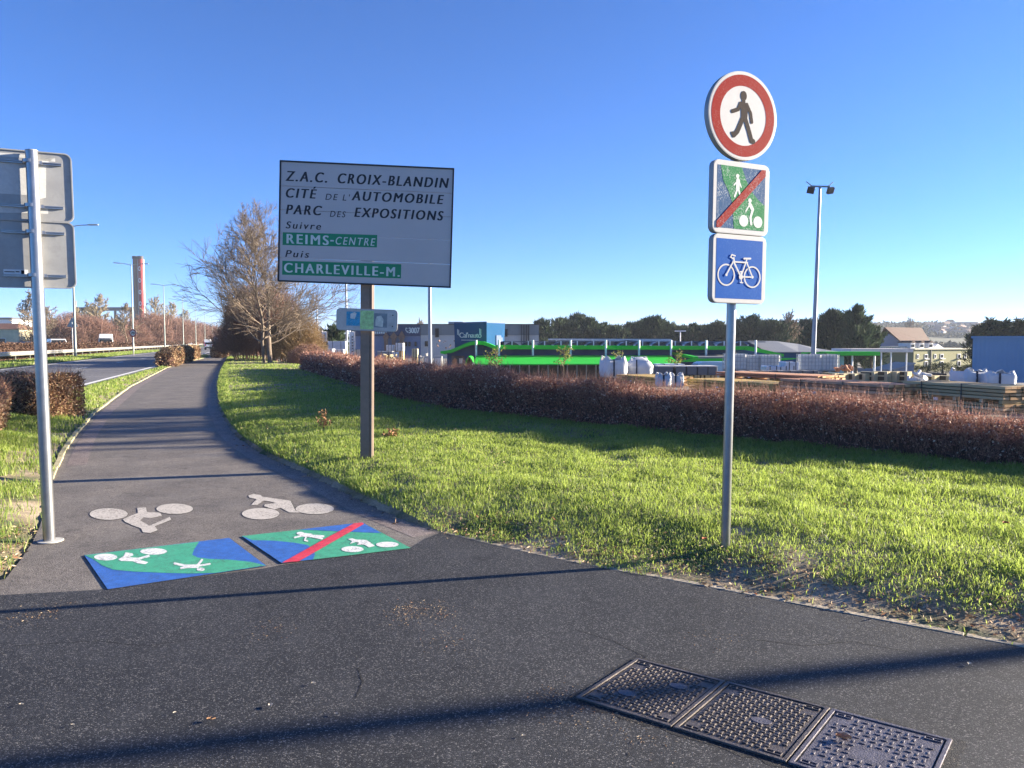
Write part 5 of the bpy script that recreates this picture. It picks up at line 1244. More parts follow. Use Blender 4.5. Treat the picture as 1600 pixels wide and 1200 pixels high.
def at_y(px, py, dy):           # same picture-plane position measured at the facade, moved back by dy
    p = C(px, py); return Vector((p.x, dy, p.z))
# tower: slightly flared
tw = MB(); a0, a1 = C(712, 560), C(760, 560); t0, t1 = C(708.5, 505.5), C(760, 504); back_ = Vector((2.6, 5.2, 0))
vb = [Vector((a0.x, .8, 0)), Vector((a1.x, .8, 0)), Vector((a1.x + 1.45, 4.0, 0)), Vector((a0.x + 1.45, 4.0, 0))]
vt = [Vector((t0.x, .8, t0.z)), Vector((t1.x, .8, t1.z)), Vector((t1.x + 1.75, 4.0, t1.z)), Vector((t0.x + 1.6, 4.0, t0.z))]
for f in ((0, 1), (1, 2), (2, 3), (3, 0)): tw.face([vb[f[0]], vb[f[1]], vt[f[1]], vt[f[0]]])
tw.face(vt); tw.face(vb[::-1]); twr = tw.build('tower', m_blue2, r)
cap = MB(); cap.prism([v + Vector((0, 0, .002)) for v in vt], (0, 0, .12)); cap.build('tower_cap', m_blue, twr)
d0, d1 = vb[1].lerp(vb[2], .5), vb[1].lerp(vb[2], .92); nrm_ = Vector((vb[2] - vb[1])).cross(Vector((0, 0, 1))).normalized()
dr = MB(); dr.prism([d0 + nrm_ * .1 + Vector((0, 0, gzz)) for gzz in (0,)] + [d1 + nrm_ * .1, d1 + nrm_ * .1 + Vector((0, 0, t1.z - 1.2)), d0 + nrm_ * .1 + Vector((0, 0, t1.z - 1.2))], nrm_ * .12); dr.build('tower_door', m_blue, twr)
k = Yc / 1220
frt = (Vector((t0.x, .8 - .03, 0)), Vector((1, 0, 0)), Vector((0, 0, 1)), Vector((0, -1, 0)))
put_text('lettering', "Cal'nauto", frt, (717 - 708.5) * k, C(740, 527.5).z, 34.5 * k, 10.5 * k * .8, m_ltw, twr, .012, 0, .9, .012)
bars = [[((x0 - 708.5) * k, C(0, y1).z), ((x0 - 708.5 + 1.1) * k, C(0, y1).z), ((x0 - 708.5 + 1.1) * k, C(0, y0).z), ((x0 - 708.5) * k, C(0, y0).z)] for x0, y0, y1 in ((713.5, 514, 523), (715.3, 515, 524), (750, 514, 523), (748.2, 513, 522))]
put_polys('bracket_marks', bars, frt, m_ltw, twr, .012)
put_polys('small_line', [[((x - 708.5) * k, C(0, 532).z), ((x + 1.2 - 708.5) * k, C(0, 532).z), ((x + 1.2 - 708.5) * k, C(0, 530.8).z), ((x - 708.5) * k, C(0, 530.8).z)] for x in np.arange(720, 746, 1.7)], frt, m_ltw, twr, .012)
# main wall and the wavy roof band
wave = [(690, 548.5), (698, 548), (706, 546), (716, 542), (726, 537.5), (736, 534), (746, 532.6), (756, 533.5), (765, 536.5), (776, 541.5)]
wl = MB(); wl.prism([at_y(px, py + 3.5, .5) for px, py in wave if 697 <= px] + [at_y(1163, 546, .5), at_y(1215, 556, .5)] + [Vector((C(1215, 560).x, .5, 0)), Vector((C(697, 560).x, .5, 0))], (0, 8, 0)); wl.build('wall', m_blue, r)
wv = MB()
for (x0, y0), (x1, y1) in zip(wave[:-1], wave[1:]):
    a, b_, c, d = at_y(x0, y0, -1.2), at_y(x1, y1, -1.2), at_y(x1, y1 + 5.5, -1.2), at_y(x0, y0 + 3.5 + 2 * (x0 > 700), -1.2)
    wv.prism([a, b_, c, d], (0, 9.5, 0))
wv.build('wavy_roof_edge', m_green, r)
fa = MB(); fa.prism([at_y(776, 539, -1.2), at_y(1165, 541, -1.2), at_y(1156, 546.5, -1.2), at_y(776, 545.5, -1.2)], (0, .35, 0)); fa.build('fascia', m_green, r)
fb_ = MB(); fb_.prism([at_y(1165, 541, -1.2), at_y(1218, 553, -1.2), at_y(1218, 557, -1.2), at_y(1158, 546.4, -1.2)], (0, .35, 0)); fb_.build('fascia', m_green, r)
rf = MB(); z_ = at_y(776, 540.2, 0).z; rf.box(at_y(776, 545, 0).x, at_y(1163, 545, 0).x, -.84, 9, z_ - .2, z_); rf.build('roof', m_groof, r)
# glazed vaults along the roof
for i in range(15):
    x0 = at_y(788 + i * 25.6, 545, 0).x; w_ = 24 * k; v = MB(); n_ = 8
    arc = [Vector((x0 + w_ * j / n_, .4, z_ + .36 * math.sin(PI * j / n_) ** .8)) for j in range(n_ + 1)]
    v.prism(arc, (0, 5.5, 0)); sk = v.build('roof_vault', m_droof, r)
    fr_ = MB()
    for j in (0, 4, 8):
        p_ = arc[j]; fr_.box(p_.x - .05, p_.x + .05, .28, .36, z_, p_.z + .1)
    fr_.build('vault_strut', m_post, sk)
cv = MB(); cv.prism([at_y(785, 534.5, 3) , at_y(1212, 535, 3), at_y(1212, 533.3, 3), at_y(785, 533, 3)], (0, 4, 0)); cv.build('ridge_panel', m_groof, r)
# lower awning, sunlit sheet with an arched end
aw = MB(); p1, p2, p3, p4 = at_y(745, 568.5, -6), at_y(1042, 567.5, -6), at_y(1042, 556.5, -1.25), at_y(745, 556.5, -1.25)
p1.z = at_y(0, 567, 0).z - .05; p2.z = p1.z + .05
aw.prism([p1, p2, p3, p4], (0, 0, .10)); aw.build('awning', m_green, r)
ar = MB(); arch = [(731.5, 574), (732.5, 566), (734.5, 559), (737.5, 555), (740.5, 556), (743.5, 561), (746, 568)]
for (x0, y0), (x1, y1) in zip(arch[:-1], arch[1:]):
    dx, dy = x1 - x0, y1 - y0; L = math.hypot(dx, dy); nx_, ny_ = -dy / L * 1.6, dx / L * 1.6
    ar.prism([at_y(x0, y0, -6.1), at_y(x1, y1, -6.1), at_y(x1 + nx_, y1 + ny_, -6.1), at_y(x0 + nx_, y0 + ny_, -6.1)], (0, 4.7, 0))
ar.build('arch', m_green, r)
ar2 = MB(); ar2.prism([at_y(x, y, -1.4) for x, y in arch] + [Vector((at_y(746, 545, 0).x, -1.4, 0)), Vector((at_y(731.5, 545, 0).x, -1.4, 0))], (0, .1, 0)); ar2.build('arch_recess', m_droof, r)
for px in (745, 780, 832, 890, 944, 995, 1044, 1098, 1174):
    b = MB(); p = at_y(px, 532, 0)
    b.tube([(p.x, -1.35, at_y(px, 557.5, 0).z - (.3 if px < 1040 else 0)), (p.x, -1.35, at_y(px, 531.5, 0).z)], .1, 10); b.build('post', m_post, r, auto=True)
gl_ = MB(); gl_.box(at_y(750, 545, 0).x, at_y(1036, 545, 0).x, .38, .48, .15, at_y(0, 569, 0).z); gl_.build('glazing', m_glass, r)
for i in range(20):
    b = MB(); x = at_y(752 + i * 15, 545, 0).x; b.box(x - .05, x + .05, .3, .37, 0, at_y(0, 569, 0).z); b.build('mullion', m_post, r)
ps = MB(); ps.prism([at_y(705, 577, .45), at_y(725, 577, .45), at_y(725, 556, .45), at_y(705, 556, .45)], (0, -.06, 0)); pst = ps.build('poster', mat('poster_dark', (.12, .10, .12), .5, var=.6, scale=1.4), r)
b = MB(); b.prism([at_y(707, 574, .37), at_y(713, 574, .37), at_y(714, 562, .37), at_y(710, 559, .37), at_y(707, 563, .37)], (0, -.02, 0)); b.build('poster_figure', mat('poster_orange', (.5, .22, .1), .5, var=.4, scale=3), pst)
b = MB(); b.prism([at_y(717, 568, .37), at_y(723, 568, .37), at_y(723, 560, .37), at_y(717, 560, .37)], (0, -.02, 0)); b.build('poster_box', m_cwhite, pst)
# lower right canopy: grey flat roof with green edges
lr = MB(); q = [at_y(1050, 553, 2), at_y(1165, 553, 2), at_y(1195, 557.5, -4), at_y(1070, 557.5, -4)]; q[0].z = q[1].z = at_y(0, 553.5, 0).z; q[2].z = q[3].z = at_y(0, 556.5, 0).z; lr.prism(q, (0, 0, -.15)); lr.build('lower_roof', m_groof, r)
b = MB(); b.prism([at_y(1040, 564, -4.1), at_y(1200, 561.5, -4.1), at_y(1228, 558.5, -4.1), at_y(1190, 557.8, -4.1), at_y(1066, 559, -4.1)], (0, .3, 0)); b.build('fascia', m_green, r)
b = MB(); b.prism([at_y(1046, 552.5, 1.9), at_y(1068, 560, -4.15), at_y(1075, 560, -4.15), at_y(1052, 552.5, 1.9)], (0, 0, .25)); b.build('fascia', m_green, r)
# right wing: grey pitched hall
wg = MB(); e0 = [at_y(1212, 533.5, 9), at_y(1262, 534, 9), at_y(1300, 539, 9), at_y(1332, 546.5, 9)]
wg.prism([v - Vector((0, 0, .12)) for v in e0] + [Vector((e0[3].x, 9, 0)), Vector((e0[0].x, 9, 0))], (0, 10, 0)); wg.build('hall_wall', m_blue, r)
rr_ = MB()
for a, b_ in zip(e0[:-1], e0[1:]):
    f0 = Vector((a.x - .5, 1.0, at_y(0, 551.5, 0).z)); f1 = Vector((b_.x - .5, 1.0, at_y(0, 551.5, 0).z)); rr_.prism([a, b_, f1, f0], (0, 0, .08))
rr_.build('hall_roof', m_groof, r)
b = MB(); x0, x1 = at_y(1258, 545, 0).x, at_y(1290, 545, 0).x; b.box(x0, x1, .9, 1.2, at_y(0, 556, 0).z, at_y(0, 550.5, 0).z); b.build('fascia', m_green, r)
b = MB(); x0, x1 = at_y(1288.5, 545, 0).x, at_y(1373, 545, 0).x; b.box(x0, x1, -.3, 1.6, at_y(0, 555.5, 0).z, at_y(0, 549.5, 0).z); b.build('canopy_edge', m_green, r)
b = MB(); x0, x1 = at_y(1212, 545, 0).x, at_y(1326, 545, 0).x; b.box(x0, x1, 1.3, 1.6, 0, at_y(0, 551, 0).z); b.build('hall_front', m_blue2, r)
m_teal = mat('pale_teal_wall', (.22, .42, .46), .6, var=.06)
b = MB(); b.box(at_y(1300, 545, 0).x, at_y(1326, 545, 0).x, 1.0, 1.28, 0, at_y(0, 557, 0).z); b.build('teal_panel', m_teal, r)
for px in (1334, 1369):
    b = MB(); x = at_y(px, 545, 0).x; b.tube([(x, .3, 0), (x, .3, at_y(0, 555.4, 0).z)], .09, 10); b.build('canopy_post', m_post, r, auto=True)
# pale canopy behind the hall and the white canopies behind the car wash
m_pale = mat('pale_pink_roof', (.66, .57, .5), .6, var=.06)
p0 = P(1374, 549, 82); p1 = P(1427, 549, 82); zb_ = tz(p0.x, 82); r2 = root('canopy', 'pale flat canopy roof on posts between the green canopy and the olive house', 'canopy', (p0.x, 82, zb_)); w_ = p1.x - p0.x; zc = p0.z - zb_
b = MB(); b.box(-3, w_, 0, 5, zc - .1, zc + .28); b.build('roof', m_pale, r2, bevel=.02)
for x in (.4, w_ * .4, w_ - .5):
    b = MB(); b.tube([(x, .4, -.2), (x, .4, zc - .1)], .08, 8); b.build('post', m_post, r2, auto=True)
p0 = P(860, 529, 96); p1 = P(1054, 529, 96); zb_ = tz(p0.x, 96); r2 = root('canopy', 'long thin white canopy roof seen above the car wash roof', 'canopy', (p0.x, 96, zb_)); w_ = p1.x - p0.x; zc = p0.z - zb_
m_pw = mat('white_roof_edge', (.68, .66, .62), .6)
b = MB(); b.prism([(0, 0, zc), (w_ * .97, 0, zc - .05), (w_, 0, zc - .35), (w_ * .9, 0, zc - .35), (0, 0, zc - .2)], (0, 6, 0)); b.build('roof', m_pw, r2)
b = MB(); b.prism([(w_ * .36, -.3, zc - .55), (w_ * .62, -.3, zc - .2), (w_ * .98, -.3, zc - .6), (w_ * .98, -.3, zc - .75), (w_ * .62, -.3, zc - .4), (w_ * .36, -.3, zc - .75)], (0, .2, 0)); b.build('brace', m_trim, r2)
for f in (.05, .35, .65, .93):
    b = MB(); b.tube([(w_ * f, .5, -.2), (w_ * f, .5, zc - .2)], .1, 8); b.build('post', m_post, r2, auto=True)
p = P(1063, 518, 100); zb_ = tz(p.x, 100); r2 = root('street_lamp', 'slim white lamp post with two short arms above the car wash roof', 'street lamp', (p.x, 100, zb_))
b = MB(); b.tube([(0, 0, -.2), (0, 0, p.z - zb_)], [.09, .06], 10); b.build('pole', m_post, r2, auto=True)
for s in (-1, 1): b = MB(); b.box(0.02 * s, s * .7, -.12, .12, p.z - zb_, p.z - zb_ + .12); b.build('lamp_head', m_post, r2, bevel=.02)

# ================================================================== GREY WAREHOUSE WITH BLUE END
Yw = 112.0; k = Yw / 1220; px0 = 520; ow = P(700, 560, Yw); ow.z = tz(ow.x, Yw) - .3
r = root('warehouse', 'grey and white warehouse with a dark blue end wall numbered 3007', 'building', tuple(ow))
def Wp(px, py): p = P(px, py, Yw); return (p.x - ow.x, p.z - ow.z)
m_wg = mat('grey_corrugated', (.20, .215, .215), .6, var=.06, scale=.8); m_ww = mat('white_lower_wall', (.52, .50, .46), .7, var=.06); m_wb = mat('navy_cladding', (.02, .04, .10), .55); m_wb2 = mat('faded_blue_wall', (.12, .17, .28), .6, var=.1); m_brown = mat('brown_house_figure', (.20, .115, .075), .7)
def slab(name, xa, xb, ya, yb, m, y0=0.0, y1=14, par=None):
    (x0, z0), (x1, z1) = Wp(xa, yb), Wp(xb, ya); b = MB(); b.box(x0, x1, y0, y1, z0, z1); return b.build(name, m, par or r)
slab('wall', 657.5, 842, 523, 560, m_ww, .05); slab('wall', 549, 657, 524.5, 560, m_wb2, .05)
u1 = slab('upper_cladding', 657.2, 842, 507.5, 523.6, m_wg, -.1); slab('upper_cladding', 548, 656.8, 507, 525, m_wb, -.12)
slab('roof', 546, 843, 506.2, 507, m_trim, -.3, 14.2); slab('roof_box', 697, 721, 501.5, 506.1, m_conc, 4, 9)
for i in range(46):
    x, _ = Wp(659 + i * 4.0, 520); b = MB(); z0, z1 = Wp(0, 523.4)[1], Wp(0, 507.7)[1]; b.box(x - .05, x + .05, -.15, -.1, z0, z1)
    if i % 2 == 0: b.build('cladding_rib', m_wg, u1)
for (xa, xb, ya, yb) in ((680, 686, 513, 527), (664, 668.5, 533, 541), (633, 636, 534, 541), (638.5, 641.5, 534, 541), (622, 625, 534, 541), (648, 651, 534, 541), (789, 793, 514, 526)):
    w_ = slab('window', xa, xb, ya, yb, m_trim, -.2, .1); slab('pane', xa + .5, xb - .5, ya + .6, yb - .6, m_glass, -.23, .0, w_)
for xa, xb in ((814, 815), (818, 819), (822, 823.2), (825, 827)): slab('downpipe', xa, xb, 507.8, 540, m_trim, -.35, -.12)
for cx_, w_, top, bot in ((603.5, 10, 518.5, 548), (615.5, 11, 518.5, 548), (628, 11, 516.5, 548)):
    pts = [(cx_ - w_ * .25, bot), (cx_ + w_ * .25, bot), (cx_ + w_ * .28, 531), (cx_ + w_ * .5, 526), (cx_, top), (cx_ - w_ * .5, 526), (cx_ - w_ * .28, 531)]
    b = MB(); b.prism([(Wp(x, y)[0], -.32, Wp(x, y)[1]) for x, y in pts], (0, .12, 0)); b.build('house_figure', m_brown, r)
frw = (Vector((0, -.13, 0)), Vector((1, 0, 0)), Vector((0, 0, 1)), Vector((0, -1, 0)))
x0, z0 = Wp(639, 520.5); put_text('lettering', '3007', frw, x0, z0, 16.5 * k, 9 * k, m_ltw, r, .02, 0, 1.0, .02)
hs = []
cxp, czp = Wp(636.0, 516); s_ = k
for pts in ([(-1.2, 3.6), (-1.9, 2.2), (-1.6, .2), (-.2, -2.2), (1.4, -3.4)],): hs += stroke([(cxp + a * s_, czp + b_ * s_) for a, b_ in pts], 1.0 * s_)
hs += stroke([(cxp - .9 * s_, czp + 3.4 * s_), (cxp + .3 * s_, czp + 2.4 * s_)], 1.1 * s_) + stroke([(cxp + 1.0 * s_, czp - 2.4 * s_), (cxp + 1.9 * s_, czp - 1.2 * s_)], 1.1 * s_)
put_polys('phone_symbol', hs, frw, m_ltw, r, .02, .001)
x0, z0 = Wp(586, 521.5); put_polys('small_line', [[(x0 + i * .3, z0), (x0 + i * .3 + .2, z0), (x0 + i * .3 + .2, z0 + .3), (x0 + i * .3, z0 + .3)] for i in range(6)], frw, m_ltw, r, .02)

# ================================================================== HOUSES AND WAREHOUSE ON THE RIGHT
m_gable = mat('blue_grey_gable', (.24, .28, .36), .8, var=.06); m_bt = mat('brown_roof_tiles', (.075, .036, .028), .8, var=.15, scale=1.5); m_olive = mat('olive_render', (.30, .29, .15), .85, var=.07, scale=.5); m_ctrim = mat('cream_trim', (.62, .57, .44), .8)
Yh = 140.0; oh = P(1415, 560, Yh); oh.z = tz(oh.x, Yh) - .4; r = root('house', 'tall house with a brown pitched roof and blue grey gable behind the olive building', 'house', tuple(oh))
def Hp(px, py, Y=Yh): p = P(px, py, Y); return Vector((p.x - oh.x, Y - Yh, p.z - oh.z))
ga = [Hp(1371, 536), Hp(1383, 513.5), Hp(1416, 541)]
gb = [ga[0], ga[1], ga[2]]
off_ = Vector((Hp(1456, 541).x - ga[2].x, 6, 0)); offr = Vector((Hp(1440, 514).x - ga[1].x, 6, 0))
wl = MB(); A_ = [Vector((ga[0].x, 0, 0)), Vector((ga[2].x, -3, 0)), Vector((ga[2].x, -3, ga[2].z - .35)), Vector((ga[1].x, -1.2, ga[1].z - .9)), Vector((ga[0].x, 0, ga[0].z))]
wl.prism(A_, tuple(Hp(1453, 541, Yh + 3) - Hp(1416, 541, Yh - 3))); wl.build('wall', m_gable, r)
rf = MB(); e_ = .25
q0, q1, q2, q3 = Hp(1382, 513, Yh - 1.5), Hp(1440, 514, Yh + 4.5), Hp(1458, 542, Yh + 2.6), Hp(1415, 542, Yh - 3.6)
rf.prism([q0, q1, q2, q3], (0, 0, .22)); qb = [Vector((ga[0].x - .3, -.2, ga[0].z)), Vector((ga[0].x + 6, 6, ga[0].z))]; rf.prism([q0, q1, qb[1], qb[0]], (0, 0, .22)); rf.build('roof', m_bt, r)
b = MB(); x, z = Hp(1402, 541).x, Hp(1402, 541).z; b.box(x - .35, x + .35, -2.4, -1.9, z - .1, z + 1.0); b.build('window', m_glass, r)
Yo = 130.0; oo = P(1472, 575, Yo); oo.z = tz(oo.x, Yo) - .3; r = root('house', 'long olive rendered building with small windows and white dormers', 'house', tuple(oo), R(25)); k = Yo / 1220
def Op(px, py): p = P(px, py, Yo); q = p.x - oo.x; return (q * 1.48 / (1 - .0035 * q), p.z - oo.z)
(x0, z0), (x1, z1) = Op(1427, 580), Op(1521, 546); b = MB(); b.box(x0, x1, 0, 9, -.3, z1); b.build('wall', m_olive, r)
b = MB(); b.box(x0 - .1, x1, -.25, 9.2, z1, z1 + .22); b.build('cornice', m_ctrim, r)
b = MB(); b.box(Op(1453.5, 555)[0], Op(1454.6, 555)[0], -.14, -.002, 0, z1); b.build('downpipe', m_trim, r)
for px, big_ in ((1434, 0), (1447, 1), (1461, 0), (1471.5, 1), (1498.5, 1), (1508.5, 0)):
    for (ya, yb) in ((553, 560), (564, 573)) if big_ else ((553, 560),):
        xa, za = Op(px - (2.6 if big_ else 1.7), yb); xb, zb2 = Op(px + (2.6 if big_ else 1.7), ya)
        f = MB(); f.box(xa, xb, -.06, .05, za, zb2); w_ = f.build('window', m_cwhite, r); g_ = MB(); g_.box(xa + .12, xb - .12, -.075, .02, za + .12, zb2 - .12); g_.build('pane', m_glass, w_)
        if big_ and ya < 560: s2 = MB(); s2.box(xa - .1, xb + .1, -.35, -.065, za - .12, za); s2.build('sill', m_cwhite, w_)
(xa, za), (xb, zb2) = Op(1415.5, 546), Op(1455, 541); b = MB(); b.box(xa, xb, 1, 6, za, zb2); b.build('attic_wall', m_ctrim, r)
for px in (1429, 1443, 1457):
    xa, za = Op(px - 3.6, 546); xb, zb2 = Op(px + 3.6, 535.5); f = MB(); f.box(xa, xb, .3, 2.6, za + .2, zb2); d_ = f.build('dormer', m_cwhite, r)
    g_ = MB(); g_.box(xa + .2, xb - .2, .22, .4, za + .4, zb2 - .25); g_.build('pane', m_glass, d_)
    t_ = MB(); t_.prism([(xa - .15, .15, zb2), (xb + .15, .15, zb2), ((xa + xb) / 2, .15, zb2 + .35)], (0, 2.6, 0)); t_.build('dormer_roof', m_bt, d_)
t_ = MB(); (xa, za), (xb, _) = Op(1463, 545.5), Op(1478, 545.5); t_.prism([(xa, .4, z1 + .23), (xb, .4, z1 + .23), ((xa + xb) / 2 - .3, .4, z1 + .95)], (0, 4, 0)); t_.build('pediment', m_cwhite, r)
# small grey sheds below the pale canopy
p = P(1412, 575, 104); zb_ = tz(p.x, 104); r = root('shed', 'blue grey shed with a sloping roof left of the olive building', 'shed', (p.x, 104, zb_)); k = 104 / 1220
b = MB(); b.prism([(-18 * k, 0, -.2), (16 * k, 0, -.2), (16 * k, 0, 21.5 * k), (-16 * k, 0, 12 * k)], (0, 5, 0)); b.build('wall', m_gable, r)
b = MB(); b.prism([(-20 * k, -.3, 11.6 * k), (16.5 * k, -.3, 21.9 * k), (16.5 * k, -.3, 24 * k), (-20 * k, -.3, 13.5 * k)], (0, 5.6, 0)); b.build('roof', m_conc, r)
p = P(1377, 572, 100); zb_ = tz(p.x, 100); r = root('shed', 'small grey gabled hut under the pale canopy', 'shed', (p.x, 100, zb_)); k = 100 / 1220
b = MB(); b.prism([(-9 * k, 0, -.2), (9 * k, 0, -.2), (9 * k, 0, 6 * k + .4), (0, 0, 10 * k + .4), (-9 * k, 0, 6 * k + .4)], (0, 4, 0)); b.build('wall', m_gable, r)
b = MB(); b.prism([(-10 * k, -.2, 5.6 * k + .4), (0, -.2, 10.2 * k + .4), (10 * k, -.2, 5.6 * k + .4), (10 * k, -.2, 6.6 * k + .4), (0, -.2, 11.3 * k + .4), (-10 * k, -.2, 6.6 * k + .4)], (0, 4.4, 0)); b.build('roof', m_groof, r)
# blue corrugated warehouse at the right edge
Yb = 46.0; p = P(1518, 600, Yb); pt = P(1518, 528.5, Yb); zb_ = tz(p.x, Yb) - .2; r = root('warehouse', 'large plain blue corrugated warehouse at the right edge', 'building', (p.x, Yb, zb_), R(-31))
m_bw, n, b_ = newmat('blue_corrugated'); co = coords(n); wv_ = N(n, 'ShaderNodeTexWave'); wv_.inputs['Scale'].default_value = 1.4; n.links.new(co, wv_.inputs[0])
n.links.new(ramp(n, noise(n, .4, 3), [(.3, (.18, .31, .44)), (.7, (.21, .345, .48))]), b_.inputs['Base Color']); b_.inputs['Roughness'].default_value = .5
bp = N(n, 'ShaderNodeBump'); bp.inputs['Distance'].default_value = .05; bp.inputs['Strength'].default_value = .2; n.links.new(wv_.outputs['Fac'], bp.inputs['Height']); n.links.new(bp.outputs[0], b_.inputs['Normal'])
H_ = pt.z - zb_; b = MB(); b.box(0, 16, 0, 20, -.2, H_); b.build('wall', m_bw, r)
b = MB(); b.box(-.1, 16, -.1, 20, H_, H_ + .12); b.build('roof_edge', m_bw, r); b = MB(); b.box(3, 5, -.06, .0, -.1, 1.6); b.build('door', m_blue, r)

# ================================================================== YARD GOODS
# wooden decking stacks
m_wred = island_mat('red_brown_boards', [(0, (.38, .17, .09)), (.5, (.54, .27, .15)), (.9, (.62, .36, .21)), (1, (.66, .45, .3))], .75, 0)
m_wgrn = island_mat('greenish_boards', [(0, (.36, .26, .12)), (.5, (.5, .36, .18)), (.9, (.58, .44, .23)), (1, (.62, .5, .32))], .75, 0)
m_wyel = island_mat('yellow_boards', [(0, (.42, .28, .08)), (.5, (.56, .38, .12)), (.9, (.5, .36, .14)), (1, (.55, .42, .2))], .7, 0)
m_ends = island_mat('fresh_sawn_ends', [(0, (.45, .24, .10)), (.5, (.6, .34, .15)), (1, (.7, .46, .24))], .7, 0)
def lumber(label, pl_, pr_, top_l, top_r, Yl, Yr, h, depth, mats, layers, group='timber stacks in the yard', gap_at=None):
    """stack whose visible long side runs from picture column pl_ (depth Yl) to pr_ (depth Yr)"""
    A = P(pl_, top_l, Yl); B = P(pr_, top_r, Yr); ztop = (A.z + B.z) / 2
    v = Vector((B.x - A.x, B.y - A.y, 0)); L = v.length; rz = math.atan2(v.y, v.x)
    r = root('lumber_stack', label, 'timber stack', (A.x, A.y, ztop - h), rz, group)
    gr = tz(A.x, A.y); zb_ = min(gr - (ztop - h), 0) - .02
    lh = h / layers; b = MB(); e = MB(); nb = max(3, int(depth / .16)); bw = depth / nb; sp = MB(); nsp = 0
    for i in range(layers):
        z = i * lh
        if gap_at and i in gap_at:
            for f in (.04, .3, .55, .8, .97): sp.box(L * f - .04, L * f + .04, .01, depth - .01, z, z + lh * .94)
            nsp += 1; continue
        j0 = random.uniform(-.03, .03)
        for k2 in range(nb):
            j = j0 + random.uniform(-.035, .035); y = k2 * bw
            b.box(j, L + j - .004, y + .004 + random.uniform(0, .012), y + bw - .004, z + .004, z + lh * .80)
            e.box(L + j - .0035, L + j + .001, y + .006, y + bw - .006, z + .006, z + lh * .80 - .002)
    b.build('boards', mats, r); e.build('board_ends', m_ends, r)
    for f in (.12, .5, .88):
        q_ = MB(); q_.box(L * f - .06, L * f + .06, .02, depth - .02, zb_, -.001); q_.build('bearer', m_wgrn, r)
    if nsp: sp.build('spacer', m_wgrn, r)
    for f in (.22, .62):
        q_ = MB(); q_.box(L * f - .012, L * f + .012, -.006, depth + .006, h - lh * .19, h - lh * .17 + .004); q_.box(L * f - .012, L * f + .012, -.012, -.006, 0, h); q_.build('strap', m_trim, r)
    tg = MB(); x = L * .35; tg.box(x, x + .12, -.014, -.002, h * .55, h * .62); tg.build('paper_tag', m_cwhite, r)
    return r
lumber('long red brown board stack with orange sawn ends, middle of the yard', 1218, 1389, 593, 597, 21.5, 18.2, .78, 1.0, m_wred, 9, gap_at=(3,))
lumber('wide greenish board stack with pale ends, nearest and farthest right', 1409, 1569, 596.5, 600, 19.0, 16.4, .92, 1.05, m_wgrn, 12, gap_at=(7,))
lumber('dark red boards cut by the right picture edge beside the greenish stack', 1583, 1700, 620, 622, 17.2, 16.0, .6, .9, m_wred, 7)
lumber('low yellow topped board stack left of and behind the sign pole', 1075, 1210, 591, 598, 24.5, 21.5, .55, 1.3, m_wyel, 5)
lumber('red brown board stack behind the yellow one, right of the sign pole', 1118, 1278, 580.5, 586.5, 30, 26, .42, 1.4, m_wred, 5, gap_at=(2,))
lumber('short yellow board stack in front of the two white bags', 964, 1027, 585, 588.5, 29, 26.5, .5, 1.5, m_wyel, 5)

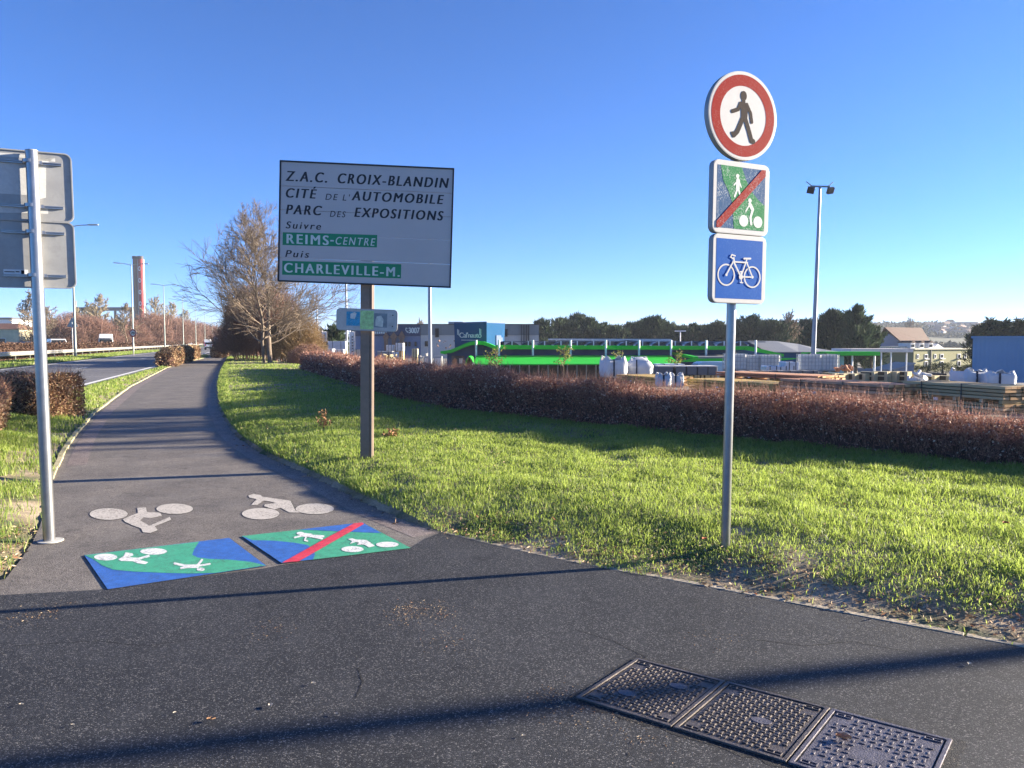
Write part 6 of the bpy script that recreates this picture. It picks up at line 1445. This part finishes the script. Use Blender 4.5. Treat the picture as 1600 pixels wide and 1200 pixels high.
# big white bags
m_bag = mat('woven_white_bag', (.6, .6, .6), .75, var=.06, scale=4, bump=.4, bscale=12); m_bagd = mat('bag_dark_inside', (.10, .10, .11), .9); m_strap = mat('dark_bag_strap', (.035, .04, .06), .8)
def big_bag(label, px, py_top, py_bot, Y, wpx, fill='open', group='white bulk bags', rz=0.0):
    p = P(px, py_bot, Y); k = Y / 1220; W = wpx * k; H = (py_bot - py_top) * k
    r = root('bulk_bag', label, 'bulk bag', (p.x, Y, p.z), rz, group)
    rg = random.Random(px); nr, ns = 9, 32; vs = []; fs = []
    for i in range(nr):
        t = i / (nr - 1); z = H * .88 * t
        for j in range(ns):
            a = 2 * PI * j / ns; ca, sa = math.cos(a), math.sin(a); e = .42
            bul = 1 + .10 * math.sin(PI * t) - .05 * (t > .9); R_ = W / 2 * bul
            if fill == 'full' and t > .6: R_ *= 1 - .75 * ((t - .6) / .4) ** 2; 
            zz = z + (H * .16 * (abs(math.sin(2 * a)) ** 3 * .9 - abs(math.cos(2 * a)) ** 2 * .6 + rg.uniform(-.3, .3)) if (t == 1 and fill == 'open') else 0) + rg.uniform(-.012, .012) * (t > .2)
            if fill == 'full' and t > .6: zz = z + H * .1 * ((t - .6) / .4)
            vs.append((math.copysign(abs(ca) ** e, ca) * R_ + rg.uniform(-.022, .022), math.copysign(abs(sa) ** e, sa) * R_ + rg.uniform(-.022, .022), zz))
    for i in range(nr - 1):
        for j in range(ns): fs.append((i * ns + j, i * ns + (j + 1) % ns, (i + 1) * ns + (j + 1) % ns, (i + 1) * ns + j))
    fs.append(tuple(range(ns))[::-1])
    if fill == 'full': fs.append(tuple((nr - 1) * ns + j for j in range(ns)))
    me = bpy.data.meshes.new('bag'); me.from_pydata(vs, [], fs); me.update(); bo = link_mesh('bag', me, m_bag, r, True)
    if fill == 'open':
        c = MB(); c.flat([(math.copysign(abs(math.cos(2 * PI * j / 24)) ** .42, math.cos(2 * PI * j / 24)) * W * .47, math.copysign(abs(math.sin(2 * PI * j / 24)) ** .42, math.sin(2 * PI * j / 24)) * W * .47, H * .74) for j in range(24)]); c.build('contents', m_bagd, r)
    for sx in (-1, 1):
        for sy in (-1, 1):
            s = MB(); x, y = sx * W * .40, sy * W * .40; pts = [(x * 1.08, y * 1.08, H * .55), (x * 1.1, y * 1.08, H * .82), (x, y, H * 1.0), (x * .72, y * 1.02, H * .93), (x * .55, y * 1.14, H * .8)]
            if fill == 'full': pts = [(x * .9, y * 1.0, H * .7), (x * .7, y * .75, H * .98), (x * .4, y * .8, H * .95)]
            s.tube(pts, .022, 6); s.build('loop', m_bag, r, auto=True)
    if fill != 'open':
        pass
    s = MB(); s.box(-.025, .025, -W / 2 * 1.14 - .012, -W / 2 * 1.14 + .03, H * .05, H * .85, M=Matrix.Translation((-W * .12, 0, 0))); s.build('strap', m_strap, r)
    return r
big_bag('white bulk bag with raised corners left of the rounded full one', 958, 556, 589, 31, 36, 'open', rz=.15)
big_bag('full rounded white bulk bag on the right of the pair behind the hedge', 998, 557, 587, 31.5, 38, 'full', rz=-.1)
big_bag('small white bulk bag just behind the hedge, left of the sign pole', 1036, 582, 604, 24, 20, 'open', rz=.1)
big_bag('small white bulk bag touching the sign pole side of its twin', 1056, 582, 605, 24.2, 20, 'open', rz=-.05)
big_bag('open white bulk bag in front of the blue warehouse, left of two', 1513, 575, 601, 25.5, 40, 'open', rz=.2)
big_bag('open white bulk bag in front of the blue warehouse, right of two', 1555, 578.5, 602, 25, 43, 'open', rz=-.1)
for i, (px, Y) in enumerate(((1207, 44), (1219, 44.3), (1231, 44), (1243, 44.5))):
    pass
# white caged tanks
m_tank = mat('white_plastic_tank', (.66, .66, .63), .5, var=.05); m_cage = mat('tank_cage', (.42, .43, .44), .4, .5)
def ibc(label, px, pyb, Y, rz=0.0, group='white caged tanks', Wd=1.15, Hh=1.05):
    p = P(px, pyb, Y); r = root('caged_tank', label, 'tank', (p.x, Y, p.z), rz, group)
    b = MB(); b.box(-Wd / 2 + .04, Wd / 2 - .04, -.44, .44, .14, Hh - .04); b.build('tank', m_tank, r, bevel=.06, seg=3)
    c = MB()
    for i in range(7):
        x = -Wd / 2 + Wd * i / 6; c.box(x - .016, x + .016, -.5, -.47, .13, Hh); c.box(x - .016, x + .016, .47, .5, .13, Hh)
    for z in (.16, .38, .6, .82, Hh - .02):
        c.box(-Wd / 2, Wd / 2, -.475, -.455, z - .016, z + .016); c.box(-Wd / 2, Wd / 2, .455, .475, z - .016, z + .016)
        for s in (-1, 1): c.box(s * Wd / 2 - .012, s * Wd / 2 + .012, -.45, .45, z - .012, z + .012)
    c.build('cage', m_cage, r)
    q_ = MB(); q_.box(-Wd / 2, Wd / 2, -.5, .5, .09, .125)
    for x in (-.5, 0, .5): q_.box(x * Wd * .9 - .06, x * Wd * .9 + .06, -.48, .48, 0, .088)
    q_.build('pallet', m_conc, r); l = MB(); l.tube([(0, 0, Hh - .06), (0, 0, Hh + .03)], .09, 14); l.build('lid', m_trim, r, auto=True)
    return r
t0_ = ibc('white caged tank half hidden behind the sign pole', 1148, 580, 46)
for px, lab, Y in ((1176, 'white caged tank just right of the sign pole', 46.2), (1200, 'white caged tank at the right end of the row by the sign pole', 46), (1264, 'white caged tank standing at the foot of the floodlight mast', 45), (1290, 'white caged tank right of the one at the mast', 45.2)):
    t = copy_tree(t0_); pp = P(px, 581.5, Y); t.location = (pp.x, Y, pp.z); t['label'] = lab; t.rotation_euler = (0, 0, random.uniform(-.06, .06))
# wrapped white packs and dark concrete blocks
m_wrap = mat('shiny_wrap', (.6, .62, .65), .25, var=.15, scale=3, bump=.8, bscale=6); m_block = mat('dark_block', (.12, .125, .14), .75, var=.12, scale=2); m_bcap = mat('pale_block_cap', (.5, .49, .47), .8)
def pack(name, label, cat, px, pyt, pyb, Y, wpx, m, capm=None, group=None, depth=1.0, bev=.04):
    p = P(px, pyb, Y); k = Y / 1220; W, H = wpx * k, (pyb - pyt) * k; r = root(name, label, cat, (p.x, Y, p.z), random.uniform(-.05, .05), group)
    b = MB(); b.box(-W / 2, W / 2, 0, depth, .1, H); b.build('pack', m, r, bevel=bev)
    for x in (-.4, 0, .4):
        q_ = MB(); q_.box(x * W - .05, x * W + .05, .02, depth - .02, min(-.1, tz(p.x, Y) - p.z), .099); q_.build('bearer', m_wgrn, r)
    if capm: c = MB(); c.box(-W / 2 - .01, W / 2 + .01, -.01, depth + .01, H + .001, H + .05); c.build('cap', capm, r, bevel=.01)
    else:
        for x in (-.22, .24): s2 = MB(); s2.box(x * W - .02, x * W + .02, -.012, depth + .01, H + .001, H + .012); s2.box(x * W - .02, x * W + .02, -.014, -.003, .12, H + .012); s2.build('strap', m_trim, r)
    return r
for px, w_, lab in ((1040, 24, 'dark grey block bin behind the small white bags'), (1064, 16, 'dark grey block bin with pale top left of the sign pole'), (1081, 16, 'dark grey block bin next to the pale topped one'), (1098, 16, 'dark grey block bin third from the small white bags'), (1114, 15, 'dark grey block bin fourth from the small white bags')):
    pack('concrete_bin', lab, 'block bin', px, 573.5, 590, 34, w_ - .5, m_block, m_bcap, 'dark concrete bins')
for px, w_, yt, lab in ((1048, 44, 569, 'long pale wrapped pack on top of the dark bins'), (1208, 22, 572, 'wrapped pale pack with shiny foil left of the mast, lower left'), (1234, 26, 572, 'wrapped pale pack with shiny foil left of the mast, lower right'), (1238, 22, 565.5, 'white crumpled pack behind the foil wrapped packs')):
    pack('wrapped_pack', lab, 'pack', px, yt, 583 if px > 1100 else 574, 40 if px > 1100 else 36, w_, m_wrap, None, 'wrapped packs in the yard')
for px, w_, lab in ((1180, 42, 'low dark bin under the caged tanks by the sign pole'), (1224, 44, 'low dark bin below the foil wrapped packs'), (1262, 36, 'low dark bin below the tanks at the mast')):
    pack('concrete_bin', lab, 'block bin', px, 579.5, 588, 38, w_, m_block, None, 'low dark bins')
# slotted beige blocks standing on the yard behind the stacks
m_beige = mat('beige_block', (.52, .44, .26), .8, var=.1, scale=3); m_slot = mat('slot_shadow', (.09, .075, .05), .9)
def slotted(label, px, pyt, pyb, Y, wpx, group='slotted beige crates'):
    p = P(px, pyb, Y); k = Y / 1220; W, H = wpx * k, (pyb - pyt) * k; r = root('slotted_crate', label, 'crate', (p.x, Y, p.z), R(34) + random.uniform(-.1, .1), group); W *= 1.05
    n_ = max(3, int(wpx / 3.4)); b = MB(); w1 = W / n_
    nl = 2 if H > .33 else 1
    for l in range(nl):
        z0, z1 = H * l / nl, H * (l + 1) / nl
        b.box(-W / 2, W / 2, 0, .6, z0 + .002, z0 + (z1 - z0) * .3)
        for i in range(n_): b.box(-W / 2 + i * w1 + w1 * .28, -W / 2 + (i + 1) * w1 - w1 * .14, .0, .6, z0 + (z1 - z0) * .3, z1 - .002)
    b.build('slats', m_beige, r)
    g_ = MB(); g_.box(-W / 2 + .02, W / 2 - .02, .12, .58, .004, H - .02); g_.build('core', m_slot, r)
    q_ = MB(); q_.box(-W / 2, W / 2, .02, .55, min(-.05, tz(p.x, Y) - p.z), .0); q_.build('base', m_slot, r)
    return r
for px, yt, w_, lab in ((1288, 585, 17, 'low beige slotted crate at the left end of the row'), (1307, 583, 10, 'narrow beige slotted crate second from the left'), (1322, 584, 15, 'beige slotted crate third from the left in the row'), (1339, 584, 14, 'beige slotted crate fourth from the left, below the green canopy'), (1355, 584, 14, 'beige slotted crate fifth from the left'), (1368.5, 581, 10, 'taller narrow beige slotted crate before a dark gap'),
                       (1389, 580.5, 13, 'tall double beige slotted crate in mid row'), (1403, 580.5, 8, 'narrow tall beige slotted crate right of the tall double one'), (1421, 580.5, 14, 'tall beige slotted crate below the olive house corner'), (1449, 584, 7, 'small beige slotted crate beside the white rubble'), (1464, 587, 17, 'low wide beige slotted crate right of the rubble'), (1485, 587, 12, 'yellowish slotted crate touching the open white bag')):
    slotted(lab, px, yt, 597, 30, w_)
for px, w_, lab in ((1379, 8, 'dark pile between two beige crates in mid row'), (1411, 8, 'dark heap between the tall beige crates'), (1475, 10, 'dark heap left of the yellowish crate')):
    pack('dark_bale', lab, 'bale', px, 584, 597, 31, w_, mat('dark_bale', (.06, .05, .05), .9, var=.3, scale=6), None, 'dark bales among the beige crates')
def rubble(label, px, py, Y, w_, h_, m, seed):
    p = P(px, py, Y); r = root('rubble_pile', label, 'rubble', (p.x, Y, p.z)); rg = random.Random(seed); k = Y / 1220
    for i in range(12):
        b = MB(); s = rg.uniform(.08, .2); M = Matrix.Translation((rg.uniform(-.5, .5) * w_ * k, rg.uniform(-.2, .4), rg.uniform(.1, h_) * k * 1.0)) @ Matrix.Rotation(rg.uniform(0, 3), 4, Vector((rg.random(), rg.random(), rg.random())).normalized())
        b.box(-s, s, -s * .7, s * .7, -s * .3, s * .3, M=M); b.build('slab', m, r, bevel=.02)
rubble('heap of broken white slabs between the beige crates', 1436, 596, 29.5, 18, 12, m_pw, 5)
rubble('brown timber offcuts heap right of the caged tanks', 1321, 580, 40, 22, 7, m_wred, 6)
rubble('pale rubble heap beyond the hedge under the blue end wall', 668, 573, 62, 26, 20, m_conc, 7)
rubble('tan rubble heap right of the direction sign post', 612, 570, 62, 34, 16, m_beige, 8)
rubble('dark brown heap in front of the white lower warehouse wall', 700, 545, 90, 34, 14, m_brown, 9)

# pallets of stone, banners and small cabinets at the left of the yard
for i, (px, yt, yb, w_, Y, lab, m) in enumerate(((526, 533, 549, 28, 78, 'pale violet wrapped pack group left of the white banner', m_wrap), (514, 545, 558, 12, 72, 'small wrapped pack nearest the bare tree', m_wrap), (530, 546, 560, 14, 71, 'small wrapped pack below the white banner', m_wrap), (609, 539, 550, 11, 84, 'white square pack in front of the house figures, left', m_cwhite), (624, 536, 550, 12, 84, 'taller white pack in front of the house figures, right', m_cwhite), (616, 550, 560, 8, 76, 'small white pack below the two white packs', m_cwhite), (601, 549, 556, 24, 78, 'low pale slab pack right of the sign post', m_conc), (648, 545, 560, 9, 72, 'tan upright pack left of the thick mast', m_beige), (560, 546, 562, 14, 74, 'grey pack hidden beside the sign post', m_conc))):
    pack('stone_pack', lab, 'pack', px, yt, yb, Y, w_, m, None, 'packs of stone at the left of the yard')
def banner(label, px, yt, yb, Y, wpx):
    p = P(px, yb, Y); k = Y / 1220; z0 = tz(p.x, Y); zt = P(px, yt, Y).z - z0; W = wpx * k; r = root('banner', label, 'banner', (p.x, Y, z0), 0, 'white vertical banners')
    b = MB(); b.tube([(-W / 2 - .06, .0, -.2), (-W / 2 - .06, 0, zt + .1)], .06, 8); b.build('pole', m_post, r, auto=True)
    b = MB(); z1 = p.z - z0; n_ = 8
    fr_ = [Vector((-W / 2 + W * i / n_, .06 * math.sin(i * 1.3), 0)) for i in range(n_ + 1)]
    for a, c in zip(fr_[:-1], fr_[1:]): b.prism([a + Vector((0, 0, z1)), c + Vector((0, 0, z1)), c + Vector((0, 0, zt)), a + Vector((0, 0, zt))], (0, .015, 0))
    b.build('cloth', m_cwhite, r); mk = MB()
    for i in range(6):
        z = z1 + (zt - z1) * (.15 + .12 * i); mk.box(-W * .18, W * .16, -.12, -.1, z, z + (zt - z1) * .06)
    mk.build('print', m_signback, r)
banner('white vertical banner on a pole left of the direction sign post', 551.5, 518, 556, 78, 7)
banner('small white banner beside the bare tree shrubs', 508, 518, 534, 78, 6.5)
for px, w_, lab in ((668, 11, 'pale grey cabinet left of the thick mast foot'), (684.5, 12, 'pale grey cabinet right of the thick mast foot')):
    p = P(px, 575, 50); k = 50 / 1220; z0 = tz(p.x, 50); H = P(px, 556.5, 50).z - z0; r = root('cabinet', lab, 'cabinet', (p.x, 50, z0), 0, 'grey cabinets at the thick mast')
    b = MB(); b.box(-w_ * k / 2, w_ * k / 2, 0, .5, 0, H); b.build('body', m_alu, r, bevel=.02); b = MB(); b.box(-w_ * k * .4, w_ * k * .4, -.02, -.001, .3, H - .12); b.build('door', m_pale, r, bevel=.01)
    b = MB(); b.box(w_ * k * .28, w_ * k * .33, -.05, -.021, H * .5, H * .5 + .12); b.build('handle', m_trim, r)
p = P(647, 565, 55); r = root('bin', 'small green bin in front of the hedge top, left of the cabinets', 'bin', (p.x, 55, tz(p.x, 55)))
b = MB(); b.prism([(-.22, -.22, 0), (.22, -.22, 0), (.28, -.28, 1.55), (-.28, -.28, 1.55)], (0, .5, 0)); b.build('body', m_green, r, bevel=.02); b = MB(); b.box(-.32, .32, -.34, .3, 1.551, 1.63); b.build('lid', m_green, r, bevel=.02)
for s in (-1, 1): b = MB(); b.tube([(s * .2, .3, .1), (s * .26, .3, .1)], .1, 12); b.build('wheel', m_tyre, r)

# vehicles in the yard
for px, Y, lab, dct, pnt, rz, nm, cat_ in ((1107, 60, 'pale blue delivery van parked side-on in front of the car wash', VAN, paint('pale_teal_paint', (.42, .56, .58)), PI * .02, 'van', 'van'),):
    pp = P(px, 575, Y); vehicle(nm, lab, cat_, (pp.x, Y, P(px, 565, Y).z - 2.15), rz + PI, paint=pnt, **dct)
# saplings by the car wash and lone twigs over the hedge
m_sap = island_mat('sapling_leaf', [(0, (.10, .13, .03)), (.6, (.2, .24, .05)), (1, (.34, .28, .08))], .7, .35)
for px, yt, Y, lab in ((776, 546, 40, 'thin yellowish sapling left before the green awning'), (880, 549, 42, 'leafy yellowish sapling before the middle of the green awning'), (971, 547, 44, 'grey sapling top behind the white bulk bags'), (1056, 557, 42, 'small yellowish sapling right of the rounded bag'), (1168, 565, 20, 'bare twig plant')):
    if lab == 'bare twig plant': continue
    p = P(px, 575, Y); z0 = tz(p.x, Y); H = P(px, yt, Y).z - z0; r = root('sapling', lab, 'sapling', (p.x, Y, z0), 0, 'saplings beyond the hedge'); A, B = [(0, 0, 0)], [(.05, 0, H)]
    for i in range(14):
        z = H * random.uniform(.45, .95); a = random.uniform(0, 6.3); l = random.uniform(.25, .6); A.append((0, 0, z)); B.append((math.cos(a) * l, math.sin(a) * l, z + l * .8))
    V, Fq = seg_arrays(A, B, np.full(15, .02), np.full(15, .008)); np_mesh('trunk', V, [Fq], m_bark, r)
    k2 = rng.integers(1, 15, 170); Q = np.array(A)[k2] + (np.array(B)[k2] - np.array(A)[k2]) * rng.uniform(.3, 1.1, (170, 1)) + rng.normal(size=(170, 3)) * .06
    V, Fq = leaf_arrays(Q, .13, .07); np_mesh('crown', V, [Fq], m_sap, r)

# ================================================================== FAR HILL
m_hh = mat('far_house', (.62, .60, .56), .8, var=.1); m_hr = mat('far_roof', (.25, .17, .14), .8, var=.2)
def far_house(px, py):
    # march along the view ray until the hillside is met
    d = ray(px, py); t = 300.0
    while t < 1500:
        q = Vector((0, 0, EYE)) + d * t
        if q.z <= tz(q.x, q.y): return q
        t += 4
    return None
fh = None
spots = [(1452, 513), (1460, 511), (1470, 515), (1478, 511.5), (1486, 516), (1495, 513), (1503, 517), (1511, 514), (1519, 516), (1528, 513), (1466, 518.5), (1476, 520), (1490, 521), (1507, 521), (1522, 519), (1457, 521.5), (1464, 522.5), (1472, 523.5), (1481, 523), (1489, 524.5), (1498, 524), (1506, 525), (1514, 524), (1523, 525), (1532, 523.5), (1446, 508), (1484, 508.5), (1535, 518)]
for i, (px, py) in enumerate(spots):
    q = far_house(px, py)
    if q is None: continue
    if fh is None:
        fh = root('hillside_house', 'small pale house on the hazy far hillside', 'house', tuple(q), 0, 'houses on the far hillside')
        b = MB(); b.box(-4, 4, -3, 3, -1, 3.6); b.build('wall', m_hh, fh)
        b = MB(); b.prism([(-4.4, -3.4, 3.5), (4.4, -3.4, 3.5), (4.4, 0, 5.8), (-4.4, 0, 5.8)], (0, 0, .2)); b.prism([(-4.4, 3.4, 3.5), (4.4, 3.4, 3.5), (4.4, 0, 5.8), (-4.4, 0, 5.8)], (0, 0, .2)); b.build('roof', m_hr, fh); t = fh
    else: t = copy_tree(fh)
    s = q.y / 900 * .9 + .2; t.location = q; t.rotation_euler = (0, 0, (i * 1.1) % 3); t.scale = (s, s, s)
q = far_house(1512, 508.5) or Vector((500, 900, 20)); k = q.y / 1220
r = root('far_building', 'long flat grey building on top of the far hill', 'building', tuple(q)); b = MB(); b.box(-26 * k, 27 * k, 0, 15, -6, 4.5 * k); b.build('wall', mat('far_grey', (.33, .32, .32), .8), r); b = MB(); b.box(-8 * k, 18 * k, 2, 12, 4.5 * k, 5.8 * k); b.build('roof_storey', m_conc, r)
# hillside woodland: one distant mass
n_ = 5200; yy = rng.uniform(430, 1050, n_); xx = yy * rng.uniform(.30, .75, n_); keep = vnoise(xx / 60, yy / 60, 77) > .5
xx, yy = xx[keep], yy[keep]; zz = terr(xx, yy); V_, F_ = [], []
cl_ = np.repeat(np.c_[xx, yy, zz], 7, 0); cl_ = cl_ + rng.normal(size=cl_.shape) * np.array([2.4, 2.4, .9]) + np.array([0, 0, 1.0])
V, Fq = leaf_arrays(cl_, rng.uniform(1.6, 3.4, len(cl_)), rng.uniform(1.2, 2.6, len(cl_)), D=rng.normal(size=cl_.shape) + np.array([0, 0, 1.2]))
m_fw = island_mat('far_wood', [(0, (.025, .035, .018)), (.5, (.06, .06, .03)), (.8, (.10, .075, .045)), (1, (.13, .12, .06))], .9, 0)
tag(np_mesh('hill_woodland', V, [Fq], m_fw), kind='stuff')

# ================================================================== AIR
bm_h = MB(); bm_h.box(-3700, 3700, -200, 4700, -8, 70); hz = bm_h.build('haze', []); tag(hz, kind='stuff')
mh = bpy.data.materials.new('haze'); mh.use_nodes = True; n = mh.node_tree; n.nodes.remove(n.nodes['Principled BSDF'])
pv = n.nodes.new('ShaderNodeVolumePrincipled'); pv.inputs['Color'].default_value = (.80, .88, 1, 1); pv.inputs['Density'].default_value = 0.00022; pv.inputs['Anisotropy'].default_value = 0.1
n.links.new(pv.outputs[0], n.nodes['Material Output'].inputs['Volume']); hz.data.materials.append(mh)
